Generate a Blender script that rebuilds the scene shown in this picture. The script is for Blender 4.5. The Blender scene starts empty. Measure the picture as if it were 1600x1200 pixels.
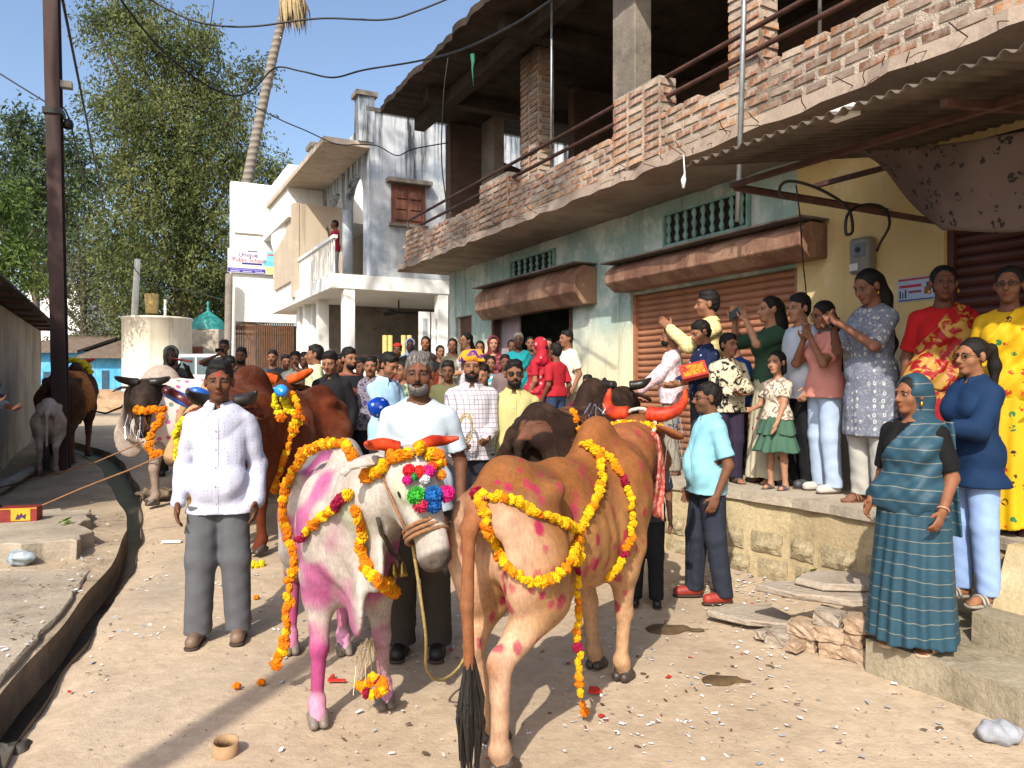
import bpy, math, random
import numpy as np
from mathutils import Vector, Matrix
from mathutils.bvhtree import BVHTree

random.seed(7)
RNG = np.random.default_rng(11)
SC = bpy.context.scene
COL = SC.collection
R = math.radians

# ------------------------------------------------------------------ camera, sky, sun, exposure
F, HOR, CAMH = 1186.0, 597.0, 1.55
cam_d = bpy.data.cameras.new('camera')
cam_d.sensor_width = 36.0
cam_d.lens = 36.0 * F / 1600.0
cam_d.shift_y = -3.0 / 1600.0
cam_d.clip_end = 2000
cam_d.clip_start = 0.05
cam = bpy.data.objects.new('camera', cam_d)
cam.location = (0, 0, CAMH)
cam.rotation_euler = (R(90), 0, 0)
COL.objects.link(cam)
SC.camera = cam

SUN_EL, SUN_AZ = 41.0, 16.0            # elevation; light travels 16 degrees right of the view direction
SUNH = Vector((math.sin(R(SUN_AZ)), math.cos(R(SUN_AZ)), 0))
world = bpy.data.worlds.new('World')
SC.world = world
world.use_nodes = True
wn = world.node_tree
wn.nodes.clear()
sky = wn.nodes.new('ShaderNodeTexSky')
sky.sky_type = 'NISHITA'
sky.sun_disc = False
sky.sun_elevation = R(SUN_EL)
sky.sun_rotation = R(180 + SUN_AZ)
sky.air_density = 1.0
sky.dust_density = 3.0
sky.ozone_density = 2.0
bg = wn.nodes.new('ShaderNodeBackground')
bg.inputs['Strength'].default_value = 0.15
wo = wn.nodes.new('ShaderNodeOutputWorld')
wn.links.new(sky.outputs[0], bg.inputs[0])
wn.links.new(bg.outputs[0], wo.inputs[0])

sun_d = bpy.data.lights.new('sun', 'SUN')
sun_d.energy = 3.8
sun_d.angle = R(0.55)
sun_d.color = (1.0, 0.93, 0.82)
sun = bpy.data.objects.new('sun', sun_d)
ldir = Vector((SUNH.x * math.cos(R(SUN_EL)), SUNH.y * math.cos(R(SUN_EL)), -math.sin(R(SUN_EL))))
sun.rotation_euler = ldir.to_track_quat('-Z', 'Y').to_euler()
sun.location = (-4, -12, 12)
COL.objects.link(sun)

SC.view_settings.view_transform = 'Standard'
SC.view_settings.look = 'None'
SC.view_settings.exposure = 0.66
SC.view_settings.gamma = 1.0
SC.render.engine = 'CYCLES'
SC.cycles.use_denoising = True
SC.cycles.max_bounces = 4
SC.cycles.diffuse_bounces = 2
SC.cycles.glossy_bounces = 2
SC.cycles.transparent_max_bounces = 6

# ------------------------------------------------------------------ where things stand
def gz(x, y):
    """height of the street surface: level near the camera, rising gently up the lane"""
    return .06 * min(max(y - 5.5, 0.0), 6.5) + .012 * min(max(y - 12.0, 0.0), 15.0)

def at(px, py, Y):
    return Vector(((px - 800.0) / F * Y, Y, CAMH - (py - HOR) / F * Y))

def ground(px, py):
    Y = 6.0
    for _ in range(40):
        Y = F * (CAMH - gz(0, Y)) / (py - HOR)
    return Vector(((px - 800.0) / F * Y, Y, gz(0, Y)))

TH = R(27.4)
DX, DY = -math.sin(TH), math.cos(TH)        # along the shop front, away from the camera
IX, IY = math.cos(TH), math.sin(TH)         # into the building

def fp(t, c, z):
    return Vector((IX * c + DX * t, IY * c + DY * t, z))

def ft(px, c):
    a = (px - 800.0) / F
    Y = c / (IX * a + IY)
    return Y * (DX * a + DY)

def fz(px, py, c):
    a = (px - 800.0) / F
    Y = c / (IX * a + IY)
    return CAMH - (py - HOR) / F * Y

# ------------------------------------------------------------------ materials
def lin(h):
    if not isinstance(h, str):
        return tuple(h)
    h = h.lstrip('#')
    o = []
    for i in (0, 2, 4):
        v = int(h[i:i + 2], 16) / 255.0
        o.append(v / 12.92 if v <= 0.04045 else ((v + 0.055) / 1.055) ** 2.4)
    return tuple(o)

class NT:
    def __init__(s, name):
        s.m = bpy.data.materials.new(name)
        s.m.use_nodes = True
        s.t = s.m.node_tree
        s.b = s.t.nodes['Principled BSDF']
        s._oc = None
    def n(s, typ, **kw):
        x = s.t.nodes.new(typ)
        for k, v in kw.items():
            setattr(x, k, v)
        return x
    def l(s, a, b):
        s.t.links.new(a, b)
    def set(s, sock, v):
        if hasattr(v, 'links'):
            s.l(v, sock)
        else:
            if isinstance(v, (tuple, list)) and len(v) == 3 and sock.type == 'RGBA':
                v = (*v, 1)
            sock.default_value = v
    def oc(s, scale=(1, 1, 1), rot=(0, 0, 0), loc=(0, 0, 0), src='Object'):
        if s._oc is None:
            s._oc = s.n('ShaderNodeTexCoord')
        m = s.n('ShaderNodeMapping')
        m.inputs['Scale'].default_value = scale
        m.inputs['Rotation'].default_value = rot
        m.inputs['Location'].default_value = loc
        s.l(s._oc.outputs[src], m.inputs['Vector'])
        return m.outputs[0]
    def noise(s, scale=5, detail=4, rough=.6, vec=None, dist=0.0):
        x = s.n('ShaderNodeTexNoise')
        x.inputs['Scale'].default_value = scale
        x.inputs['Detail'].default_value = detail
        x.inputs['Roughness'].default_value = rough
        x.inputs['Distortion'].default_value = dist
        s.l(vec if vec is not None else s.oc(), x.inputs['Vector'])
        return x.outputs['Fac']
    def voro(s, scale=5, vec=None, feature='F1', out='Distance', rnd=1.0):
        x = s.n('ShaderNodeTexVoronoi', feature=feature)
        x.inputs['Scale'].default_value = scale
        x.inputs['Randomness'].default_value = rnd
        s.l(vec if vec is not None else s.oc(), x.inputs['Vector'])
        return x.outputs[out]
    def ramp(s, fac, a, b, c0=0.0, c1=1.0):
        x = s.n('ShaderNodeMapRange')
        x.interpolation_type = 'SMOOTHSTEP'
        x.inputs['From Min'].default_value = a
        x.inputs['From Max'].default_value = b
        x.inputs['To Min'].default_value = c0
        x.inputs['To Max'].default_value = c1
        s.l(fac, x.inputs['Value'])
        return x.outputs[0]
    def math(s, op, a, b=0.0):
        x = s.n('ShaderNodeMath', operation=op)
        s.set(x.inputs[0], a)
        s.set(x.inputs[1], b)
        return x.outputs[0]
    def mix(s, fac, a, b, blend='MIX'):
        x = s.n('ShaderNodeMix', data_type='RGBA', blend_type=blend)
        s.set(x.inputs[0], fac)
        s.set(x.inputs[6], a)
        s.set(x.inputs[7], b)
        return x.outputs[2]
    def sep(s, vec=None):
        x = s.n('ShaderNodeSeparateXYZ')
        s.l(vec if vec is not None else s.oc(), x.inputs[0])
        return x.outputs
    def bump(s, h, strength=.3, dist=.01):
        x = s.n('ShaderNodeBump')
        x.inputs['Strength'].default_value = strength
        x.inputs['Distance'].default_value = dist
        s.l(h, x.inputs['Height'])
        s.l(x.outputs[0], s.b.inputs['Normal'])
    def done(s, col, rough=.8, metal=0.0, spec=None):
        s.set(s.b.inputs['Base Color'], col)
        s.set(s.b.inputs['Roughness'], rough)
        s.set(s.b.inputs['Metallic'], metal)
        if spec is not None:
            s.b.inputs['Specular IOR Level'].default_value = spec
        return s.m

_MC = {}
def mat(name, col, rough=.8, var=.25, scale=6, bump=.15, bscale=60, metal=0.0, src='Object', spec=None, stretch=(1, 1, 1)):
    """plain surface: colour broken by noise, fine relief"""
    if name in _MC:
        return _MC[name]
    c = Vector(lin(col))
    s = NT(name)
    v = s.oc(stretch, src=src)
    f = s.ramp(s.noise(scale, 3, .65, v), .3, .7)
    col = s.mix(f, tuple(c * (1 - var)), tuple(min(1, x) for x in (c * (1 + var * .6))))
    if bump:
        s.bump(s.noise(bscale, 1, .6, v), bump, .01)
    _MC[name] = s.done(col, rough, metal, spec)
    return _MC[name]

def mat_vcol(name, rough=.7, var=.18, scale=14, bump=.15, bscale=120, spec=.3):
    """colour comes from the mesh's colour attribute 'Col' (coat and paint patches)"""
    if name in _MC:
        return _MC[name]
    s = NT(name)
    a = s.n('ShaderNodeAttribute')
    a.attribute_name = 'Col'
    f = s.noise(scale, 4, .6)
    col = s.mix(1.0, a.outputs['Color'], s.mix(s.ramp(f, .25, .75), (1 - var,) * 3, (1 + var * .5,) * 3), 'MULTIPLY')
    if name == 'coat':
        d = s.ramp(s.noise(3.5, 4, .7), .45, .72)
        col = s.mix(s.math('MULTIPLY', d, .35), col, lin('#6d5a48'))
        hr = s.ramp(s.noise(1.0, 3, .6, s.oc((90, 90, 26))), .3, .7)
        col = s.mix(1.0, col, s.mix(hr, (.86, .85, .84), (1.08, 1.08, 1.08)), 'MULTIPLY')
    if bump:
        s.bump(s.noise(bscale, 2, .5), bump, .004)
    _MC[name] = s.done(col, rough, 0, spec)
    return _MC[name]

# ------------------------------------------------------------------ objects
def tag(o, label=None, cat=None, group=None, kind=None):
    if label: o['label'] = label
    if cat: o['category'] = cat
    if group: o['group'] = group
    if kind: o['kind'] = kind
    return o

def empty(name, loc=(0, 0, 0), rz=0.0, label=None, cat=None, group=None):
    o = bpy.data.objects.new(name, None)
    o.empty_display_size = .1
    o.location = loc
    o.rotation_euler = (0, 0, rz)
    COL.objects.link(o)
    return tag(o, label, cat, group)

def link(name, me, parent=None, m=None):
    if m is not None and len(me.materials) == 0:
        for q in (m if isinstance(m, (list, tuple)) else [m]):
            me.materials.append(q)
    o = bpy.data.objects.new(name, me)
    COL.objects.link(o)
    if parent is not None:
        o.parent = parent
    return o

def mesh_np(name, v, f, smooth=True):
    """mesh from numpy verts and equal-length faces"""
    me = bpy.data.meshes.new(name)
    v = np.ascontiguousarray(v, dtype=np.float32)
    f = np.ascontiguousarray(f, dtype=np.int32)
    n, k = f.shape
    me.vertices.add(len(v))
    me.vertices.foreach_set('co', v.ravel())
    me.loops.add(n * k)
    me.loops.foreach_set('vertex_index', f.ravel())
    me.polygons.add(n)
    me.polygons.foreach_set('loop_start', np.arange(0, n * k, k, dtype=np.int32))
    me.polygons.foreach_set('loop_total', np.full(n, k, dtype=np.int32))
    me.polygons.foreach_set('use_smooth', np.full(n, smooth))
    me.update(calc_edges=True)
    return me

def set_col(me, rgb):
    a = me.color_attributes.new('Col', 'FLOAT_COLOR', 'POINT')
    c = np.ones((len(me.vertices), 4), dtype=np.float32)
    c[:, :3] = rgb
    a.data.foreach_set('color', c.ravel())

class MB:
    """collects boxes, bars, tubes and sheets into one mesh"""
    def __init__(s):
        s.v, s.f = [], []
    def add(s, vs, fs):
        b = len(s.v)
        s.v += [tuple(p) for p in vs]
        s.f += [tuple(i + b for i in q) for q in fs]
        return s
    def hexa(s, p):
        return s.add(p, [(0, 3, 2, 1), (4, 5, 6, 7), (0, 1, 5, 4), (1, 2, 6, 5), (2, 3, 7, 6), (3, 0, 4, 7)])
    def box(s, a, b):
        (x0, y0, z0), (x1, y1, z1) = a, b
        return s.hexa([(x0, y0, z0), (x1, y0, z0), (x1, y1, z0), (x0, y1, z0), (x0, y0, z1), (x1, y0, z1), (x1, y1, z1), (x0, y1, z1)])
    def fbox(s, t0, t1, c0, c1, z0, z1, j=0.0):
        """box in the shop-front frame: t along the street, c into the building"""
        q = [(t0, c0, z0), (t1, c0, z0), (t1, c1, z0), (t0, c1, z0), (t0, c0, z1), (t1, c0, z1), (t1, c1, z1), (t0, c1, z1)]
        if j:
            q = [(a + random.uniform(-j, j), b + random.uniform(-j, j), c + random.uniform(-j, j)) for a, b, c in q]
        return s.hexa([fp(*k) for k in q])
    def prism(s, poly, d):
        n = len(poly)
        d = Vector(d)
        a = [Vector(p) for p in poly]
        return s.add(a + [p + d for p in a], [tuple(reversed(range(n))), tuple(range(n, 2 * n))] +
                     [(i, (i + 1) % n, n + (i + 1) % n, n + i) for i in range(n)])
    def tube(s, pts, r, n=8, cap=True):
        pts = [Vector(p) for p in pts]
        rs = r if isinstance(r, (list, tuple)) else [r] * len(pts)
        up = None
        rings = []
        for i, p in enumerate(pts):
            d = (pts[min(i + 1, len(pts) - 1)] - pts[max(i - 1, 0)])
            if d.length < 1e-9: d = Vector((0, 0, 1))
            d.normalize()
            if up is None:
                up = d.orthogonal().normalized()
            else:
                up = (up - d * up.dot(d))
                up = up.normalized() if up.length > 1e-6 else d.orthogonal().normalized()
            w = d.cross(up)
            rings.append([p + (up * math.cos(2 * math.pi * k / n) + w * math.sin(2 * math.pi * k / n)) * rs[i] for k in range(n)])
        vs = [q for ring in rings for q in ring]
        fs = [(i * n + k, i * n + (k + 1) % n, (i + 1) * n + (k + 1) % n, (i + 1) * n + k) for i in range(len(pts) - 1) for k in range(n)]
        if cap:
            fs += [tuple(reversed(range(n))), tuple(range((len(pts) - 1) * n, len(pts) * n))]
        return s.add(vs, fs)
    def lathe(s, prof, c=(0, 0, 0), n=24):
        c = Vector(c)
        vs = [c + Vector((r * math.cos(2 * math.pi * k / n), r * math.sin(2 * math.pi * k / n), z)) for r, z in prof for k in range(n)]
        fs = [(i * n + k, i * n + (k + 1) % n, (i + 1) * n + (k + 1) % n, (i + 1) * n + k) for i in range(len(prof) - 1) for k in range(n)]
        return s.add(vs, fs)
    def mesh(s, name, smooth=False):
        me = bpy.data.meshes.new(name)
        me.from_pydata(s.v, [], s.f)
        if smooth:
            me.polygons.foreach_set('use_smooth', [True] * len(me.polygons))
        me.update()
        return me
    def build(s, name, m, parent=None, smooth=False, bevel=0.0, loc=None):
        o = link(name, s.mesh(name, smooth), parent, m)
        if bevel:
            b = o.modifiers.new('bevel', 'BEVEL')
            b.width = bevel
            b.segments = 1
            b.limit_method = 'ANGLE'
        if loc is not None: o.location = loc
        return o

def spline(P, n=6):
    out = []
    for i in range(len(P) - 1):
        a = P[max(i - 1, 0)]; b = P[i]; c = P[i + 1]; d = P[min(i + 2, len(P) - 1)]
        for k in range(n):
            t = k / n
            out.append(.5 * ((2 * b) + (c - a) * t + (2 * a - 5 * b + 4 * c - d) * t * t + (3 * b - a - 3 * c + d) * t ** 3))
    return out + [P[-1]]

def fbm2(x, y, seed=0):
    v = np.zeros_like(x)
    r = np.random.default_rng(seed)
    for i in range(18):
        fr = 1.6 ** (i / 2.2)
        a = r.uniform(0, 6.28)
        v = v + np.sin((x * math.cos(a) + y * math.sin(a)) * fr + r.uniform(0, 6.28)) / fr ** .9
    return v * .35

# ------------------------------------------------------------------ distance-field modelling (bodies, clothes, animals)
class Field:
    def __init__(s, lo, hi, h):
        s.h = h
        s.lo = np.array(lo, dtype=np.float64) - 2.5 * h
        n = np.ceil((np.array(hi) + 2.5 * h - s.lo) / h).astype(int) + 1
        s.ax = [(s.lo[i] + h * np.arange(n[i])).astype(np.float32) for i in range(3)]
        s.D = np.full(n, .5, dtype=np.float32)
    def region(s, lo, hi, pad):
        sl = []
        for i in range(3):
            a = int(max(0, math.floor((lo[i] - pad - s.lo[i]) / s.h)))
            b = int(min(len(s.ax[i]), math.ceil((hi[i] + pad - s.lo[i]) / s.h) + 1))
            if b <= a: return None
            sl.append(slice(a, b))
        return tuple(sl)
    def xyz(s, sl=None):
        if sl is None: sl = (slice(None),) * 3
        return (s.ax[0][sl[0]][:, None, None], s.ax[1][sl[1]][None, :, None], s.ax[2][sl[2]][None, None, :])
    def merge(s, sl, d, k, sub=False):
        o = s.D[sl]
        if sub:
            h = np.maximum(k - np.abs(o + d), 0) / k
            s.D[sl] = np.maximum(o, -d) + h * h * k * .25
        else:
            h = np.maximum(k - np.abs(o - d), 0) / k
            s.D[sl] = np.minimum(o, d) - h * h * k * .25
    def cap(s, a, b, ra, rb=None, k=.02, sub=False, sq=(1, 1, 1)):
        rb = ra if rb is None else rb
        a = np.array(a, dtype=np.float64); b = np.array(b, dtype=np.float64)
        m = max(ra, rb) / min(1, min(1 / q for q in sq)) * 1.02
        sl = s.region(np.minimum(a, b) - m, np.maximum(a, b) + m, k + 2 * s.h)
        if sl is None: return
        X, Y, Z = s.xyz(sl)
        q = np.array(sq)
        X = X / q[0]; Y = Y / q[1]; Z = Z / q[2]
        a = a / q; b = b / q
        ab = b - a
        L = float(ab @ ab)
        if L < 1e-10:
            t = np.zeros(1, dtype=np.float32)
        else:
            t = np.clip(((X - a[0]) * ab[0] + (Y - a[1]) * ab[1] + (Z - a[2]) * ab[2]) / L, 0, 1)
        d = np.sqrt((X - a[0] - t * ab[0]) ** 2 + (Y - a[1] - t * ab[1]) ** 2 + (Z - a[2] - t * ab[2]) ** 2) - (ra + t * (rb - ra))
        s.merge(sl, (d * min(1, min(q))).astype(np.float32), k, sub)
    def ell(s, c, r, rot=None, k=.02, sub=False):
        c = np.array(c); r = np.array(r)
        m = r.max()
        sl = s.region(c - m, c + m, k + 2 * s.h)
        if sl is None: return
        X, Y, Z = s.xyz(sl)
        X = X - c[0]; Y = Y - c[1]; Z = Z - c[2]
        if rot is not None:
            M = np.array(rot)     # columns are the local axes
            X, Y, Z = (X * M[0, 0] + Y * M[1, 0] + Z * M[2, 0], X * M[0, 1] + Y * M[1, 1] + Z * M[2, 1], X * M[0, 2] + Y * M[1, 2] + Z * M[2, 2])
        k0 = np.sqrt((X / r[0]) ** 2 + (Y / r[1]) ** 2 + (Z / r[2]) ** 2)
        k1 = np.sqrt((X / r[0] ** 2) ** 2 + (Y / r[1] ** 2) ** 2 + (Z / r[2] ** 2) ** 2) + 1e-6
        s.merge(sl, (k0 * (k0 - 1) / k1).astype(np.float32), k, sub)
    def fn(s, f, k=.02, sub=False):
        X, Y, Z = s.xyz()
        d = np.broadcast_to(f(X, Y, Z), s.D.shape).astype(np.float32)
        s.merge((slice(None),) * 3, d, k, sub)
    def cut(s, p, n):
        """keep the side the normal points away from"""
        n = np.array(n, dtype=float); n /= np.linalg.norm(n)
        X, Y, Z = s.xyz()
        d = (X - p[0]) * n[0] + (Y - p[1]) * n[1] + (Z - p[2]) * n[2]
        s.D = np.maximum(s.D, d.astype(np.float32))
    def clipbox(s, lo, hi):
        X, Y, Z = s.xyz()
        d = np.maximum(np.maximum(np.maximum(lo[0] - X, X - hi[0]), np.maximum(lo[1] - Y, Y - hi[1])), np.maximum(lo[2] - Z, Z - hi[2]))
        s.D = np.maximum(s.D, d.astype(np.float32))
    def disp(s, f):
        X, Y, Z = s.xyz()
        s.D = s.D + np.broadcast_to(f(X, Y, Z), s.D.shape).astype(np.float32)
    def mesh(s):
        D = s.D
        D[0] = D[-1] = .5; D[:, 0] = D[:, -1] = .5; D[:, :, 0] = D[:, :, -1] = .5
        neg = D < 0
        nx, ny, nz = D.shape
        c = np.zeros((nx - 1, ny - 1, nz - 1), dtype=np.int8)
        for i in (0, 1):
            for j in (0, 1):
                for k in (0, 1):
                    c += neg[i:nx - 1 + i, j:ny - 1 + j, k:nz - 1 + k]
        act = (c > 0) & (c < 8)
        I, J, K = np.nonzero(act)
        idx = np.full(act.shape, -1, dtype=np.int32)
        idx[I, J, K] = np.arange(len(I))
        co = np.stack([I, J, K], 1).astype(np.float32)
        acc = np.zeros((len(I), 3), dtype=np.float32)
        cnt = np.zeros(len(I), dtype=np.float32)
        cor = [(i, j, k) for i in (0, 1) for j in (0, 1) for k in (0, 1)]
        val = {q: D[I + q[0], J + q[1], K + q[2]] for q in cor}
        for q in cor:
            for ax in range(3):
                if q[ax] == 0:
                    w = list(q); w[ax] = 1; w = tuple(w)
                    a, b = val[q], val[w]
                    m = (a < 0) != (b < 0)
                    t = np.where(m, a / np.where(m, a - b, 1), 0)
                    for e in range(3):
                        acc[:, e] += np.where(m, q[e] + (t if e == ax else 0), 0)
                    cnt += m
        v = co + acc / np.maximum(cnt, 1)[:, None]
        v = v * s.h + s.lo
        faces = []
        for ax in range(3):
            sl0 = [slice(None)] * 3; sl1 = [slice(None)] * 3
            sl0[ax] = slice(0, -1); sl1[ax] = slice(1, None)
            ch = neg[tuple(sl0)] != neg[tuple(sl1)]
            P = np.stack(np.nonzero(ch), 1)
            u, w = (ax + 1) % 3, (ax + 2) % 3
            ok = (P[:, u] > 0) & (P[:, w] > 0) & (P[:, u] < D.shape[u] - 1) & (P[:, w] < D.shape[w] - 1)
            P = P[ok]
            q = []
            for du, dw in ((-1, -1), (0, -1), (0, 0), (-1, 0)):
                Q = P.copy(); Q[:, u] += du; Q[:, w] += dw
                q.append(idx[Q[:, 0], Q[:, 1], Q[:, 2]])
            q = np.stack(q, 1)
            s0 = neg[P[:, 0], P[:, 1], P[:, 2]]
            q[~s0] = q[~s0][:, ::-1]
            faces.append(q)
        f = np.concatenate(faces)
        f = f[(f >= 0).all(1)]
        return v, f

def wob(seed, freq, n=5, aniso=(1, 1, 1)):
    """cheap smooth noise in about -1..1 as a function of position"""
    r = np.random.default_rng(seed)
    ds = r.normal(size=(n, 3)); ds /= np.linalg.norm(ds, axis=1)[:, None]
    ds *= np.array(aniso)
    ph = r.uniform(0, 6.28, n); fr = freq * r.uniform(.7, 1.5, n)
    def f(X, Y, Z):
        t = 0
        for i in range(n):
            t = t + np.sin((X * ds[i, 0] + Y * ds[i, 1] + Z * ds[i, 2]) * fr[i] + ph[i])
        return t / n * 1.5
    return f

# ================================================================== the setting
def interp(tab, y):
    ys = [p[0] for p in tab]; xs = [p[1] for p in tab]
    return np.interp(y, ys, xs)

DRAIN_R = [(-4, 0.35), (2.0, -1.68), (3.42, -2.17), (4.16, -2.42), (5.53, -2.88), (6.07, -3.02), (7.71, -3.76), (9.36, -4.59), (11.03, -5.61), (12.55, -6.67), (24, -17), (60, -40)]
DRAIN_L = [(-4, 0.05), (2.0, -1.88), (3.67, -2.41), (4.9, -2.81), (5.89, -3.12), (6.94, -3.51), (7.99, -4.1), (9.13, -4.81), (10.34, -5.57), (11.34, -6.26), (24, -17.5), (60, -40.5)]

def mat_street():
    s = NT('street_dust')
    v = s.oc()
    a = s.ramp(s.noise(.7, 4, .6, v), .3, .7)
    col = s.mix(a, lin('#a3917a'), lin('#b9a68e'))
    g = s.ramp(s.noise(.35, 3, .5, s.oc((1, .55, 1), loc=(3, 1, 0))), .52, .68)
    col = s.mix(s.math('MULTIPLY', g, .7), col, lin('#8f877c'))
    p = s.ramp(s.noise(9, 4, .75, v), .35, .7)
    col = s.mix(1.0, col, s.mix(p, (.88, .87, .86), (1.07, 1.07, 1.07)), 'MULTIPLY')
    d = s.ramp(s.noise(2.3, 4, .7, s.oc(loc=(7, 2, 0))), .60, .75)
    col = s.mix(s.math('MULTIPLY', d, .45), col, lin('#6f5c48'))
    sp = s.ramp(s.voro(42, v), .10, .16, 1, 0)
    spn = s.ramp(s.noise(6, 2, .5, v), .5, .6)
    col = s.mix(s.math('MULTIPLY', s.math('MULTIPLY', sp, spn), .3), col, lin('#5a4d40'))
    h = s.noise(12, 5, .8, v)
    s.bump(h, .42, .03)
    return s.done(col, .93, 0, .2)

def mat_concrete(name, c0, c1, dark='#5d5145', dk=.4, bump=.5):
    s = NT(name)
    v = s.oc()
    col = s.mix(s.ramp(s.noise(1.6, 4, .65, v), .3, .7), lin(c0), lin(c1))
    d = s.ramp(s.noise(3.1, 4, .72, s.oc(loc=(4, 9, 2))), .52, .74)
    col = s.mix(s.math('MULTIPLY', d, dk), col, lin(dark))
    p = s.ramp(s.noise(40, 4, .7, v), .3, .7)
    col = s.mix(1.0, col, s.mix(p, (.86, .86, .86), (1.06, 1.06, 1.06)), 'MULTIPLY')
    s.bump(s.noise(14, 4, .75, v), bump, .025)
    return s.done(col, .92, 0, .2)

def mat_plaster(name, base, patch, patch_amt=.5, stain='#4c463d', st=.5, low=None, low_z=(0, 1), top=None, pscale=1.2):
    """weathered limewash: colour patches, vertical damp streaks, old paint lower down"""
    s = NT(name)
    v = s.oc()
    col = s.mix(s.math('MULTIPLY', s.ramp(s.noise(pscale, 5, .68, v), .46, .60), patch_amt), lin(base), lin(patch))
    z = s.sep(v)[2]
    if low:
        wobz = s.math('ADD', z, s.math('MULTIPLY', s.noise(2.2, 3, .6, v), .7))
        m = s.ramp(wobz, low_z[0] + .35, low_z[1] + .35, 1, 0)
        col = s.mix(m, col, lin(low))
    sv = s.oc((3.2, 3.2, .22))
    k = s.ramp(s.noise(1.5, 5, .7, sv), .42 if top else .50, .70)
    if top:
        k = s.math('MULTIPLY', k, s.ramp(z, top[0], top[1], .25, 1.6))
    col = s.mix(s.math('MULTIPLY', k, st), col, lin(stain))
    fl = s.ramp(s.noise(7, 4, .75, s.oc(loc=(1, 5, 3))), .64, .70)
    col = s.mix(s.math('MULTIPLY', fl, .45), col, lin('#a79d8c'))
    s.bump(s.noise(9, 4, .75, v), .35, .03)
    return s.done(col, .9, 0, .2)

M_STREET = mat_street()
M_BANK = mat_concrete('bank_concrete', '#8d7d69', '#a7977f', dk=.55)
M_SLAB = mat_concrete('slab_concrete', '#8a7f70', '#a69a88', dk=.5)
M_PLINTH = mat_concrete('plinth_cement', '#ab9a78', '#c6b591', dark='#6d6553', dk=.5)
M_PLTOP = mat_concrete('plinth_top', '#9c9181', '#b3a795', dk=.4)
M_STONE = mat_concrete('plinth_stone', '#9c8f72', '#bdae8e', dark='#5d5443', dk=.6, bump=.9)
M_STEP = mat_concrete('mossy_cement', '#7f7662', '#a09580', dark='#4d4838', dk=.75, bump=.6)
M_ROCK = mat_concrete('rubble_stone', '#8f8478', '#a79a8a', dark='#7a6048', dk=.5, bump=.8)
M_CONC = mat_concrete('grey_concrete', '#6d665d', '#8a8177', dark='#3d3831', dk=.6)
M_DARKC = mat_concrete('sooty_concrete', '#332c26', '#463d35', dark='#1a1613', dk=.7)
M_SOFFIT = mat_concrete('soffit_plaster', '#8d7d70', '#a39384', dark='#5a4a3e', dk=.5, bump=.2)
M_TEAL = mat_plaster('teal_limewash', '#98afa7', '#c9d2ca', .9, '#5d655e', .5, low='#d9d2b2', low_z=(1.7, 2.6))
M_YELLOW = mat_plaster('yellow_limewash', '#c8af7a', '#d4c096', .8, '#84705a', .5, low='#a8a28e', low_z=(1.6, 1.9))
M_WHITE = mat_plaster('white_limewash', '#bcc0c3', '#98a4b0', .85, '#363a40', .95, top=(4.9, 7.2))
M_WHITE2 = mat_plaster('clean_white_wall', '#e6e6e2', '#dedcd4', .5, '#9a958a', .15)
M_CREAM = mat_plaster('tank_limewash', '#dcd6c4', '#cfc5ad', .7, '#807765', .4)
M_SHED = mat_plaster('shed_plaster', '#b0a797', '#998f80', .7, '#4c463e', .55)
M_BLUE = mat_plaster('blue_limewash', '#4d9bc9', '#75b4d6', .6, '#3e5666', .35)
M_BEIGE = mat_plaster('beige_plaster', '#b5a692', '#c4b7a4', .6, '#6f6355', .4)
M_IRON = mat('rusty_iron', '#4a2d22', .75, .4, 10, .3, 80)
M_STEEL = mat('galvanised_steel', '#9a9ea0', .4, .2, 8, .1, 60, metal=.6)
M_BLACK = mat('black_cable', '#15130f', .6, .2, 20, 0)
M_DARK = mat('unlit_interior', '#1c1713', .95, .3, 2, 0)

# ---- street sheet
def sheet(name, xs0, xs1, ys, nx, zfun, m, power=1.0):
    u = np.linspace(0, 1, nx) ** power
    X = np.array([xs0(y) + (xs1(y) - xs0(y)) * u for y in ys])
    Y = np.repeat(np.array(ys)[:, None], nx, 1)
    Z = zfun(X, Y)
    v = np.stack([X, Y, Z], 2).reshape(-1, 3)
    ny = len(ys)
    i = (np.arange(ny - 1)[:, None] * nx + np.arange(nx - 1)[None]).ravel()
    f = np.stack([i, i + 1, i + 1 + nx, i + nx], 1)
    return link(name, mesh_np(name, v, f), None, m)

YS = list(np.concatenate([np.linspace(-4, 2, 13)[:-1], np.linspace(2, 9, 141)[:-1], np.linspace(9, 22, 80)[:-1], np.linspace(22, 120, 40)]))
def gzv(Y):
    return .06 * np.clip(Y - 5.5, 0, 6.5) + .012 * np.clip(Y - 12, 0, 15)
def street_z(X, Y):
    near = np.exp(-((X - interp(DRAIN_R, Y)) / .12) ** 2)
    return gzv(Y) + .012 * fbm2(X * 1.1, Y * 1.1, 3) + .004 * fbm2(X * 6, Y * 6, 4) - near * .02 * (1 + fbm2(X * 5, Y * 5, 9))
o = sheet('street', lambda y: interp(DRAIN_R, y) + .02 * math.sin(y * 5.1) * math.sin(y * 2.3 + 1), lambda y: 42, YS, 150, street_z, M_STREET, 2.1)
tag(o, kind='structure')
def bank_z(X, Y):
    return gzv(Y) + .10 * np.clip((9.5 - Y) / 2, .25, 1) + .012 * fbm2(X * 1.3, Y * 1.3, 5) + .006 * fbm2(X * 6, Y * 6, 6)
o = sheet('pavement', lambda y: interp(DRAIN_L, y) + .015 * math.sin(y * 4.1 + 2), lambda y: -60, YS, 110, bank_z, M_BANK, 2.3)
tag(o, kind='structure')
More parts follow.
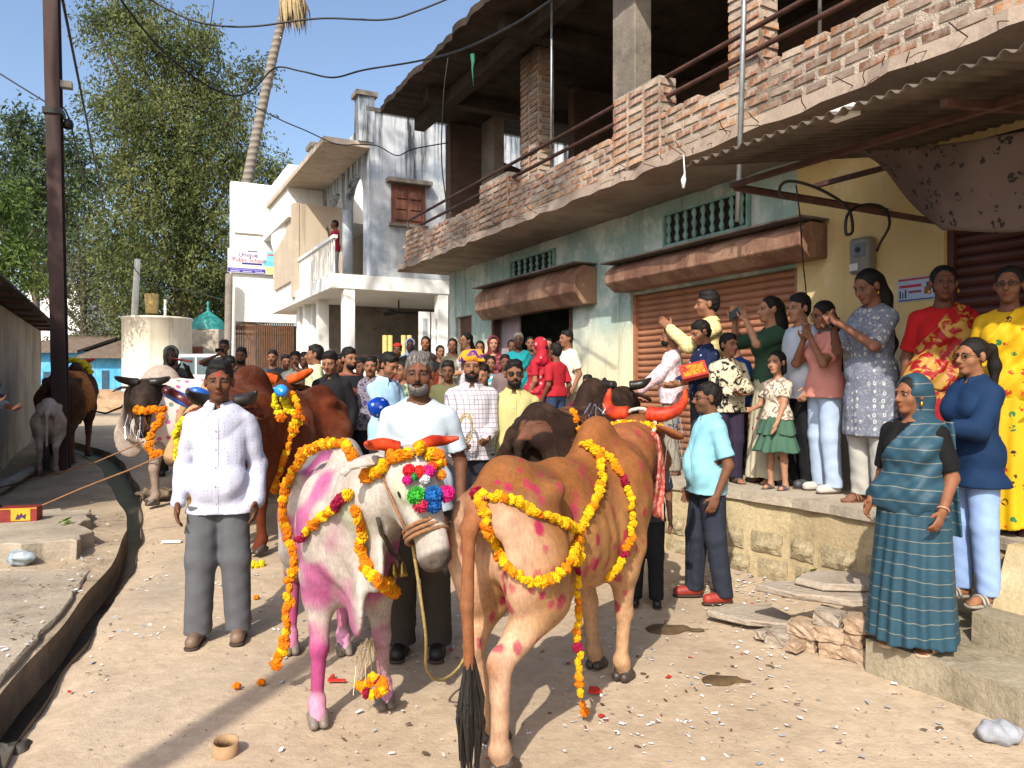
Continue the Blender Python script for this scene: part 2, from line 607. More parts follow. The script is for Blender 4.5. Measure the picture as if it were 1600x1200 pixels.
# drain walls and bed
mw = MB()
ysd = [y for y in YS if y < 22]
for k in range(len(ysd) - 1):
    for tab, side in ((DRAIN_R, 0), (DRAIN_L, 1)):
        w = (lambda y: .02 * math.sin(y * 5.1) * math.sin(y * 2.3 + 1)) if side == 0 else (lambda y: .015 * math.sin(y * 4.1 + 2))
        q = []
        for y in (ysd[k], ysd[k + 1]):
            x = float(interp(tab, y)) + w(y)
            top = gz(0, y) + (.0 if side == 0 else .10 * min(max((9.5 - y) / 2, .25), 1)) + .004
            q.append((Vector((x, y, top)), Vector((x + (-.04 if side == 0 else .02), y, gz(0, y) - .45))))
        mw.add([q[0][0], q[1][0], q[1][1], q[0][1]], [(0, 1, 2, 3)])
dw = mw.build('drain_channel', mat_concrete('drain_wall', '#6a5f52', '#8a7d6c', dark='#2d2822', dk=.6), None)
tag(dw, kind='structure')
s = NT('drain_water')
s.bump(s.noise(9, 4, .6), .25, .02)
M_WATER = s.done(s.mix(s.ramp(s.noise(3, 3, .6), .4, .65), lin('#1c1915'), lin('#3f3930')), .32, 0, .4)
sheet_o = sheet('drain_water', lambda y: interp(DRAIN_L, y) - .1, lambda y: interp(DRAIN_R, y) + .1, ysd, 6, lambda X, Y: gzv(Y) - .10 + 0 * X, M_WATER)
tag(sheet_o, kind='structure')
mb = MB().add([(-400, -200, -.6), (400, -200, -.6), (400, 600, -.6), (-400, 600, -.6)], [(0, 1, 2, 3)])
tag(mb.build('ground', M_STREET), kind='structure')

def rough_slab(name, poly, z0, z1, m, parent=None, seed=0, amp=.03, label=None, cat=None, group=None):
    """flat slab with a ragged outline"""
    r = random.Random(seed)
    pts = []
    n = len(poly)
    for i in range(n):
        a, b = Vector(poly[i]), Vector(poly[(i + 1) % n])
        L = (b - a).length
        k = max(1, int(L / .12))
        for j in range(k):
            p = a.lerp(b, j / k)
            pts.append(p + Vector((r.uniform(-amp, amp), r.uniform(-amp, amp))))
    top = [Vector((p.x, p.y, z1 + r.uniform(-.006, .006))) for p in pts]
    bot = [Vector((p.x + r.uniform(-.02, .02), p.y + r.uniform(-.02, .02), z0)) for p in pts]
    n = len(pts)
    me = MB().add(top + bot, [tuple(range(n)), tuple(reversed(range(n, 2 * n)))] + [(i, n + i, n + (i + 1) % n, (i + 1) % n) for i in range(n)])
    o = me.build(name, m, parent, bevel=.008)
    return tag(o, label, cat, group)

# concrete slabs along the drain on the left
rough_slab('concrete_slab', [(-2.28, 2.9), (-2.45, 3.62), (-2.84, 4.83), (-3.20, 5.75), (-4.9, 5.8), (-5.6, 2.9)], -.2, .125, M_SLAB, None, 3, .012,
           'long ragged grey concrete slab edging the open drain, nearest the camera', 'slab', 'slabs along the drain')
rough_slab('concrete_slab', [(-3.42, 6.05), (-3.62, 6.5), (-3.80, 6.75), (-4.18, 7.5), (-6.6, 7.7), (-6.6, 5.6), (-4.6, 5.75), (-3.95, 5.9)], -.1, .29, M_SLAB, None, 4, .05,
           'thick broken concrete slab above the drain, behind the long near slab', 'slab', 'slabs along the drain')

# ---- plinth with stones
def pfront(t):
    return float(np.interp(t, [-2, 2.6, 2.75, 4.11, 5.46, 8, 13.9], [4.42, 4.42, 4.52, 4.52, 4.30, 4.05, 4.0]))
PZ = .68
plinth = empty('shop_plinth', fp(4, 5, 0), 0, 'cream stone plinth with cement top running below the shop shutters', 'plinth')
inv = Matrix.Translation(-plinth.location)
def under(o, root):
    """parent an object built in world coordinates to an empty without moving it"""
    o.parent = root
    o.matrix_parent_inverse = Matrix.Translation(-Vector(root.location)) if root.rotation_euler.z == 0 else root.matrix_basis.inverted()
    return o
ts = [-2, 0, 2.6, 2.75] + list(np.linspace(3, 5.46, 14)) + list(np.linspace(5.8, 13.88, 20))
mp = MB(); mt = MB()
rr = random.Random(5)
for a, b in zip(ts[:-1], ts[1:]):
    ca, cb = pfront(a), pfront(b)
    mp.hexa([fp(a, ca, -.1), fp(b, cb, -.1), fp(b, 5.9, -.1), fp(a, 5.9, -.1), fp(a, ca, PZ - .07), fp(b, cb, PZ - .07), fp(b, 5.9, PZ - .07), fp(a, 5.9, PZ - .07)])
tt = list(np.arange(-2, 13.88, .16))
off = [rr.uniform(-.012, .02) for _ in tt]
for i in range(len(tt) - 1):
    a, b = tt[i], tt[i + 1]
    ca, cb = pfront(a) - .03 - off[i], pfront(b) - .03 - off[i + 1]
    mt.hexa([fp(a, ca, PZ - .07), fp(b, cb, PZ - .07), fp(b, 5.79, PZ - .07), fp(a, 5.79, PZ - .07), fp(a, ca, PZ + off[i] * .3), fp(b, cb, PZ + off[i + 1] * .3), fp(b, 5.79, PZ), fp(a, 5.79, PZ)])
under(mp.build('plinth_wall', M_PLINTH), plinth)
under(mt.build('cement_top', M_PLTOP), plinth)
def stone_mesh(w, h, d, seed):
    r = random.Random(seed)
    nx, nz = 5, 4
    v = []; f = []
    for j in range(nz):
        for i in range(nx):
            e = (i in (0, nx - 1)) or (j in (0, nz - 1))
            v.append(((i / (nx - 1) - .5) * w + r.uniform(-.006, .006), -(d * (0.25 if e else r.uniform(.6, 1.3))), (j / (nz - 1) - .5) * h + r.uniform(-.006, .006)))
    b = len(v)
    for j in range(nz - 1):
        for i in range(nx - 1):
            q = j * nx + i
            f.append((q, q + 1, q + nx + 1, q + nx))
    bd = [i for i in range(nx)] + [nx * j + nx - 1 for j in range(1, nz)] + [nx * (nz - 1) + i for i in range(nx - 2, -1, -1)] + [nx * j for j in range(nz - 2, 0, -1)]
    for q in bd: v.append((v[q][0], .02, v[q][2]))
    m = len(bd)
    for i in range(m): f.append((bd[(i + 1) % m], bd[i], b + i, b + (i + 1) % m))
    me = bpy.data.meshes.new('stone'); me.from_pydata(v, [], f); me.update(); me.materials.append(M_STONE)
    return me
SM = [stone_mesh(.25, .15, .034, i) for i in range(6)]
for row, (z, sh) in enumerate(((.10, 0), (.30, .13))):
    t = 2.78 + sh * .5
    k = 0
    while t < 5.3:
        w = rr.uniform(.22, .32)
        o = bpy.data.objects.new('stone', rr.choice(SM)); COL.objects.link(o)
        tm = t + w / 2
        sl = (pfront(tm + .1) - pfront(tm - .1)) / .2
        o.location = fp(tm, pfront(tm) - .004, z)
        o.rotation_euler = (rr.uniform(-.02, .02), 0, TH - math.pi / 2 + math.pi - math.pi / 2 * 0 + 0)
        # the stone's -Y looks to the street: turn x along the front
        dirv = (fp(tm + .1, pfront(tm + .1), 0) - fp(tm - .1, pfront(tm - .1), 0)).normalized()
        o.rotation_euler = (0, 0, math.atan2(-dirv.y, -dirv.x))
        o.scale = (w / .25 * .90, 1, rr.uniform(.92, 1.05))
        under(o, plinth)
        t += w + .045
        k += 1
# coursed stones and low steps at the far end of the cement face
for k, (t0, t1, z0, z1, dc) in enumerate(((5.5, 6.3, 0, .2, .22), (5.55, 6.2, .2, .38, .14), (5.5, 6.4, .38, .56, .07))):
    t = t0
    while t < t1:
        w = rr.uniform(.25, .4)
        o = MB().fbox(t, t + w - .02, pfront(t) - dc, pfront(t) + .02, z0 + .006, z1 - .006, .012).build('stone', M_STONE, None, bevel=.012)
        under(o, plinth)
        t += w

# lower steps on the right, where the women stand
steps = empty('cement_steps', fp(1, 3.8, 0), 0, 'worn cement steps below the plinth at the right edge of the street', 'steps')
def step(name, t0, t1, c0, c1, z0, z1, seed):
    r = random.Random(seed)
    m = MB(); n = 24
    us = [t0 + (t1 - t0) * i / n for i in range(n + 1)]
    of = [r.uniform(-.015, .015) for _ in us]; oz = [r.uniform(-.008, .004) for _ in us]
    for i in range(n):
        m.hexa([fp(us[i], c0 + of[i] - .01, z0), fp(us[i + 1], c0 + of[i + 1] - .01, z0), fp(us[i + 1], c1, z0), fp(us[i], c1, z0),
                fp(us[i], c0 + of[i], z1 + oz[i]), fp(us[i + 1], c0 + of[i + 1], z1 + oz[i + 1]), fp(us[i + 1], c1, z1 + .01), fp(us[i], c1, z1 + .01)])
    return under(m.build(name, M_STEP), steps)
step('step', -2, 2.75, 3.58, 4.5, -.1, .17, 1)
step('step', -2, 2.45, 4.02, 4.5, .1, .335, 2)
m = MB()
for i in range(12):
    a, b = -2 + i * .37, -2 + (i + 1) * .37
    m.hexa([fp(a, 4.16, .3), fp(b, 4.16, .3), fp(b, 4.6, .3), fp(a, 4.6, .3), fp(a, 4.34 + .02 * math.sin(i * 2), .66), fp(b, 4.34 + .02 * math.sin((i + 1) * 2), .66), fp(b, 4.6, .675), fp(a, 4.6, .675)])
under(m.build('cement_slope', M_PLINTH), steps)

# ---- stacked slabs and rubble at the end of the steps
def rock(name, c, size, seed, m, rz=0, label=None, cat=None, group=None, parent=None):
    r = np.random.default_rng(seed)
    n = 5
    g = np.linspace(-1, 1, n)
    v = []; idx = {}
    f = []
    def vid(p):
        if p not in idx:
            idx[p] = len(v); v.append(p)
        return idx[p]
    for ax in range(3):
        for sgn in (-1, 1):
            for i in range(n - 1):
                for j in range(n - 1):
                    q = []
                    for a, b in ((i, j), (i + 1, j), (i + 1, j + 1), (i, j + 1)):
                        p = [0, 0, 0]; p[ax] = float(sgn); p[(ax + 1) % 3] = float(g[a]); p[(ax + 2) % 3] = float(g[b])
                        q.append(vid(tuple(p)))
                    f.append(q if sgn > 0 else q[::-1])
    V = np.array(v)
    nn = np.linalg.norm(V, axis=1)[:, None]
    V = V * (.86 + .14 / nn * 1.0)
    V = V * (1 + .035 * r.normal(size=(len(V), 1))) + .04 * r.normal(size=V.shape)
    V = V * np.array(size) / 2
    o = link(name, mesh_np(name, V, np.array(f), False), parent, m)
    o.location = c; o.rotation_euler = (r.uniform(-.08, .08), r.uniform(-.08, .08), rz + r.uniform(-.3, .3))
    return tag(o, label, cat, group)
ROCKG = 'rubble stones under the flat slabs'
rk = [(1262, 975, 4.62, .10, 'pale brick-shaped', 0), (1290, 965, 4.6, .09, '', 0), (1318, 985, 4.5, .1, '', 0), (1348, 1000, 4.35, .12, '', 0), (1262, 1000, 4.45, .09, '', 0), (1290, 1003, 4.42, .13, '', 0),
      (1330, 1020, 4.25, .12, '', 0), (1355, 975, 4.4, .1, '', 0), (1312, 1003, 4.38, .07, '', 0), (1280, 1017, 4.3, .08, '', 0), (1240, 990, 4.5, .06, '', 0), (1345, 1035, 4.18, .09, '', 0)]
names = ['tan block at the top left of the rubble pile', 'flat tan stone beside the top left block', 'reddish stone in the middle of the rubble pile', 'grey stone against the cement step',
         'pinkish block at the left foot of the rubble pile', 'large grey boulder in the middle of the rubble', 'grey stone low against the step', 'top stone touching the saree hem',
         'small wedge stone between the boulders', 'small stone at the front foot of the pile', 'loose pebble left of the rubble pile', 'lowest stone at the corner of the step']
rpos = [(3, 2), (2, 2), (1, 1.0), (3, 1), (0, 0), (1, 0), (2, 0), (3.3, 2.2), (2, 1), (0.5, .0), (-.7, 0), (3, 0)]
RT = [mat_concrete('rubble_tan%d' % k, a, b, dark='#6d5846', dk=.5, bump=.8) for k, (a, b) in enumerate((('#9a826a', '#ae967e'), ('#8f8478', '#a59a8c'), ('#a08a72', '#b39c86')))]
for i, (cx_, rz_) in enumerate(rpos):
    u = cx_ / 3.0
    b0 = Vector((1.60, 4.50, 0)).lerp(Vector((1.93, 4.24, 0)), u)
    if i == 9: b0 += Vector((-.02, -.12, 0))
    sx, sz_ = (.125 + .02 * (i % 3), .085) if i not in (9, 10) else (.07, .05)
    b0 += Vector((.0, .02 * (i % 2), .04 + .082 * int(rz_)))
    rock('rubble_stone', b0, (sx, .14, sz_), 40 + i, RT[i % 3], -.67, names[i], 'stone', ROCKG)
for i, (c, z, poly, lb) in enumerate((
        ((1.95, 4.58), .325, [(-.24, .02), (-.12, -.13), (.10, -.17), (.24, -.14), (.22, .14), (.0, .20), (-.16, .13)], 'topmost flat grey stone slab on the rubble beside the steps'),
        ((1.86, 4.50), .275, [(-.36, .12), (-.2, -.08), (.05, -.19), (.28, -.20), (.30, .16), (.02, .26), (-.24, .22)], 'second flat grey slab below the topmost one on the rubble'),
        ((1.56, 4.86), .03, [(-.32, .06), (-.1, -.12), (.12, -.22), (.2, -.05), (.14, .16), (-.15, .2)], 'flat slab lying low and tilted left of the rubble pile'))):
    rough_slab('stone_slab', [(c[0] + a, c[1] + b) for a, b in poly], z, z + .042, M_ROCK, None, 20 + i, .016, lb, 'slab', 'flat stone slabs by the steps')

# ================================================================== brick building with shops
WC = 5.8
SZ0, SZ1 = 3.70, 3.82        # balcony slab
bld = empty('shop_building', fp(7, WC, 0), 0, 'two-storey brick shop building with open balcony and teal and yellow front', 'building')
def U(o): return under(o, bld)
T = lambda px: ft(px, WC)
wall_t = MB(); wall_y = MB()
def wseg(m, t0, t1, z0, z1): m.fbox(t0, t1, WC, WC + .24, z0, z1)
t_end = 13.88
tD0, tD1 = T(737), T(712)
tS1a, tS1b = T(895), T(770)
tS2a, tS2b = T(1243), T(985)
tY = tS2a - .02
tS3 = T(1475)
zD, zS1, zS2, zS3 = 2.80, 2.72, 2.66, 2.95
wseg(wall_t, tD1, t_end, PZ, SZ0); wseg(wall_t, tD0, tD1, zD, SZ0); wseg(wall_t, tS1b, tD0, PZ, SZ0)
wseg(wall_t, tS1a, tS1b, zS1, SZ0); wseg(wall_t, tS2b, tS1a, PZ, SZ0); wseg(wall_t, tY, tS2b, zS2, SZ0)
wseg(wall_y, tS3, tY, PZ, SZ0); wseg(wall_y, -1.5, tS3, zS3, SZ0)
U(wall_t.build('teal_wall', M_TEAL)); U(wall_y.build('yellow_wall', M_YELLOW))
# end wall of the ground floor, dark room behind the open shutter
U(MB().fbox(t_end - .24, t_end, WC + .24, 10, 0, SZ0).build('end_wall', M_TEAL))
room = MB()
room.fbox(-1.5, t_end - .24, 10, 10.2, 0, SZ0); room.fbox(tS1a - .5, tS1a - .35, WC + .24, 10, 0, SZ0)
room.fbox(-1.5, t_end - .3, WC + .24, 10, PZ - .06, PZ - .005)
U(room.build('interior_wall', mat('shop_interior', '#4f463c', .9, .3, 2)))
M_DOOR = mat('brown_door_paint', '#5d3c2c', .7, .3, 5, .2, 40, stretch=(4, 4, .5))
dr = U(MB().fbox(tD0, tD1, WC + .1, WC + .15, PZ, zD).build('door', M_DOOR))
M_SHUT = mat('brown_shutter_paint', '#96664b', .5, .22, 5, .1, 40, spec=.4, stretch=(1, 1, 3))
M_SHUT3 = mat('maroon_shutter_paint', '#4f2a22', .55, .25, 5, .1, 40)
def shutter(t0, t1, z0, z1, m, n, name='rolling_shutter'):
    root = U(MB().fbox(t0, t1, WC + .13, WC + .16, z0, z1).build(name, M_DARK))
    h = (z1 - z0) / n
    prof = [(.0, .0), (-.022, .25), (-.03, .55), (-.012, .9), (.004, 1.0)]
    b = MB()
    q = [fp(t0 + .03, WC + .1 + c, z * h) for c, z in prof]; w = [fp(t1 - .03, WC + .1 + c, z * h) for c, z in prof]
    o0 = fp(0, 0, 0)
    vs = [p - fp(t0, WC, 0) for p in q + w]
    b.add(vs, [(i, i + 1, 6 + i - 0, 5 + i) for i in range(4)])
    b.f = [(i, 5 + i, 6 + i, i + 1) for i in range(4)]
    me = b.mesh('slat', True); me.materials.append(m)
    for i in range(n):
        o = bpy.data.objects.new('slat', me); COL.objects.link(o)
        o.location = fp(t0, WC, z0 + i * h)
        o.parent = root
    for t in (t0, t1 - .05):
        g = MB().fbox(t, t + .05, WC + .04, WC + .12, z0, z1).build('guide_rail', m)
        g.parent = root
    return root
shutter(tS2a, tS2b, PZ, zS2, M_SHUT, 26)
shutter(-1.2, tS3, PZ, zS3, M_SHUT3, 28)
# open shutter: guide rails and the rolled edge
g = MB(); g.fbox(tS1a, tS1a + .07, WC - .02, WC + .1, PZ, zS1); U(g.build('guide_rail', M_IRON))
g = MB(); g.fbox(tS1b - .07, tS1b, WC - .02, WC + .1, PZ, zS1); U(g.build('guide_rail', M_IRON))
U(MB().fbox(T(800), tS1b - .07, WC + .14, WC + .17, PZ, zS1).build('lilac_panel', mat('lilac_paint', '#a8959c', .8, .2, 3)))
def shutter_box(px0, px1, pyt, pyb, m):
    """sheet-metal hood of a rolled shutter, octagonal in section"""
    t1, t0 = ft(px0, WC - .36), ft(px1, WC - .36)
    zt, zb = fz((px0 + px1) / 2, pyt, WC - .36), fz((px0 + px1) / 2, pyb, WC - .36)
    h = zt - zb
    pr = [(0, h * .95), (-.22, h), (-.36, h * .72), (-.36, h * .3), (-.22, 0), (0, h * .02)]
    mb = MB().prism([fp(t0, WC - .004 + c, zb + z) for c, z in pr], fp(t1, 0, 0) - fp(t0, 0, 0))
    o = U(mb.build('shutter_hood', m, None, bevel=.008))
    U(MB().fbox(t0 - .03, t1 + .05, WC - .40, WC - .02, zt + .012, zt + .03).build('hood_flashing', M_CONC))
    return o
s = NT('weathered_hood')
c = s.mix(s.ramp(s.noise(1.2, 5, .6, s.oc((2, 2, .6))), .4, .6), lin('#725040'), lin('#94745e'))
c = s.mix(s.math('MULTIPLY', s.ramp(s.noise(6, 6, .7), .6, .72), .6), c, lin('#c9b394'))
c = s.mix(s.math('MULTIPLY', s.ramp(s.noise(3, 6, .75, s.oc(loc=(3, 3, 3))), .55, .7), .6), c, lin('#3d2318'))
s.bump(s.noise(5, 4, .7), .5, .04)
M_HOOD = s.done(c, .6, 0, .3)
shutter_box(742, 898, 432, 487, M_HOOD)
shutter_box(945, 1250, 378, 428, M_HOOD)
# ventilator grilles
M_GR = mat('grille_teal_paint', '#7fa39a', .8, .25, 6)
def grille(px0, px1, py0, py1, n):
    t1, t0 = T(px0), T(px1)
    pm = (px0 + px1) / 2
    z1, z0 = fz(pm, py0, WC), fz(pm, py1, WC)
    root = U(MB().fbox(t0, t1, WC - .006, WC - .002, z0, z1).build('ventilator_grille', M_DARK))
    fr = MB()
    for a, b, c, d in ((t0, t1, z0, z0 + .03), (t0, t1, z1 - .03, z1), (t0, t0 + .03, z0 + .03, z1 - .03), (t1 - .03, t1, z0 + .03, z1 - .03)):
        fr.fbox(a, b, WC - .05, WC - .007, c, d)
    o = fr.build('frame', M_GR); o.parent = root
    w = (t1 - t0 - .06) / n
    for i in range(n):
        b = MB()
        t = t0 + .03 + w * (i + .5)
        hz = z1 - z0 - .06
        pts = []
        for k in range(17):
            pts.append(fp(t, WC - .03, z0 + .03 + hz * k / 16))
        rad = [.012 + .022 * abs(math.sin(k / 16 * math.pi * 3)) for k in range(17)]
        b.tube(pts, rad, 6)
        o = b.build('baluster', M_GR, None, True); o.parent = root
    return root
grille(1040, 1174, 315, 372, 9)
grille(800, 869, 398, 430, 7)

# balcony slab with ragged edge
msl = MB(); r0 = random.Random(3)
tt = list(np.arange(-1.5, t_end + .3, .2)); of = [r0.uniform(-.03, .02) for _ in tt]; oz = [r0.uniform(-.02, .02) for _ in tt]
for i in range(len(tt) - 1):
    a, b = tt[i], tt[i + 1]
    msl.hexa([fp(a, 4.80 + of[i], SZ0 + oz[i]), fp(b, 4.80 + of[i + 1], SZ0 + oz[i + 1]), fp(b, 10, SZ0), fp(a, 10, SZ0), fp(a, 4.82 + of[i], SZ1), fp(b, 4.82 + of[i + 1], SZ1), fp(b, 10, SZ1), fp(a, 10, SZ1)])
U(msl.build('balcony_slab', M_SOFFIT))
# rusted rod ends poking from the slab edge
rods = MB()
for i in range(46):
    t = r0.uniform(1.5, 13.6); z = SZ0 + r0.uniform(0, .1)
    p0 = fp(t, 4.82, z); d = Vector((r0.uniform(-.1, .1), r0.uniform(-.1, .0), r0.uniform(-.14, .1)))
    rods.tube([p0, p0 + fp(0, -.08, 0) + d * .5, p0 + fp(0, -.12, 0) + d], .004, 4)
o = U(rods.build('reinforcing_rods', M_IRON)); o['kind'] = 'stuff'

# parapet of separate bricks in raked mortar
def brick_mats():
    out = []
    for i, (a, b) in enumerate((('#8c5f47', '#a37157'), ('#986b4c', '#b28764'), ('#7f5846', '#967060'), ('#9a8474', '#b09a88'))):
        s = NT('brick_clay%d' % i)
        v = s.oc(src='Object')
        oi = s.n('ShaderNodeObjectInfo')
        c = s.mix(oi.outputs['Random'], lin(a), lin(b))
        c = s.mix(s.math('MULTIPLY', s.ramp(s.noise(9, 6, .7, s.oc(src='Object')), .47, .61), .75), c, lin('#aba093'))
        pos = s.n('ShaderNodeNewGeometry')
        k = s.ramp(s.noise(.8, 4, .6, pos.outputs['Position']), .46, .62)
        c = s.mix(s.math('MULTIPLY', k, .55), c, lin('#57493f'))
        s.bump(s.noise(50, 2, .7, v), .5, .01)
        out.append(s.done(c, .9, 0, .2))
    return out
BRM = brick_mats()
s = NT('mortar')
c = s.mix(s.ramp(s.noise(3, 6, .7), .35, .65), lin('#988d80'), lin('#b8ac9c'))
pos = s.n('ShaderNodeNewGeometry')
c = s.mix(s.math('MULTIPLY', s.ramp(s.noise(.7, 4, .6, pos.outputs['Position']), .48, .62), .6), c, lin('#5c5147'))
s.bump(s.noise(20, 4, .8), .9, .03)
M_MORTAR = s.done(c, .95, 0, .1)
def brick_mesh(seed, l=.198, h=.058, d=.1):
    r = random.Random(seed)
    j = lambda a: r.uniform(-a, a)
    v = []
    for z in (-h / 2, h / 2):
        for x, y in ((-l / 2, -d / 2), (0, -d / 2), (l / 2, -d / 2), (l / 2, d / 2), (-l / 2, d / 2)):
            v.append((x + j(.007), y + (j(.006) if y < 0 else 0), z + j(.006)))
    me = bpy.data.meshes.new('brick')
    me.from_pydata(v, [], [(4, 3, 2, 1, 0), (5, 6, 7, 8, 9), (0, 1, 6, 5), (1, 2, 7, 6), (2, 3, 8, 7), (3, 4, 9, 8), (4, 0, 5, 9)])
    me.update(); me.materials.append(BRM[seed % 4])
    return me
BME = [brick_mesh(i) for i in range(12)]
BRZ = math.atan2(DY, DX)
parapet = MB()
PT = 4.265
NC = 5
ch = (PT - SZ1) / NC
tt = list(np.arange(-1.5, t_end + .1, .25)); of = [r0.uniform(-.04, .025) for _ in tt]
for i in range(len(tt) - 1):
    a, b = tt[i], tt[i + 1]
    parapet.hexa([fp(a, 4.845, SZ1 - .01), fp(b, 4.845, SZ1 - .01), fp(b, 4.95, SZ1 - .01), fp(a, 4.95, SZ1 - .01), fp(a, 4.845, PT - .03 + of[i]), fp(b, 4.845, PT - .03 + of[i + 1]), fp(b, 4.95, PT - .03 + of[i + 1]), fp(a, 4.95, PT - .03 + of[i])])
pw = U(parapet.build('parapet', M_MORTAR))
def put_brick(root, t, c, z, rz=0.0, sc=1.0):
    o = bpy.data.objects.new('brick', r0.choice(BME)); COL.objects.link(o)
    o.location = fp(t, c, z); o.rotation_euler = (r0.uniform(-.02, .02), r0.uniform(-.03, .03), BRZ + math.pi + rz + r0.uniform(-.02, .02))
    o.scale = (sc, 1, ch / .0895)
    o.parent = root
for row in range(NC):
    t = 2.6 + (.12 if row % 2 else 0)
    while t < 13.7:
        if not (row == NC - 1 and r0.random() < .12):
            put_brick(pw, t + .11, 4.885 + r0.uniform(-.006, .006), SZ1 + ch * (row + .5))
        t += .243
# brick piers on the parapet, concrete and brick posts behind
def pier(px0, px1, z1, c0=4.80, c1=5.03, name='brick_pier'):
    t1, t0 = ft(px0, c0), ft(px1, c0)
    root = U(MB().fbox(t0 + .012, t1 - .012, c0 + .014, c1 - .012, SZ1 - .005, z1 - .03).build(name, M_MORTAR))
    n = int((z1 - SZ1) / ch)
    for k in range(n):
        z = SZ1 + ch * (k + .5)
        L = t1 - t0
        nb = max(1, round(L / .24))
        for i in range(nb):
            put_brick(root, t0 + L * (i + .5) / nb, c0 + .048, z, 0, L / nb / .243)
        # the face that looks down the street to the camera
        o = bpy.data.objects.new('brick', r0.choice(BME)); COL.objects.link(o)
        o.location = fp(t0 + .045, (c0 + c1) / 2, z); o.rotation_euler = (0, 0, BRZ + math.pi / 2 + math.pi)
        o.scale = ((c1 - c0) / .243 * (.6 if k % 2 else 1), 1, ch / .0895); o.parent = root
    return root
pier(633, 652, 4.42)
pier(748, 792, 4.52)
pier(957, 1030, 4.66)
pier(812, 840, 6.6, 5.55, 5.85, 'brick_post')
pier(1136, 1186, 6.6, 5.05, 5.30, 'brick_post')
for px0, px1, c in ((957, 992, 5.06), (752, 771, 6.3)):
    t1, t0 = ft(px0, c), ft(px1, c)
    U(MB().fbox(t0, t1, c, c + .23, SZ1, 6.6).build('concrete_post', M_CONC, None, bevel=.01))
# iron railings
for z in (4.42, 4.62):
    U(MB().tube([fp(-1.5, 4.90, z), fp(5, 4.9, z + .005), fp(9, 4.9, z - .004), fp(13.75, 4.9, z)], .024, 8).build('railing', M_IRON, None, True))
U(MB().tube([fp(13.75, 4.9, 4.25), fp(13.75, 4.9, 4.64)], .022, 8).build('railing_post', M_IRON, None, True))
# thin steel rods up to the roof
for px, c, z0, z1, lean in ((861, 4.92, 4.2, 6.6, .02), (1281, 5.0, 4.25, 6.6, .0)):
    U(MB().tube([fp(ft(px, c), c, z0), fp(ft(px, c) - lean, c, z1)], .016, 6).build('steel_rod', M_STEEL, None, True))
# upper room: end wall with a gap under the roof, back wall
up = MB()
up.fbox(t_end - .24, t_end, 5.72, 6.45, SZ1, 6.6)
ew = [(6.45, 6.05), (7.0, 5.95), (7.8, 5.75), (8.6, 5.6), (9.9, 5.6)]
for (a, za), (b, zb) in zip(ew[:-1], ew[1:]):
    up.hexa([fp(t_end - .24, a, SZ1), fp(t_end, a, SZ1), fp(t_end, b, SZ1), fp(t_end - .24, b, SZ1), fp(t_end - .24, a, za), fp(t_end, a, za), fp(t_end, b, zb), fp(t_end - .24, b, zb)])
up.fbox(-1.5, 11.2, 8.4, 8.6, SZ1, 6.6); up.fbox(11.0, 11.2, 6.9, 8.4, SZ1, 6.6)
s = NT('rough_inner_brick')
bt = s.n('ShaderNodeTexBrick'); bt.inputs['Scale'].default_value = 1.0
bt.inputs['Brick Width'].default_value = .24; bt.inputs['Row Height'].default_value = .085; bt.inputs['Mortar Size'].default_value = .012
s.set(bt.inputs['Color1'], lin('#4f3629')); s.set(bt.inputs['Color2'], lin('#5c4132')); s.set(bt.inputs['Mortar'], lin('#4d463f'))
cb = s.n('ShaderNodeCombineXYZ'); q = s.sep(); s.l(s.math('ADD', q[0], q[1]), cb.inputs[0]); s.l(q[2], cb.inputs[1]); s.l(cb.outputs[0], bt.inputs['Vector'])
M_INBR = s.done(s.mix(s.math('MULTIPLY', s.ramp(s.noise(2, 5, .7), .4, .65), .7), bt.outputs['Color'], lin('#3b332c')), .95)
U(up.build('upper_wall', M_INBR))
# roof slab with ragged overhanging eave
mr = MB()
tt = list(np.arange(-1.5, 13.86, .11)); of = [r0.uniform(-.035, .02) for _ in tt]; oz = [r0.uniform(-.02, .025) for _ in tt]
for i in range(len(tt) - 1):
    a, b = tt[i], tt[i + 1]
    mr.hexa([fp(a, 4.36 + of[i], 6.62 + oz[i]), fp(b, 4.36 + of[i + 1], 6.62 + oz[i + 1]), fp(b, 10, 6.62), fp(a, 10, 6.62), fp(a, 4.36 + of[i], 6.73 + oz[i]), fp(b, 4.36 + of[i + 1], 6.73 + oz[i + 1]), fp(b, 10, 6.76), fp(a, 10, 6.76)])
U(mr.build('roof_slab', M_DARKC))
# sagging beams under the roof
for t in (3.2, 6.2, 9.3, 12.2):
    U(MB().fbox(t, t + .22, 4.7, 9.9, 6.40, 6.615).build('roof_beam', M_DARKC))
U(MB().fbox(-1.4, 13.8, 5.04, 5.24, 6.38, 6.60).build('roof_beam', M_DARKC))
# power meter, small notice and painted sign on the yellow wall
mt0 = T(1355)
zm = fz(1355, 400, WC)
meter = U(MB().fbox(mt0 - .10, mt0 + .10, WC - .12, WC - .003, zm - .16, zm + .15).build('power_meter', mat('meter_plastic', '#77746c', .5, .1, 5), None, bevel=.02))
MB().fbox(mt0 - .07, mt0 + .04, WC - .124, WC - .121, zm - .02, zm + .10).build('meter_window', mat('meter_glass', '#4d4d4b', .15, .1, 4), meter)
MB().fbox(mt0 - .0, mt0 + .085, WC - .1245, WC - .1212, zm - .13, zm - .07).build('meter_sticker', mat('sticker_white', '#c8c8c4', .6, .1, 30), meter)
MB().tube([fp(mt0 + .0, WC - .124, zm + .045), fp(mt0, WC - .132, zm + .045)], .022, 12).build('meter_dial', M_BLACK, meter)

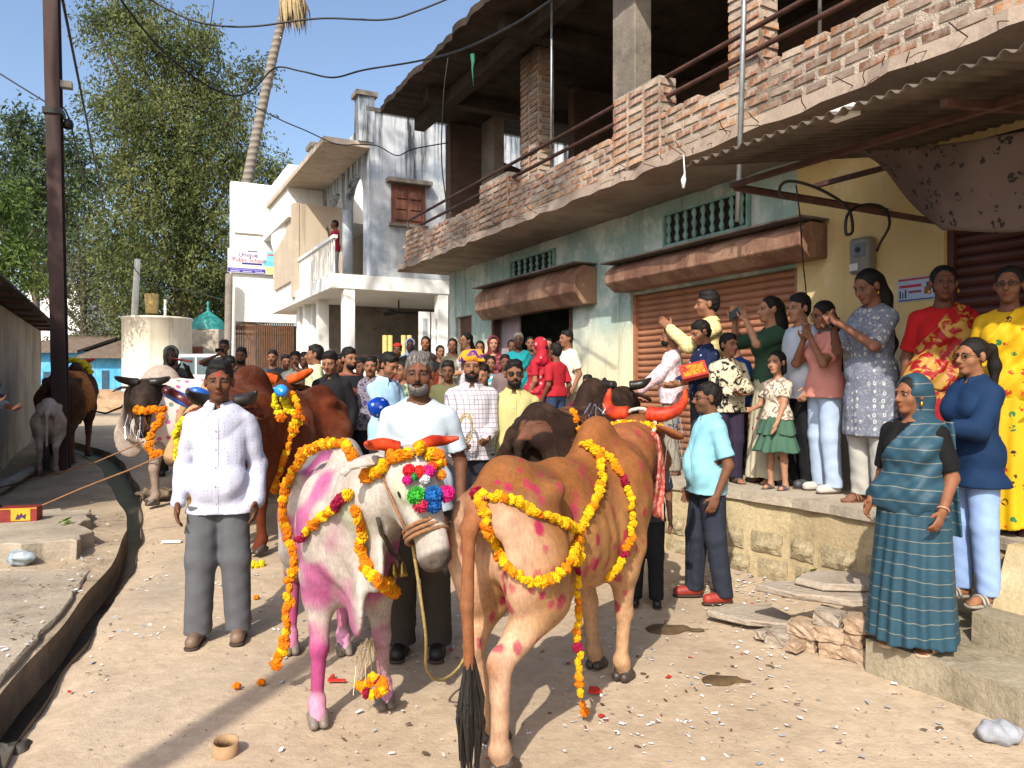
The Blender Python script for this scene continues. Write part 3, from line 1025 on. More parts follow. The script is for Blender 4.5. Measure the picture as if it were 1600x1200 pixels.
# ---- corrugated awning over the yellow wall
aw = empty('tin_awning', fp(3, 4.7, 3.2), 0, 'corrugated tin awning on an iron frame over the right-hand shop', 'awning')
m = MB(); nT, nC = 260, 5
ta, tb = .6, 4.22
vs = []; fs = []
for i in range(nT + 1):
    t = ta + (tb - ta) * i / nT
    for j in range(nC + 1):
        u = j / nC
        c = 3.58 + (5.79 - 3.58) * u
        z = 3.05 + .02 * (t - 2) + .38 * u + .017 * math.sin(t * 2 * math.pi / .096)
        vs.append(fp(t, c, z))
for i in range(nT):
    for j in range(nC):
        q = i * (nC + 1) + j
        fs.append((q, q + 1, q + nC + 2, q + nC + 1))
m.add(vs, fs)
M_TIN = mat('weathered_tin', '#5d5248', .55, .35, 4, .2, 30, metal=.3)
o = under(m.build('corrugated_sheet', M_TIN, None, True), aw)
so = o.modifiers.new('thick', 'SOLIDIFY'); so.thickness = .004
fr = [([fp(4.32, 4.1, 3.03), fp(.6, 4.1, 2.98)], 'frame_bar'), ([fp(4.30, 4.12, 3.02), fp(4.25, 5.78, 3.0)], 'frame_bar'), ([fp(4.3, 4.12, 3.01), fp(3.5, 5.78, 2.72)], 'frame_brace'),
      ([fp(2.4, 3.7, 2.96), fp(2.4, 5.78, 3.20)], 'frame_bar'), ([fp(1.0, 5.2, 3.14), fp(4.5, 5.2, 3.2)], 'frame_bar')]
for pts, nm in fr:
    under(MB().tube(pts, .026, 4).build(nm, M_IRON), aw)
under(MB().fbox(2.90, 3.06, 3.66, 3.72, 3.06, 3.12).build('white_bracket', M_WHITE2), aw)

# steel conduit tied to the frame
tag(MB().tube([fp(4.72, 4.55, 2.88), fp(4.70, 4.60, 4.6), fp(4.68, 4.62, 6.6)], .022, 8).build('steel_conduit', M_STEEL, None, True),
    'tall grey steel conduit rising past the awning to the balcony roof', 'pipe')
# ---- cloth hung under the awning
s = NT('printed_awning_cloth')
v = s.oc((1, 1, 1))
c = s.mix(s.ramp(s.noise(1.5, 3, .5), .35, .65), lin('#4d3f39'), lin('#64544c'))
pm = s.ramp(s.voro(13, s.oc((1, 1, .8)), 'F1'), .30, .36, 1, 0)
pn = s.ramp(s.noise(38, 2, .5), .48, .54)
c = s.mix(s.math('MULTIPLY', pm, pn), c, lin('#1e1714'))
M_AWC = s.done(c, .9)
vs = []; fs = []
nU, nV = 40, 18
for i in range(nU + 1):
    u = i / nU
    t = 3.50 - 2.9 * u
    for j in range(nV + 1):
        w = j / nV
        top = 3.12 - .20 * math.sin(min(1, u * 2.2) * math.pi / 2)
        drop = .08 + .42 * min(1, u * 5)
        z = top - drop * w + .02 * math.sin(u * 24 + w * 3) * w
        c = 4.42 + .25 * w + .05 * math.sin(u * 13 + 1) * (.4 + w)
        vs.append(fp(t + .10 * w * math.sin(u * 9), c, z))
for i in range(nU):
    for j in range(nV):
        q = i * (nV + 1) + j
        fs.append((q, q + 1, q + nV + 2, q + nV + 1))
o = MB().add(vs, fs).build('shade_cloth', M_AWC, None, True)
so = o.modifiers.new('thick', 'SOLIDIFY'); so.thickness = .006
tag(o, 'brown printed cloth sagging below the tin awning', 'cloth')

# ---- printed notice on the yellow wall
nt1, nt0 = T(1404), T(1462)
nz1, nz0 = fz(1432, 433, WC), fz(1432, 470, WC)
notice = tag(MB().fbox(nt0, nt1, WC - .010, WC - .004, nz0, nz1).build('paper_notice', mat('notice_paper', '#9fb0c9', .7, .1, 5)), 'blue and white printed paper notice on the yellow wall', 'notice')
def nrect(a, b, z0, z1, col, nm='print_block', dc=.0115):
    L = nt1 - nt0; H = nz1 - nz0
    o = MB().fbox(nt1 - L * b, nt1 - L * a, WC - dc, WC - .0103, nz0 + H * z0, nz0 + H * z1).build(nm, mat('print_' + col.strip('#'), col, .7, .15, 30), notice)
nrect(.02, .98, .88, .97, '#a03a4a'); nrect(.05, .65, .58, .70, '#b0303a'); nrect(.3, .65, .34, .44, '#7d3a4a'); nrect(.03, .97, .03, .08, '#26305a')
nrect(.72, .9, .25, .55, '#8a5a20'); nrect(.78, .88, .55, .75, '#6b4030'); nrect(.05, .09, .14, .48, '#2a2a30'); nrect(.13, .16, .14, .40, '#2a2a30'); nrect(.2, .24, .14, .50, '#2a2a30')

# ================================================================== white two-storey house up the lane
TW = 16.0
CW = 4.83
house = empty('white_house', fp(TW, CW, 0), 0, 'whitewashed two-storey house with damp-streaked gable and shuttered window', 'house')
def H_(o): return under(o, house)
hw = MB()
ZF = 3.86
hw.fbox(TW, TW + .25, CW, 10.5, ZF, 7.42)
H_(hw.build('gable_wall', M_WHITE))
H_(MB().fbox(TW - .04, TW + .30, CW - .1, 10.5, 7.42, 7.50).build('parapet_coping', M_CONC))
H_(MB().fbox(TW - .03, TW + .30, CW - .26, CW + .10, 6.74, 7.72).build('corner_pier', M_WHITE))
H_(MB().fbox(TW - .08, TW + .36, CW - .32, CW + .16, 7.72, 7.82).build('pier_cap', M_CONC))
H_(MB().fbox(TW + 4.2, TW + 4.6, CW - .3, CW + .05, 7.0, 7.75).build('corner_pier', M_WHITE))
H_(MB().fbox(TW + 4.1, TW + 4.7, CW - .36, CW + .1, 7.75, 7.86).build('pier_cap', M_CONC))
# street front with arched verandah
fr = MB()
cw0 = CW + .5
fr.fbox(TW + .25, TW + 7, cw0 + .9, cw0 + 1.1, ZF, 7.3)
H_(fr.build('front_wall', M_BEIGE))
H_(MB().fbox(TW, TW + 7, CW - .85, 10.5, 3.55, ZF - .004).build('floor_slab', M_WHITE2))
H_(MB().fbox(TW + .02, TW + 7, CW - 1.0, CW + .02, 6.62, 6.74).build('eave_slab', M_BEIGE))
H_(MB().fbox(TW + .26, TW + 7, CW, CW + .2, 6.74, 7.3).build('front_parapet', M_WHITE))
for i in range(4):
    t = TW + .3 + i * 1.75
    H_(MB().tube([fp(t + .1, CW + .1, ZF), fp(t + .1, CW + .1, 5.7)], .13, 14).build('verandah_column', M_WHITE, None, True))
    # arch between columns
    n = 12
    arch = []
    t0, t1 = t + .1, t + 1.85
    for k in range(n + 1):
        an = math.pi * k / n
        arch.append((t0 + (t1 - t0) / 2 - math.cos(an) * (t1 - t0) / 2 * .88, 5.7 + math.sin(an) * .62))
    poly = [(t0, 6.62), (t0, 5.7)] + arch + [(t1, 5.7), (t1, 6.62)]
    m = MB()
    for (a, za), (b, zb) in zip(arch[:-1], arch[1:]):
        m.hexa([fp(a, CW, za), fp(b, CW, zb), fp(b, CW + .2, zb), fp(a, CW + .2, za), fp(a, CW, 6.615), fp(b, CW, 6.615), fp(b, CW + .2, 6.615), fp(a, CW + .2, 6.615)])
    H_(m.build('arch', M_WHITE))
# balcony rail
bal = MB()
for i in range(36):
    t = TW + .1 + i * .19
    bal.tube([fp(t, CW - .75, ZF), fp(t, CW - .75, ZF + .75)], .02, 5)
bal.fbox(TW, TW + 7, CW - .80, CW - .70, ZF + .75, ZF + .82)
H_(bal.build('balcony_railing', M_WHITE2))
# shuttered window in the gable
a0 = (608 - 800) / F; 
def on_gable(px, t=TW):
    a = (px - 800) / F
    c = t * (-DX + a * DY) / (IX - a * IY)
    return c
def gz_(px, py, t=TW):
    c = on_gable(px, t); Y = IY * c + DY * t
    return CAMH - (py - HOR) / F * Y
c0, c1 = on_gable(611), on_gable(663)
z0, z1 = gz_(637, 351), gz_(637, 291)
M_WOOD = mat('weathered_red_wood', '#6e4433', .8, .35, 4, .3, 30, stretch=(3, 3, .4))
win = H_(MB().fbox(TW - .05, TW + .02, c0, c1, z0, z1).build('window', M_WOOD))
cm = (c0 + c1) / 2
for a, b in ((c0 + .06, cm - .012), (cm + .012, c1 - .06)):
    for k in range(3):
        zz0 = z0 + .07 + (z1 - z0 - .14) * k / 3; zz1 = z0 + .07 + (z1 - z0 - .14) * (k + 1) / 3 - .03
        o = MB().fbox(TW - .075, TW - .045, a + .03, b - .03, zz0, zz1).build('shutter_panel', M_WOOD, None, bevel=.01); under(o, house)
H_(MB().fbox(TW - .22, TW + .0, c0 - .12, c1 + .12, z1 + .02, z1 + .11).build('window_hood', M_CONC))
H_(MB().fbox(TW - .12, TW + .0, c0 - .06, c1 + .06, z0 - .07, z0 - .005).build('window_sill', M_CONC))
# ground-floor porch
zb = gz(0, 16)
for px, c in ((544, None), (690, None)):
    cc = on_gable(px, TW + .12)
    H_(MB().fbox(TW + .02, TW + .26, cc - .12, cc + .12, 1.0, 3.55).build('porch_column', M_WHITE2))
    H_(MB().fbox(TW - .10, TW + .40, cc - .30, cc + .34, zb - .2, 1.85).build('column_base', M_WHITE2, None, bevel=.02))
for t in (TW + 2.4, TW + 4.6):
    H_(MB().fbox(t, t + .25, CW - .55, CW - .3, zb, 3.55).build('porch_column', M_WHITE2))
H_(MB().fbox(TW + 3.6, TW + 3.8, CW, 10.5, zb, 3.55).build('porch_back_wall', M_CONC))
H_(MB().fbox(TW - .1, TW + 3.6, CW - .6, 10.5, zb - .3, zb + .45).build('porch_floor', M_PLTOP))
H_(MB().fbox(TW + .3, TW + 3.6, 8.35, 8.55, zb + .45, 3.55).build('porch_side_wall', M_WHITE2))
# panelled doors folded back on the side wall
for i, (px0, px1) in enumerate(((655, 672), (675, 697))):
    ca, cb = on_gable(px0, TW + .1), on_gable(px1, TW + .1)
    zt = gz_(676, 487, TW)
    d = H_(MB().fbox(TW + .10, TW + .15, ca, cb, zb + .45, zt).build('panel_door', M_WHITE2))
    for k in range(3):
        zz = zb + .6 + k * (zt - zb - .6) / 3
        under(MB().fbox(TW + .08, TW + .101, ca + .08, cb - .08, zz, zz + (zt - zb - .8) / 3 - .08).build('door_panel', mat('door_recess', '#a9b0b6', .7), None), house)
M_BRASS = mat('yellow_rail_paint', '#c9b06a', .5, .15, 5)
for px in (601, 609, 630, 639):
    c = on_gable(px, TW)
    H_(MB().tube([fp(TW - .02, c, zb + .45), fp(TW - .02, c, gz_(px, 524))], .055, 8).build('rail_post', M_BRASS, None, True))
rl = MB()
for k in range(4):
    rl.fbox(TW - .05, TW - .01, on_gable(567), on_gable(688), zb + .7 + k * .32, zb + .74 + k * .32)
H_(rl.build('porch_railing', M_IRON))
# ceiling fan under the porch
fan = MB().tube([fp(TW + 1.8, 6.1, 3.55), fp(TW + 1.8, 6.1, 3.25)], .02, 6)
for k in range(3):
    a = k * 2.09 + .3
    p = fp(TW + 1.8, 6.1, 3.25)
    fan.tube([p, p + Vector((math.cos(a), math.sin(a), 0)) * .55], [.03, .06], 4)
H_(fan.build('ceiling_fan', M_BLACK))

# ---- second house with rounded balcony
h2 = empty('balcony_house', fp(20, 4, 0), 0, 'white house with a rounded projecting balcony beyond the gabled house', 'house')
TB = 19.6
def H2(o): return under(o, h2)
cA = on_gable(462, TB); cB = on_gable(507, TB)
H2(MB().fbox(TB, TB + .2, cA, cB + .6, 3.9, gz_(470, 318, TB)).build('side_wall', M_BEIGE))
H2(MB().fbox(TB - .02, TB + .3, cA - .06, cA + .08, 3.7, gz_(470, 318, TB)).build('corner_post', M_BEIGE))
m = MB()
cq = on_gable(424, TB + 3.2); cr = on_gable(455, TB + .2)
n = 14
zt, zb2 = gz_(440, 345, TB + 1.2), gz_(440, 388, TB + 1.2)
pl = []
for k in range(n + 1):
    a = math.pi / 2 * k / n
    pl.append(fp(TB + 3.2 - 3.0 * math.sin(a), cr + .5 - (cr + .5 - cq) * math.cos(a), 0))
for z0, z1, off_ in ((zt - .1, zt, 0), ):
    pass
prof = [(zt + .15, 1.0), (zt - .25, 1.02), (zt - .7, .8), (zt - .95, .45)]
vs = []; fs = []
cen = fp(TB + 3.4, cr + .6, 0)
for z, q in prof:
    for p in pl:
        w = cen.lerp(p, q); vs.append((w.x, w.y, z))
for i in range(len(prof) - 1):
    for k in range(n):
        a = i * (n + 1) + k
        fs.append((a, a + 1, a + n + 2, a + n + 1))
m.add(vs, fs)
H2(m.build('rounded_balcony', M_WHITE2, None, True))
m = MB()
vs = []; fs = []
cq2 = on_gable(436, TB + 3.2)
pl = [fp(TB + 3.2 - 3.0 * math.sin(math.pi / 2 * k / n), cr + .5 - (cr + .5 - cq2) * math.cos(math.pi / 2 * k / n), 0) for k in range(n + 1)]
z2t = gz_(445, 440, TB + 1)
prof = [(z2t + .75, 1.0), (z2t, 1.02), (z2t - .35, .75), (z2t - .45, .4)]
for z, q in prof:
    for p in pl:
        w = cen.lerp(p, q); vs.append((w.x, w.y, z))
for i in range(len(prof) - 1):
    for k in range(n):
        a = i * (n + 1) + k
        fs.append((a, a + 1, a + n + 2, a + n + 1))
m.add(vs, fs)
H2(m.build('rounded_balcony', M_WHITE2, None, True))
H2(MB().fbox(TB + .4, TB + 3.2, cr + .1, cr + .3, z2t, zt).build('balcony_wall', M_BEIGE))
cl_ = on_gable(474, TB + .4)
H2(MB().fbox(TB + .2, TB + .5, cl_, cl_ + 2, 0, z2t - .3).build('lower_wall', M_WHITE2))
H2(MB().fbox(TB + .6, TB + 5, cr - .0, cr + 3, zt, gz_(460, 272, TB + 1.5)).build('upper_wall', M_WHITE2))
for t, px_ in ((TB + .0, 488), (TB + 1.7, 466)):
    cc_ = on_gable(px_, t)
    H2(MB().fbox(t, t + .25, cc_, cc_ + .25, 0, z2t).build('column', M_WHITE2))

# ---- school building with sign and folding gate
TS = 24.0
school = empty('school_building', fp(TS, 3.5, 0), 0, 'plain bright white school building with a printed banner on its wall', 'building')
def S_(o): return under(o, school)
c0, c1 = on_gable(361, TS), on_gable(440, TS)
zt = gz_(400, 287, TS); zg = gz_(400, 503, TS)
S_(MB().fbox(TS, TS + .3, c0, c1 + .05, zg, zt).build('front_wall', M_WHITE2))
S_(MB().fbox(TS, TS + .25, c0, c0 + .12, 0, zg).build('gate_jamb', M_WHITE2))
S_(MB().fbox(TS + 1.2, TS + 1.4, c0, c1 + 2.5, 0, zg).build('inner_wall', M_CONC))
S_(MB().fbox(TS, TS + .3, c1 + .05, c1 + 2, zg - .0, zg + 1.2).build('lintel', M_WHITE2))
gate = S_(MB().fbox(TS + .08, TS + .12, c0 + .14, on_gable(460, TS), zg - .25, zg - .12).build('folding_gate', mat('gate_brown_paint', '#6b4a33', .6, .25, 8)))
M_GATE = _MC['gate_brown_paint']
gl = on_gable(460, TS) - c0 - .14
for i in range(26):
    c = c0 + .14 + gl * (i + .5) / 26
    o = MB().fbox(TS + .05, TS + .08, c - .018, c + .018, .3, zg - .02).build('gate_bar', M_GATE); under(o, school)
for z in (1.0, 1.9, zg - .4):
    under(MB().fbox(TS + .082, TS + .12, c0 + .14, c0 + .14 + gl, z, z + .06).build('gate_rail', M_GATE), school)
# banner
bc0, bc1 = on_gable(356, TS - .1), on_gable(432, TS - .1)
bz1, bz0 = gz_(394, 391, TS), gz_(394, 428, TS)
sign = tag(MB().fbox(TS - .10, TS - .05, bc0, bc1, bz0, bz1).build('school_banner', mat('banner_white', '#e4e6ea', .6, .05, 3)), 'white printed banner with purple and red school lettering on the white wall', 'sign')
def ban(a, b, z0, z1, col, nm='print_panel', d=.004):
    L = bc1 - bc0; Hh = bz1 - bz0
    return MB().fbox(TS - .10 - d, TS - .1005, bc0 + L * a, bc0 + L * b, bz0 + Hh * z0, bz0 + Hh * z1).build(nm, mat('ban_' + col.strip('#'), col, .6, .08, 5), sign)
ban(0, .77, .02, .20, '#3a2f8c'); ban(.28, .70, .36, .44, '#34307a'); ban(.76, 1.0, .02, .32, '#e0d88c'); ban(.72, 1.0, .34, .60, '#6fc3e0'); ban(.79, .97, .62, .95, '#7ccbe2', d=.006); ban(.0, .14, .55, .72, '#e8c4dc')
ban(.40, .60, .90, .96, '#6c6590', d=.005); ban(.82, .94, .80, .86, '#c04a5a', 'print_panel', .008); ban(.04, .72, .29, .32, '#b9b7a4', d=.003); ban(.04, .66, .23, .26, '#c4c0b0', d=.003)
for k in range(3):
    ban(.05 + k * .25, .24 + k * .25, .045, .085, '#b7b2dc', d=.006)
ban(.05, .7, .12, .165, '#8a84c8', d=.006)
def text(body, p, size, m, parent, xdir, ext=.004):
    cu = bpy.data.curves.new('lettering', 'FONT')
    cu.body = body; cu.size = size; cu.align_x = 'CENTER'; cu.extrude = ext
    cu.materials.append(m)
    o = bpy.data.objects.new('lettering', cu); COL.objects.link(o)
    xd = Vector(xdir).normalized(); zd = Vector((0, 0, 1)); nd = xd.cross(zd)
    M = Matrix((xd, zd, nd)).transposed().to_4x4()
    M.translation = p
    o.matrix_world = M
    bpy.context.view_layer.update()
    me = bpy.data.meshes.new_from_object(o)
    bpy.data.objects.remove(o)
    me.transform(M)
    return link('lettering', me, parent)
inx = (IX, IY, 0)
Hh = bz1 - bz0
text('Unique', fp(TS - .106, bc0 + (bc1 - bc0) * .41, bz0 + Hh * .68), Hh * .27, mat('letter_purple', '#5a3a80', .6), sign, inx)
text('Public School', fp(TS - .106, bc0 + (bc1 - bc0) * .43, bz0 + Hh * .47), Hh * .25, mat('letter_red', '#a83a52', .6), sign, inx)
S_(MB().fbox(TS - .02, TS - .005, c0 + .1, c1, bz1 + .45, bz1 + .50).build('wall_pipe', M_CONC))

# ================================================================== far end of the lane
# round water tank on the left
tp = at(246, 600, 30); tz = gz(0, 30)
tank = empty('water_tank', (tp.x, tp.y, tz), 0, 'round whitewashed masonry water tank at the end of the lane', 'tank')
rT = 50 / F * 30
ztop = CAMH + (597 - 497) / F * 30 - tz
n = 40
m = MB().lathe([(rT * 1.0, .0), (rT * 1.005, ztop * .5), (rT, ztop - .1), (rT * 1.03, ztop - .08), (rT * 1.03, ztop), (0.01, ztop + .02)], n=n)
m.build('tank_wall', M_CREAM, tank, True)
MB().lathe([(rT * 1.12, -.3), (rT * 1.12, .28), (rT * .9, .3)], n=n).build('tank_base', M_PLINTH, tank)
MB().tube([(rT * .35, -.3, ztop), (rT * .35, -.3, ztop + .7)], .05, 6).build('standpipe', M_CREAM, tank)
bk = at(237, 475, 30)
tag(MB().lathe([(.22, -.38), (.27, .38), (.25, .40), (.01, .36)], n=16).build('yellow_drum', mat('drum_plastic', '#b99a58', .6), None, True, loc=bk), 'small yellow plastic drum hung above the round water tank', 'drum')
# shrine with green dome
dp = at(325, 597, 33); dz = gz(0, 33)
shr = empty('domed_shrine', (dp.x, dp.y, dz), 0, 'small weathered shrine with a turquoise onion dome and finial', 'shrine')
k = 33 / F
zc = CAMH + (597 - 516) * k - dz
MB().box((-26 * k, -.7, 0), (26 * k, .7, zc)).build('shrine_wall', M_SHED, shr)
MB().lathe([(27 * k, zc), (26 * k, zc + 8 * k), (22 * k, zc + 15 * k), (14 * k, zc + 22 * k), (6 * k, zc + 27 * k), (1.5 * k, zc + 31 * k), (3 * k, zc + 34 * k), (1 * k, zc + 38 * k), (2.4 * k, zc + 42 * k), (.2 * k, zc + 46 * k)], n=28).build('dome', mat('turquoise_dome', '#2f8a82', .6, .25, 4), shr, True)
MB().box((-22 * k, -.74, .3), (2 * k, -.705, zc - .75)).build('plank_door', M_WOOD, shr)
# blue houses at the far left
def blue_house(px0, px1, pyt, pyb, Y, label, m=M_BLUE, tile=True):
    p0, p1 = at(px0, 597, Y), at(px1, 597, Y)
    z = gz(0, Y)
    zt = CAMH - (pyt - HOR) / F * Y
    root = empty('low_house', ((p0.x + p1.x) / 2, Y, z), 0, label, 'house', 'low houses at the far end of the lane')
    w = (p1.x - p0.x) / 2
    MB().box((-w, 0, -.3), (w, 4, zt - z)).build('wall', m, root)
    if tile:
        MB().hexa([(-w - .3, -.5, zt - z - .12), (w + .3, -.5, zt - z - .12), (w + .3, 4, zt - z + .9), (-w - .3, 4, zt - z + .9), (-w - .3, -.5, zt - z), (w + .3, -.5, zt - z), (w + .3, 4, zt - z + 1.05), (-w - .3, 4, zt - z + 1.05)]).build('tiled_roof', mat('old_roof_tiles', '#6a5a4c', .9, .4, 6, .6, 12), root)
    MB().box((-w * .3, -.03, 0), (w * .1, -.004, 1.5)).build('door', mat('blue_shade_door', '#27465c', .8), root)
    return root
blue_house(140, 196, 556, 600, 34, 'bright blue low house with tiled roof between the dark cow and the tank')
blue_house(40, 120, 548, 600, 38, 'pale blue low house with tiled roof behind the rusty pole')
blue_house(150, 215, 540, 600, 46, 'sky blue house with a sheet roof farthest up the lane', M_BLUE, True)
blue_house(40, 135, 440, 600, 60, 'tall pale house glimpsed between the far trees', M_WHITE2, False)
# sand heap by the tank
v = at(165, 606, 27)
rock('sand_heap', (v.x, 27, gz(0, 27) + .12), (3.4, 2.0, 1.1), 77, mat('sand', '#a08468', .95, .2, 3, .4, 20), 0, 'heap of brown sand beside the round tank', 'sand heap')

# ---- shed on the left with tin roof
CL = -1.43
shed = empty('tin_roofed_shed', fp(14, CL, 0), 0, 'plastered shed with overhanging dark tin roof at the left edge', 'shed')
def L_(o): return under(o, shed)
zwt = 2.60
L_(MB().fbox(8.2, 18.4, CL - .3, CL, -.2, zwt).build('shed_wall', M_SHED))
L_(MB().fbox(18.15, 18.4, CL - 4, CL - .3, -.2, zwt).build('end_wall', M_SHED))
m = MB(); vs = []; fs = []
nT = 240
for i in range(nT + 1):
    t = 8.2 + 11.2 * i / nT
    for j in range(3):
        c = CL + .34 - j * 2.4
        vs.append(fp(t, c, 2.66 + j * .30 + .02 * math.sin(t * 2 * math.pi / .14)))
for i in range(nT):
    for j in range(2):
        q = i * 3 + j
        fs.append((q, q + 1, q + 4, q + 3))
o = L_(m.add(vs, fs).build('tin_roof', mat('dark_tin', '#3a322c', .7, .35, 4, .3, 30, metal=.2), None, True))
so = o.modifiers.new('thick', 'SOLIDIFY'); so.thickness = .01
for t in np.arange(8.6, 19, 1.2):
    L_(MB().fbox(t, t + .06, CL - .2, CL + .30, 2.60, 2.645).build('rafter', M_IRON))

# ---- poles
pb = at(97, 597, 10.6)
pole = empty('steel_pole', (pb.x, pb.y, gz(0, 10.6)), 0, 'tall rusty steel beam pole rising beside the shed on the left', 'pole')
pole.rotation_euler = (0, R(-1.1), R(20))
hw_ = .09
m = MB(); m.box((-hw_, -.115, -.2), (hw_, -.095, 9)); m.box((-hw_, .095, -.2), (hw_, .115, 9)); m.box((-.012, -.095, -.2), (.012, .095, 9))
m.build('beam', mat('rusty_pole', '#3c2520', .75, .45, 3, .2, 30, stretch=(1, 1, .3)), pole)
MB().box((-hw_ - .03, -.14, 4.95), (hw_ + .03, .14, 5.03)).build('clamp', M_BLACK, pole)
MB().box((hw_, -.06, 5.35), (hw_ + .14, .06, 5.44)).build('bracket', M_SHED, pole)
MB().lathe([(.0, -.08), (.06, -.06), (.07, 0), (.05, .06), (.0, .08)], c=(hw_ + .08, 0, 4.85), n=10).build('insulator', M_BLACK, pole, True)
p0 = at(204, 500, 31); p1 = at(215, 405, 31)
tag(MB().tube([Vector((p0.x - .05, 31, gz(0, 31))), p1], [.16, .12], 8).build('concrete_pole', M_CREAM, None, True), 'slim pale concrete pole standing behind the round tank', 'pole')
# utility pole at the corner of the school
pq = at(354, 597, 22.3)
tag(MB().tube([Vector((pq.x, pq.y, gz(0, 22.3))), at(358, 428, 22.3)], .11, 8).build('wall_pole', M_CONC, None, True), 'thin grey post along the left edge of the white school wall', 'pole')

# ---- overhead cables
CG = 'overhead cables across the lane'
def cable(pts, r, label, m=M_BLACK):
    P = [at(*p) for p in pts]
    # smooth through the given points
    out = []
    for i in range(len(P) - 1):
        a = P[max(i - 1, 0)]; b = P[i]; c = P[i + 1]; d = P[min(i + 2, len(P) - 1)]
        for k in range(8):
            t = k / 8
            out.append(.5 * ((2 * b) + (c - a) * t + (2 * a - 5 * b + 4 * c - d) * t * t + (3 * b - a - 3 * c + d) * t ** 3))
    out.append(P[-1])
    return tag(MB().tube(out, r, 5).build('overhead_cable', m, None, True), label, 'cable', CG)
cable([(228, -4, 12), (290, 28, 12), (340, 40, 12), (400, 41, 12), (500, 29, 12), (600, 31, 12), (650, 18, 12), (710, -6, 12)], .016, 'thick black cable crossing the sky just below the top edge')
cable([(185, -5, 9), (245, 70, 9.5), (310, 125, 10), (360, 149, 10.5), (395, 140, 11), (430, 106, 11.5), (470, 111, 11.5), (520, 121, 11.5), (570, 109, 11), (650, 96, 10.5), (720, 78, 9), (800, 40, 7.5), (870, -5, 6.5)], .014, 'looping black cable from the palm trunk to the balcony roof')
cable([(-5, 112, 13), (40, 140, 13), (78, 163, 12.7), (102, 172, 12.6), (118, 225, 13.5), (135, 300, 16)], .014, 'thin wire sagging from the left edge past the rusty pole')
cable([(97, -5, 8), (112, 70, 9), (130, 160, 11), (150, 260, 15), (165, 330, 20)], .017, 'steep black wire running down beside the rusty pole')
cable([(395, 165, 15), (440, 188, 15), (480, 205, 15), (525, 225, 15), (560, 226, 15), (590, 228, 15), (620, 243, 15), (645, 233, 15), (700, 223, 14.6)], .012, 'thin wire drooping across the damp white gable')
cable([(700, 90, 11), (693, 150, 11), (690, 250, 11), (700, 335, 11)], .010, 'loose wire hanging from the roof eave by the balcony end')
cable([(335, -5, 12), (328, 45, 12), (322, 75, 13)], .008, 'short thin wire dropping from the top edge over the big tree')
cable([(195, 395, 31), (230, 440, 29), (300, 455, 27), (354, 470, 22.5)], .02, 'thin wire from the pale concrete pole to the school post')
cable([(1228, 310, 5.2), (1218, 300, 5.2), (1225, 285, 5.2), (1250, 285, 5.15), (1290, 300, 5.2), (1325, 325, 5.3), (1332, 360, 5.4), (1322, 365, 5.4), (1325, 335, 5.4), (1350, 320, 5.5), (1380, 325, 5.6), (1390, 350, 5.8), (1375, 380, 6.2), (1370, 392, 6.3)], .011, 'black cable looping below the awning frame to the power meter')
cable([(1244, 290, 5.1), (1250, 340, 5.6), (1254, 400, 6.3), (1258, 440, 6.6), (1262, 480, 6.7)], .006, 'thin dark cord hanging down the corner of the yellow wall')
gl = at(738, 85, 9.6)
tag(MB().tube([gl, gl + Vector((.01, 0, -.09)), gl + Vector((.0, 0, -.18)), gl + Vector((.015, 0, -.40))], [.03, .026, .012, .003], 6).build('green_rag', mat('green_rag', '#2f7a5a', .8), None, True), 'green rag tied to the cable under the roof', 'rag')
gl = at(1068, 252, 6.2)
tag(MB().tube([gl + Vector((0, 0, .05)), gl + Vector((.01, 0, -.1)), gl + Vector((0, 0, -.15)), gl + Vector((0, 0, -.22))], [.004, .006, .022, .012], 6).build('white_tassel', M_WHITE2, None, True), 'small white tassel hanging from the awning corner', 'tassel')

# ================================================================== trees
def mat_leaf(name, c0, c1, tr=.35):
    s = NT(name)
    pos = s.n('ShaderNodeNewGeometry')
    f = s.ramp(s.noise(.45, 3, .6, pos.outputs['Position']), .35, .65)
    g = s.ramp(s.noise(5, 2, .5, pos.outputs['Position']), .3, .7)
    col = s.mix(f, lin(c0), lin(c1))
    col = s.mix(1.0, col, s.mix(g, (.65, .65, .65), (1.2, 1.2, 1.1)), 'MULTIPLY')
    s.done(col, .65, 0, .25)
    t = s.n('ShaderNodeBsdfTranslucent')
    s.l(col, t.inputs['Color'])
    mx = s.n('ShaderNodeMixShader'); mx.inputs[0].default_value = tr
    s.l(s.b.outputs[0], mx.inputs[1]); s.l(t.outputs[0], mx.inputs[2])
    s.l(mx.outputs[0], s.t.nodes['Material Output'].inputs['Surface'])
    return s.m
M_BARK = mat('grey_bark', '#5a4e42', .9, .35, 5, .6, 25, stretch=(1, 1, .3))

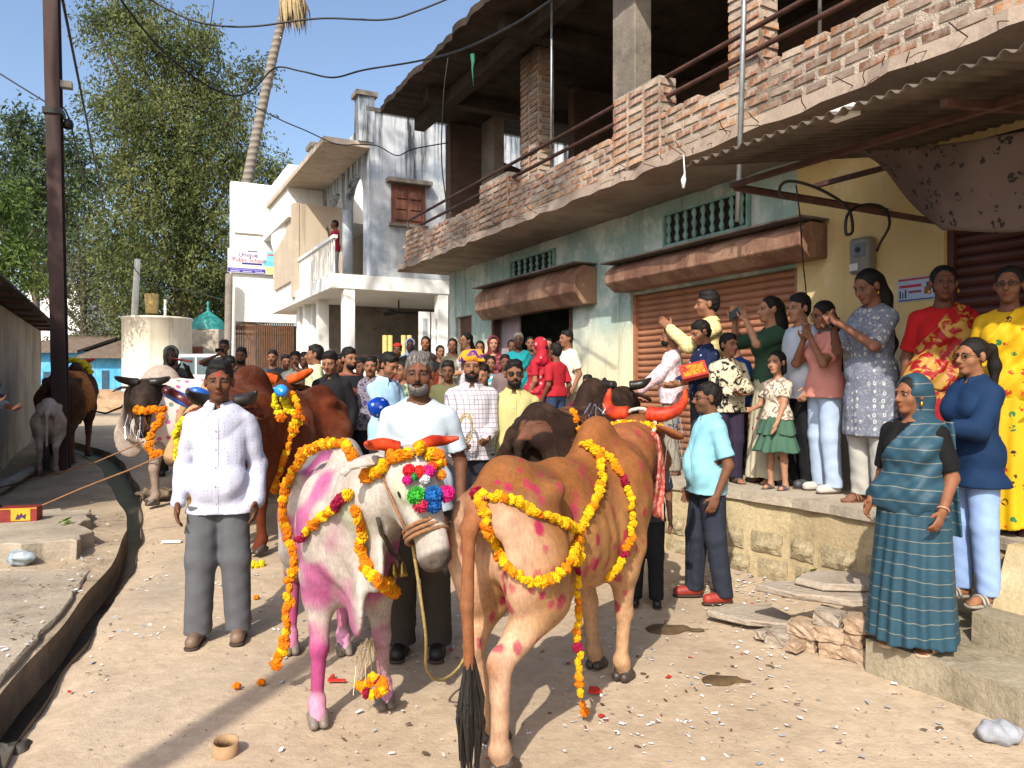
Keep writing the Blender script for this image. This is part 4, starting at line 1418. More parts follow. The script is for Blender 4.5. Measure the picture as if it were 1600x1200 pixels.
def leaves(name, blobs, n_cl, per, leaf, spread, m, parent, seed, droop=.4, fill=.5, streak=0.0):
    """crown: leaf-sized faces in sprays spread through the crown's volume"""
    r = np.random.default_rng(seed)
    B = np.array([[*b[0], b[1], b[2], b[3]] for b in blobs])
    wgt = (B[:, 3] * B[:, 4] * B[:, 5]) ** .7
    k = r.choice(len(B), n_cl, p=wgt / wgt.sum())
    d = r.normal(size=(n_cl, 3)); d /= np.linalg.norm(d, axis=1)[:, None]
    rad = r.uniform(fill, 1.08, n_cl)[:, None]
    cen = B[k, :3] + d * rad * B[k, 3:6]
    tw = r.normal(size=(n_cl, 3)) * .5 + d * .8
    tw[:, 2] -= droop * r.uniform(.2, 1.3, n_cl)
    tw /= np.linalg.norm(tw, axis=1)[:, None]
    s = (np.arange(per)[None] / per - .5) * spread * 2 * r.uniform(.5, 1.2, (n_cl, 1))
    p = cen[:, None] + tw[:, None] * s[..., None] + r.normal(size=(n_cl, per, 3)) * spread * .22
    p = p.reshape(-1, 3)
    N = len(p)
    ax = np.repeat(tw, per, 0) * .7 + r.normal(size=(N, 3)) * .55
    ax[:, 2] -= droop * .5
    ax /= np.linalg.norm(ax, axis=1)[:, None]
    nn = r.normal(size=(N, 3)); sd = np.cross(ax, nn); sd /= np.linalg.norm(sd, axis=1)[:, None] + 1e-9
    L = leaf * r.uniform(.6, 1.3, (N, 1)); Wd = L * r.uniform(.28, .45, (N, 1))
    v = np.stack([p - ax * L * .5, p + sd * Wd * .5, p + ax * L * .5, p - sd * Wd * .5], 1).reshape(-1, 3)
    f = np.arange(N * 4).reshape(-1, 4)
    return link(name, mesh_np(name, v, f, False), parent, m)

def limb_tree(root, segs, m=M_BARK, name='trunk'):
    mb = MB()
    for pts, rs in segs:
        mb.tube([Vector(p) for p in pts], rs, 8)
    return mb.build(name, m, root, True)

def tree(name, label, px, Y, blobs, n_cl, per, leaf, spread, m, seed, trunk_r=.3, group='trees behind the houses', fill=.45, droop=.4, dy=.8, lean=0):
    """blobs: (px, py, rx_px, rz_px, depth offset)"""
    b0 = at(px, 597, Y); z0 = gz(0, Y)
    root = empty(name, (b0.x, Y, z0), 0, label, 'tree', group)
    B = []
    k = Y / F
    for q in blobs:
        c = at(q[0], q[1], Y)
        B.append(((c.x - b0.x, q[4], c.z - z0), q[2] * k, max(q[2] * k * dy, .4), q[3] * k))
    leaves('crown', B, n_cl, per, leaf, spread, m, root, seed, droop, fill)
    rr_ = random.Random(seed)
    top = max(b[0][2] for b in B)
    segs = [([(0, 0, -.2), (lean * .3, .1, top * .25), (lean * .7, 0, top * .55), (lean, 0, top * .9)], [trunk_r, trunk_r * .8, trunk_r * .55, trunk_r * .15])]
    for b in B:
        c = Vector(b[0])
        s0 = Vector((lean * .5, 0, min(c.z * .55, top * .5)))
        mid = s0.lerp(c, .5) + Vector((rr_.uniform(-.4, .4), rr_.uniform(-.3, .3), .3))
        segs.append(([s0, mid, c, c + Vector((rr_.uniform(-.5, .5), rr_.uniform(-.5, .5), b[3] * .6))], [trunk_r * .35, trunk_r * .22, trunk_r * .1, .02]))
    limb_tree(root, segs)
    return root
ML1 = mat_leaf('feathery_leaf', '#48562f', '#747a48', .35)
ML2 = mat_leaf('dark_leaf', '#3c4d34', '#5a6a45', .32)
ML3 = mat_leaf('bright_leaf', '#4d6430', '#6b8040', .38)
ML4 = mat_leaf('dusty_leaf', '#50573f', '#757a62', .3)
tree('tamarind_tree', 'huge feathery green tree towering behind the round tank and white school', 285, 36,
     [(200, 30, 75, 45, 0), (255, 90, 105, 70, -.5), (190, 150, 62, 60, .6), (300, 140, 85, 60, 1), (250, 210, 110, 75, -1), (340, 190, 70, 70, .3), (390, 110, 38, 35, .5), (185, 270, 60, 60, 0),
      (300, 290, 105, 75, -1.2), (370, 260, 70, 60, .4), (240, 350, 105, 80, -.5), (330, 380, 95, 75, -1), (190, 400, 65, 70, .5), (270, 440, 110, 70, -.8), (350, 450, 70, 60, 0), (420, 270, 35, 50, 1), (205, 480, 50, 50, .4), (150, 40, 30, 30, 0), (310, 60, 40, 30, .5)],
     5600, 14, .21, .66, ML1, 5, .5, fill=.25, droop=.8)
tree('neem_tree', 'loose dark green tree at the far left behind the shed', 55, 26,
     [(30, 200, 45, 35, 0), (75, 235, 60, 45, .4), (40, 290, 60, 50, -.4), (90, 320, 45, 45, .2), (30, 240, 35, 40, 0), (115, 280, 35, 40, .6), (70, 370, 50, 40, 0), (10, 330, 50, 60, .5)],
     1000, 13, .19, .5, ML2, 6, .16, fill=.3)
tree('sapling_tree', 'bright yellow-green young tree above the shed roof at the left edge', 5, 20,
     [(5, 330, 45, 35, 0), (25, 385, 40, 40, .2), (-10, 420, 60, 50, -.3), (40, 440, 30, 28, .3), (20, 300, 25, 20, .2)], 650, 9, .15, .35, ML3, 8, .1, fill=.3)
tree('dusty_tree', 'greyish dusty tree filling the gap behind the rusty pole', 130, 42,
     [(120, 330, 60, 55, 0), (160, 400, 60, 60, 0), (110, 430, 65, 60, .6), (150, 490, 60, 55, .2), (60, 430, 60, 60, 1), (180, 530, 40, 40, 0), (120, 540, 60, 35, .5), (80, 350, 40, 50, .5)], 1600, 12, .23, .55, ML4, 9, .3, fill=.3, group='trees behind the houses')
tree('shady_tree', 'dark leafy tree low behind the turquoise dome', 330, 40,
     [(330, 480, 70, 60, 0), (280, 510, 60, 45, 0), (370, 520, 50, 60, 0), (240, 520, 50, 45, .5)], 1000, 9, .3, .5, ML2, 12, .3, fill=.3)
# palm with a skirt of dry fronds
pp = at(368, 597, 29)
palm = empty('palm_tree', (pp.x, 29, gz(0, 29)), 0, 'tall bare palm trunk with a hanging skirt of dry fronds', 'tree')
s = NT('palm_bark'); z = s.sep()[2]
rings = s.math('SINE', s.math('MULTIPLY', z, 26.0))
M_PALM = s.done(s.mix(s.ramp(rings, -.5, .9), lin('#6d655b'), lin('#857d72')), .9)
s.bump(rings, .5, .03)
tp_ = [at(x, y, 29) - Vector((pp.x, 29, gz(0, 29))) for x, y in ((368, 560), (376, 420), (386, 285), (405, 190), (424, 100), (443, 20), (452, -30))]
MB().tube(tp_, [.27, .23, .20, .185, .17, .16, .15], 12).build('trunk', M_PALM, palm, True)
s = NT('dry_frond'); M_DRY = s.done(s.mix(s.noise(8, 3), lin('#7d6a4a'), lin('#b5a27a')), .9)
r1 = random.Random(8)
cr_ = MB()
cp = at(452, -14, 29) - Vector((pp.x, 29, gz(0, 29)))
for i in range(230):
    a = r1.uniform(0, 6.28); q = r1.uniform(.15, .62); L = r1.uniform(.7, 1.7)
    top = cp + Vector((math.cos(a) * q * .5 + .1, math.sin(a) * q * .5, r1.uniform(-.2, .3)))
    bot = cp + Vector((math.cos(a) * q + .25, math.sin(a) * q, -L))
    w = Vector((-math.sin(a), math.cos(a), 0)) * r1.uniform(.03, .07)
    mid = top.lerp(bot, .5) + Vector((math.cos(a), math.sin(a), 0)) * .12
    cr_.add([top - w * .4, top + w * .4, mid + w, mid - w, bot], [(0, 1, 2, 3), (3, 2, 4)])
cr_.build('dry_fronds', M_DRY, palm)
gr_ = MB()
for i in range(10):
    a = i * 2.4; el = r1.uniform(.5, 1.3)
    d = Vector((math.cos(a) * math.cos(el), math.sin(a) * math.cos(el), math.sin(el)))
    p0 = cp + Vector((0, 0, .35)); p1 = p0 + d * 1.0; p2 = p0 + d * 2.0 + Vector((0, 0, -.35))
    sd = d.cross(Vector((0, 0, 1))).normalized()
    for j in range(-6, 7):
        gr_.add([p1, p1 + (p2 - p1) * .5 + sd * j * .10 + Vector((0, 0, .03)), p2 + sd * j * .2 - d * abs(j) * .07], [(0, 1, 2)])
    gr_.tube([p0, p1], .03, 5)
gr_.build('green_fronds', ML2, palm)

# tree and pole standing behind the camera; their broken shade falls on the lane and walls
bt_ = empty('street_tree', (-8.2, 2.6, 0), 0, 'tall wide-branching street tree left of the viewpoint whose shade dapples the house fronts', 'tree')
BL = [((2.4, 2.9, 15.6), 1.9, 1.6, 1.4), ((1.2, 4.4, 14.2), 1.6, 1.4, 1.2), ((3.2, -.4, 14.6), 1.0, 1.0, .6), ((4.1, -2.1, 14.6), 1.0, 1.0, .6), ((4.9, -3.6, 14.7), 1.0, 1.0, .6), ((5.5, -4.9, 14.7), .8, .8, .5), ((-1.0, -1.2, 9.8), 2.2, 2.0, 1.4), ((-.4, .8, 9.0), 1.8, 1.8, 1.3), ((-2.0, 1.6, 10.6), 1.8, 1.8, 1.3)]
leaves('crown', BL, 640, 9, .30, .50, ML2, bt_, 31, .4, .25)
rr_ = random.Random(4)
sg = [([(0, 0, -.2), (.1, .1, 4), (.2, .3, 8), (.6, .6, 14)], [.32, .26, .17, .05])]
for b in BL:
    c = Vector(b[0]); s0 = Vector((.2, .3, 6.5))
    sg.append(([s0, s0.lerp(c, .5) + Vector((rr_.uniform(-.4, .4), .2, .3)), c, c + Vector((rr_.uniform(-1, 1), rr_.uniform(-1, 1), 1))], [.12, .09, .05, .02]))
limb_tree(bt_, sg)
tag(MB().tube([(-3.1, -2.6, 0), (-3.1, -2.6, 8.6)], [.12, .08], 8).build('street_pole', M_CONC, None, True), 'concrete street pole behind the viewpoint casting a stripe of shade', 'pole')

# ================================================================== people
def nz(v):
    v = np.array(v, dtype=float)
    return v / (np.linalg.norm(v) + 1e-9)

def solid(prims, h, post=None, pad=0.0):
    lo = np.full(3, 9e9); hi = -lo
    for p in prims:
        if p[0] == 'c':
            m = max(p[3], p[4])
            for q in (p[1], p[2]):
                lo = np.minimum(lo, np.array(q) - m); hi = np.maximum(hi, np.array(q) + m)
        elif p[0] == 'e':
            m = np.max(p[2]) if p[3] is not None else np.array(p[2])
            lo = np.minimum(lo, np.array(p[1]) - m); hi = np.maximum(hi, np.array(p[1]) + m)
        elif p[0] == 'f':
            lo = np.minimum(lo, p[2]); hi = np.maximum(hi, p[3])
    F_ = Field(lo - pad - .01, hi + pad + .01, h)
    for p in prims:
        if p[0] == 'c': F_.cap(p[1], p[2], p[3], p[4], p[5])
        elif p[0] == 'e': F_.ell(p[1], p[2], p[3], p[4])
        elif p[0] == '-e': F_.ell(p[1], p[2], p[3], p[4], sub=True)
        elif p[0] == '-c': F_.cap(p[1], p[2], p[3], p[4], p[5], sub=True)
        elif p[0] == 'f': F_.fn(p[1], p[4])
    if post: post(F_)
    return F_.mesh()

def inflate(ps, e):
    out = []
    for p in ps:
        if p[0] == 'c': out.append(('c', p[1], p[2], p[3] + e, p[4] + e, p[5] + e * .5))
        elif p[0] == 'e': out.append(('e', p[1], np.array(p[2]) + e, p[3], p[4] + e * .5))
    return out

def ik(S, W, l1, l2, hint):
    S = np.array(S, float); W = np.array(W, float)
    d = W - S; L = np.linalg.norm(d)
    if L > (l1 + l2) * .995:
        W = S + d / L * (l1 + l2) * .995; d = W - S; L = np.linalg.norm(d)
    a = (l1 * l1 - l2 * l2 + L * L) / (2 * L)
    hgt = math.sqrt(max(l1 * l1 - a * a, 0))
    u = d / L
    hv = np.array(hint, float); hv = nz(hv - u * (hv @ u))
    return S + u * a + hv * hgt, W

def fabric(name, col, pat=None, col2='#ffffff', sc=10.0, rough=.85, col3=None, sheen=0):
    if name in _MC: return _MC[name]
    s = NT(name)
    v = s.oc()
    base = Vector(lin(col))
    c = s.mix(s.ramp(s.noise(5, 2, .6, v), .3, .7), tuple(base * .9), tuple(min(1, q) for q in base * 1.06))
    c2 = lin(col2)
    q = s.sep(v)
    def line(x, freq, w):
        return s.math('LESS_THAN', s.math('FRACT', s.math('MULTIPLY', x, freq)), w)
    if pat == 'check':
        k = s.math('MAXIMUM', line(s.math('ADD', q[0], s.math('MULTIPLY', q[1], .7)), sc, .14), line(q[2], sc, .14))
        c = s.mix(s.math('MULTIPLY', k, .75), c, c2)
    elif pat == 'plaid':
        k = s.math('ADD', s.math('MULTIPLY', line(s.math('ADD', q[0], s.math('MULTIPLY', q[1], .7)), sc, .5), .5), s.math('MULTIPLY', line(q[2], sc, .5), .5))
        c = s.mix(k, c, c2)
    elif pat == 'stripe':
        c = s.mix(line(q[2], sc, .4), c, c2)
    elif pat == 'fine':
        w = s.math('ADD', q[2], s.math('MULTIPLY', s.noise(3, 2, .5, v), .06))
        c = s.mix(s.math('MULTIPLY', line(w, sc, .06), .45), c, c2)
    elif pat == 'dots':
        c = s.mix(s.ramp(s.voro(sc, v, rnd=.7), .16, .2, 1, 0), c, c2)
    elif pat == 'sdots':
        c = s.mix(s.math('MULTIPLY', s.ramp(s.voro(sc, v, rnd=.25), .20, .25, 1, 0), .65), c, c2)
    elif pat == 'floral':
        k = s.ramp(s.noise(sc, 4, .6, v, 1.5), .50, .55)
        c = s.mix(k, c, c2)
        if col3: c = s.mix(s.ramp(s.voro(sc * .6, s.oc(loc=(3, 1, 2))), .18, .24, 1, 0), c, lin(col3))
    elif pat == 'paisley':
        d = s.voro(sc, s.oc((1.25, 1.25, 1)), rnd=.35)
        k = s.math('MULTIPLY', s.ramp(d, .14, .18), s.ramp(d, .26, .30, 1, 0))
        k = s.math('MAXIMUM', k, s.ramp(d, .05, .08, 1, 0))
        c = s.mix(k, c, c2)
        if col3:
            c = s.mix(s.math('MULTIPLY', s.ramp(s.noise(sc * 3, 3, .6, v), .52, .6), .5), c, lin(col3))
    elif pat == 'motif':
        d = s.voro(sc, v, rnd=.8)
        cl = s.voro(sc, v, out='Color', rnd=.8)
        k = s.math('MULTIPLY', s.ramp(d, .22, .26, 1, 0), s.ramp(s.noise(sc * 4, 3, .6, v), .45, .5))
        hs = s.n('ShaderNodeSeparateColor'); s.l(cl, hs.inputs[0])
        mc = s.mix(s.math('GREATER_THAN', hs.outputs[0], .5), c2, lin(col3 or '#208040'))
        mc = s.mix(s.math('GREATER_THAN', hs.outputs[1], .7), mc, lin('#2a1c18'))
        c = s.mix(k, c, mc)
    s.bump(s.noise(26, 3, .7, v), .22, .012)
    if sheen:
        s.b.inputs['Sheen Weight'].default_value = sheen
    _MC[name] = s.done(c, rough, 0, .25)
    return _MC[name]

s = NT('hair_black'); q = s.oc((60, 60, 8))
M_HAIR = s.done(s.mix(s.noise(3, 3, .6, q), lin('#0b0908'), lin('#191411')), .6, 0, .25); s.bump(s.noise(4, 3, .6, q), .5, .01)
s = NT('hair_grey'); q = s.oc((60, 60, 8))
M_HAIRG = s.done(s.mix(s.ramp(s.noise(3, 3, .6, q), .35, .65), lin('#2a2624'), lin('#7d7873')), .5, 0, .3); s.bump(s.noise(4, 3, .6, q), .5, .01)
M_SKIN = mat_vcol('skin', .62, .16, 22, .12, 160, .22)
M_EYEW = mat('eye_white', '#8f857c', .25, .05, 5, 0)
M_EYED = mat('eye_iris', '#120c09', .15, .1, 5, 0)
M_GOLD = mat('gold_metal', '#b98a35', .3, .1, 10, 0, metal=.9)
M_SOLE = mat('sandal_sole', '#3a2c22', .8, .2, 8)
M_GLASSF = mat('spectacle_frame', '#15120f', .3, .1, 9, 0)
s = NT('lens_dark'); M_LENSD = s.done(lin('#0c0d10'), .08, 0, .6)

def eye_mesh():
    v = []; f = []; mi = []
    nr, ns = 7, 12
    for i in range(nr + 1):
        a = math.pi * i / nr
        for k in range(ns):
            b = 2 * math.pi * k / ns
            v.append((math.sin(a) * math.cos(b), -math.cos(a), math.sin(a) * math.sin(b)))
    for i in range(nr):
        for k in range(ns):
            f.append((i * ns + k, i * ns + (k + 1) % ns, (i + 1) * ns + (k + 1) % ns, (i + 1) * ns + k)); mi.append(1 if i < 2 else 0)
    me = bpy.data.meshes.new('eye'); me.from_pydata(v, [], f); me.update()
    me.materials.append(M_EYEW); me.materials.append(M_EYED)
    me.polygons.foreach_set('material_index', mi); me.polygons.foreach_set('use_smooth', [True] * len(f))
    return me
EYE = eye_mesh()

def person(label, pos, H=1.65, face=0.0, skin='#6b4530', hair='short', clothes=(), pose=None, h=.010, fem=False, build=1.0, belly=0.0, hs=1.04,
           feet='shoe', shoe='#2a2320', extras=(), hairmat=None, group='people watching the decorated cattle', seed=None, tilak=None, stubble=0.0, face_detail=True):
    """one standing figure; local forward is -Y, lengths in a 1.70 m frame scaled to H"""
    P = dict(lh=None, rh=None, lel=(.25, 1, -.1), rel=(-.25, 1, -.1), yaw=0, pitch=0, lf=(0, 0, 0), rf=(0, 0, 0), lean=(0, 0), lth=(0, -1, 0), rth=(0, -1, 0), curl=.35, tilt=0)
    if pose: P.update(pose)
    seed = seed if seed is not None else sum(map(ord, label)) % 997
    s = H / 1.72
    hh = h / s
    sw = .136 if fem else .157
    w = build
    ln = np.array([P['lean'][0], P['lean'][1], 0.0])
    V = lambda *a: np.array(a, dtype=float)
    sh = {'L': V(sw * w ** .5, .02, 1.365) + ln, 'R': V(-sw * w ** .5, .02, 1.365) + ln}
    l1, l2 = .285, .255
    E, Wr = {}, {}
    for k, sg, key, el in (('L', 1, 'lh', 'lel'), ('R', -1, 'rh', 'rel')):
        tgt = P[key]
        if tgt is None: tgt = (sg * (sw * w + .080), -.05, .875)
        E[k], Wr[k] = ik(sh[k], tgt, l1, l2, P[el])
    hip = {'L': V(.085, 0, .90), 'R': V(-.085, 0, .90)}
    kn, an = {}, {}
    for k, key, sg in (('L', 'lf', 1), ('R', 'rf', -1)):
        o = V(*P[key])
        an[k] = V(sg * .105, .025, .085) + o
        kn[k] = (hip[k] + an[k]) / 2 + V(0, -.025, .02)
    torso = [('e', V(0, 0, .945), V(.165 * w, .118 * w, .125), None, .05), ('e', V(0, -.004 - belly * .55, 1.08) + ln * .4, V(.142 * w, .108 * w + belly, .17), None, .06),
             ('e', V(0, .006, 1.27) + ln * .8, V(.160 * w if not fem else .140 * w, .112 * w, .185), None, .06), ('c', V(-sw * .78, .02, 1.36) + ln, V(sw * .78, .02, 1.36) + ln, .050 * w, .050 * w, .05)]
    if fem:
        torso += [('e', V(sg * .068, -.075, 1.265) + ln * .8, V(.062, .062, .068) * w, None, .04) for sg in (1, -1)]
        torso[0] = ('e', V(0, .01, .94), V(.175 * w, .130 * w, .13), None, .05)
    neckb = V(0, .03, 1.44) + ln
    trap = [('c', V(sg * .02, .032, 1.435) + ln, V(sg * .11, .025, 1.375) + ln, .036, .038, .04) for sg in (1, -1)]
    hc = V(0, -.008, 1.605) + ln + V(0, 0, (hs - 1) * .10)
    arms = {}
    for k in 'LR':
        arms[k] = [('c', sh[k], E[k], .052 * w ** .7, .039 * w ** .6, .03), ('c', E[k], Wr[k], .038 * w ** .6, .0255, .02)]
    legs = {}
    for k in 'LR':
        legs[k] = [('c', hip[k], kn[k], .088 * w, .056, .03), ('c', kn[k], an[k], .052, .034, .02), ('e', kn[k] * .68 + an[k] * .32 + V(0, .018, 0), V(.045, .05, .11), None, .03)]
    # head frame
    ya, pi_, ti = R(P['yaw']), R(P['pitch']), R(P['tilt'])
    Rm = np.array(Matrix.Rotation(ya, 3, 'Z') @ Matrix.Rotation(pi_, 3, 'X') @ Matrix.Rotation(ti, 3, 'Y'))
    base = hc + V(0, .02, -.10)
    def hp(x, y, z): return base + Rm @ (V(x, y - .02, z + .10) * hs)
    fw = .94 if fem else 1.0
    hd = [('e', hp(0, .018, .035), V(.074, .092, .084) * hs, Rm, .02), ('e', hp(0, -.024, -.035), V(.058 * fw, .062, .078) * hs, Rm, .03), ('e', hp(0, -.058, -.094), V(.028 * fw, .024, .022) * hs, Rm, .025),
          ('c', base + V(0, .0, .02), neckb, .050 if fem else .056, .058, .03)]
    if face_detail:
        hd += [('e', hp(sg * .037, -.05, -.028), V(.027, .026, .027) * hs, Rm, .025) for sg in (1, -1)]
        hd += [('c', hp(-.040, -.071, .024), hp(.040, -.071, .024), .014 * hs, .014 * hs, .018),
               ('-e', hp(.031, -.094, .003), V(.020, .014, .012) * hs, Rm, .012), ('-e', hp(-.031, -.094, .003), V(.020, .014, .012) * hs, Rm, .012),
               ('c', hp(0, -.082, .012), hp(0, -.106, -.030), .008 * hs, .0135 * hs, .012), ('e', hp(0, -.091, -.034), V(.018, .013, .009) * hs, Rm, .008),
               ('e', hp(0, -.083, -.060), V(.023, .013, .0065) * hs, Rm, .006), ('e', hp(0, -.080, -.071), V(.019, .013, .0065) * hs, Rm, .006)]
    hd += [('e', hp(sg * .077, .012, -.004), V(.011, .021, .033) * hs, Rm, .008) for sg in (1, -1)]
    # hands
    hands = []
    fine = hh <= .0125
    for k, sg, thk in (('L', 1, 'lth'), ('R', -1, 'rth')):
        f = nz(Wr[k] - E[k])
        th = np.array(P[thk], float); th = nz(th - f * (th @ f))
        pn = np.cross(f, th) * sg
        M3 = np.stack([th, f, pn], 1)
        W0 = Wr[k]
        hands.append(('e', W0 + f * .048, V(.040, .056, .017), M3, .02))
        if fine:
            for i in range(4):
                b = W0 + f * .088 + th * (.029 - .0195 * i)
                L = (.068, .076, .070, .056)[i]
                cu = P['curl'] * (1 + .15 * i)
                m_ = b + nz(f + pn * cu) * L * .55
                t_ = m_ + nz(f * (1 - cu * .5) + pn * cu * 1.9) * L * .5
                hands += [('c', b - f * .012, m_, .0098, .0088, .006), ('c', m_, t_, .0088, .0072, .004)]
            b = W0 + f * .028 + th * .028
            m_ = b + nz(f * .75 + th * .75 + pn * .25) * .045
            t_ = m_ + nz(f * .95 + th * .2 + pn * .35) * .034
            hands += [('c', b, m_, .0135, .0105, .012), ('c', m_, t_, .0105, .0085, .005)]
        else:
            hands.append(('c', W0 + f * .08, W0 + f * .15 + pn * .02, .026, .016, .02))
            hands.append(('c', W0 + f * .03 + th * .03, W0 + f * .085 + th * .05, .013, .010, .01))
    ftp = []
    for k in 'LR':
        a = an[k]
        g0 = a[2] - .085
        ftp += [('c', a, a + V(0, .015, -.045), .036, .038, .02), ('c', V(a[0], a[1] + .015, g0 + .036), V(a[0] * 1.05, a[1] - .125, g0 + .026), .034, .030, .03)]
        if fine:
            for i in range(5):
                tx = (i - 2) * .0145 * (1 if k == 'R' else -1)
                ftp.append(('c', V(a[0] + tx * .9, a[1] - .12, g0 + .020), V(a[0] * 1.05 + tx * 1.15, a[1] - .160 - .012 * (2 - abs(i - 1.2)), g0 + .014), .013, .0105, .006))
    kinds = [c['kind'] for c in clothes]
    covered = 'trousers' in kinds and feet == 'shoe'
    body = list(torso) + trap + arms['L'] + arms['R'] + hd + hands
    if not covered:
        body += legs['L'] + legs['R'] + ftp
    root = empty('person', pos, R(face), label, 'person', group)
    v, f = solid(body, hh)
    me = mesh_np('body', v * s, f)
    col = np.tile(np.array(lin(skin)), (len(v), 1))
    q = (v - base) @ Rm / hs + V(0, .02, -.10)         # head coordinates
    inhead = (q[:, 2] > -.13) & (np.abs(q[:, 0]) < .1) & (v[:, 2] > 1.42)
    lips = inhead & (q[:, 1] < -.078) & (np.abs(q[:, 2] + .066) < .013) & (np.abs(q[:, 0]) < .024)
    col[lips] = col[lips] * np.array([.82, .55, .52])
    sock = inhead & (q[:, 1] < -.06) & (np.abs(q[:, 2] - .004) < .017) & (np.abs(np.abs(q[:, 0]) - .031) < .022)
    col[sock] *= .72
    if stubble:
        st = inhead & (q[:, 1] < -.01) & (q[:, 2] < -.045) & ~lips
        col[st] *= (1 - stubble)
    if tilak:
        tk = inhead & (q[:, 1] < -.06) & (np.abs(q[:, 0]) < .0055) & (q[:, 2] > .030) & (q[:, 2] < .060)
        col[tk] = np.array(lin(tilak))
    set_col(me, col)
    link('body', me, root, M_SKIN)
    def put(name, v, f, m, parent=root):
        return link(name, mesh_np(name, v * s, f), parent, m)
    if face_detail:
        for sg in (1, -1):
            o = bpy.data.objects.new('eye', EYE); COL.objects.link(o)
            c = hp(sg * .031, -.0745, .003) * s
            M4 = Matrix([list(r) for r in Rm]).to_4x4(); M4.translation = Vector(c)
            o.matrix_basis = M4 @ Matrix.Diagonal((.0145 * hs * s, .0105 * hs * s, .0064 * hs * s, 1))
            o.parent = root
    # ---- hair
    hm = hairmat or M_HAIR
    hp_ = []
    nrm = Rm @ nz([0, -.135, -.15])
    if hair != 'none':
        if hair == 'scarf':
            pass
        else:
            men = hair in ('short', 'quiff', 'boy')
            if men:
                q_ = .010 if hair == 'quiff' else 0
                hp_ = [('e', hp(0, .022, .050 + q_ * .5), V(.0775, .0945, .080 + q_) * hs, Rm, .015), ('e', hp(0, .048, .008), V(.066, .070, .088) * hs, Rm, .02)]
                hp_ += [('e', hp(sg * .045, .022, .018), V(.0325, .052, .056) * hs, Rm, .015) for sg in (1, -1)]
                hp_ += [('c', hp(a * .075, -.040 - .012 * (1 - 4 * a * a), .090 + q_), hp(a * .085 + .006, .02, .102 + q_), .012 * hs, .020 * hs, .02) for a in np.linspace(-.5, .5, 7)]
                if hair == 'boy':
                    hp_ += [('c', hp(a * .085, -.064 + .05 * a * a, .066 - .03 * a * a), hp(a * .085, -.03, .098), .011 * hs, .018 * hs, .012) for a in np.linspace(-.5, .5, 6)]
            else:
                hp_ = [('e', hp(0, .024, .038), V(.081, .0975, .089) * hs, Rm, .02)]
            def post(F_, lo=hair):
                X, Y, Z = F_.xyz()
                F_.ell(hp(0, -.092, -.030), V(.068, .075, .092) * hs, Rm, .008, sub=True)
                if men:
                    F_.cut(hp(0, .05, -.085), Rm @ nz([0, .2, -1]))
                else:
                    F_.cut(hp(0, -.066, .078), Rm @ nz([0, -1, -.45]))
                    F_.cut(hp(0, .06, -.11), Rm @ nz([0, 0, -1]))
                F_.disp(lambda X, Y, Z: (.004 if men else .002) * wob(seed, 120, 5)(X, Y, Z))
            v, f = solid(hp_, hh * .9, post)
            ho = put('hair', v, f, hm)
            ex = []
            if hair == 'long':
                ex = [('c', hp(0, .07, .02), hp(.0, .10, -.12), .075 * hs, .07 * hs, .04), ('c', hp(.0, .10, -.12), V(.02, .15, 1.18) + ln, .07 * hs, .055, .04), ('c', V(.02, .15, 1.18) + ln, V(.02, .16, 1.0) + ln, .055, .02, .04)]
            elif hair == 'pony':
                ex = [('c', hp(0, .10, .06), hp(0, .155, .05), .028 * hs, .03 * hs, .02), ('c', hp(0, .155, .05), hp(0, .185, -.06), .034, .036, .03), ('c', hp(0, .185, -.06), hp(.01, .17, -.22), .036, .012, .03)]
            elif hair == 'bun':
                ex = [('e', hp(0, .12, -.02), V(.048, .042, .048) * hs, Rm, .02)]
            elif hair == 'tail':
                ex = [('c', hp(0, .09, -.02), hp(.0, .13, -.12), .045, .035, .03), ('c', hp(0, .13, -.12), V(.03, .15, 1.1) + ln, .034, .014, .03)]
            elif hair == 'bob':
                ex = [('c', hp(sg * .062, .03, .0), hp(sg * .070, .03, -.09), .03 * hs, .026 * hs, .03) for sg in (1, -1)] + [('c', hp(0, .09, .0), hp(0, .09, -.09), .05 * hs, .045 * hs, .03)]
            if ex:
                v, f = solid(ex, hh, lambda F_: F_.disp(lambda X, Y, Z: .005 * wob(seed + 3, 70, 5, (1, 1, .15))(X, Y, Z)))
                link('hair_length', mesh_np('hair_length', v * s, f), root, hm)
        if face_detail:
            for sg in (1, -1):
                v, f = solid([('c', hp(sg * .016, -.087, .022), hp(sg * .046, -.076, .027), .0048 * hs, .0035 * hs, .003)], min(hh, .006))
                put('eyebrow', v, f, M_HAIR)
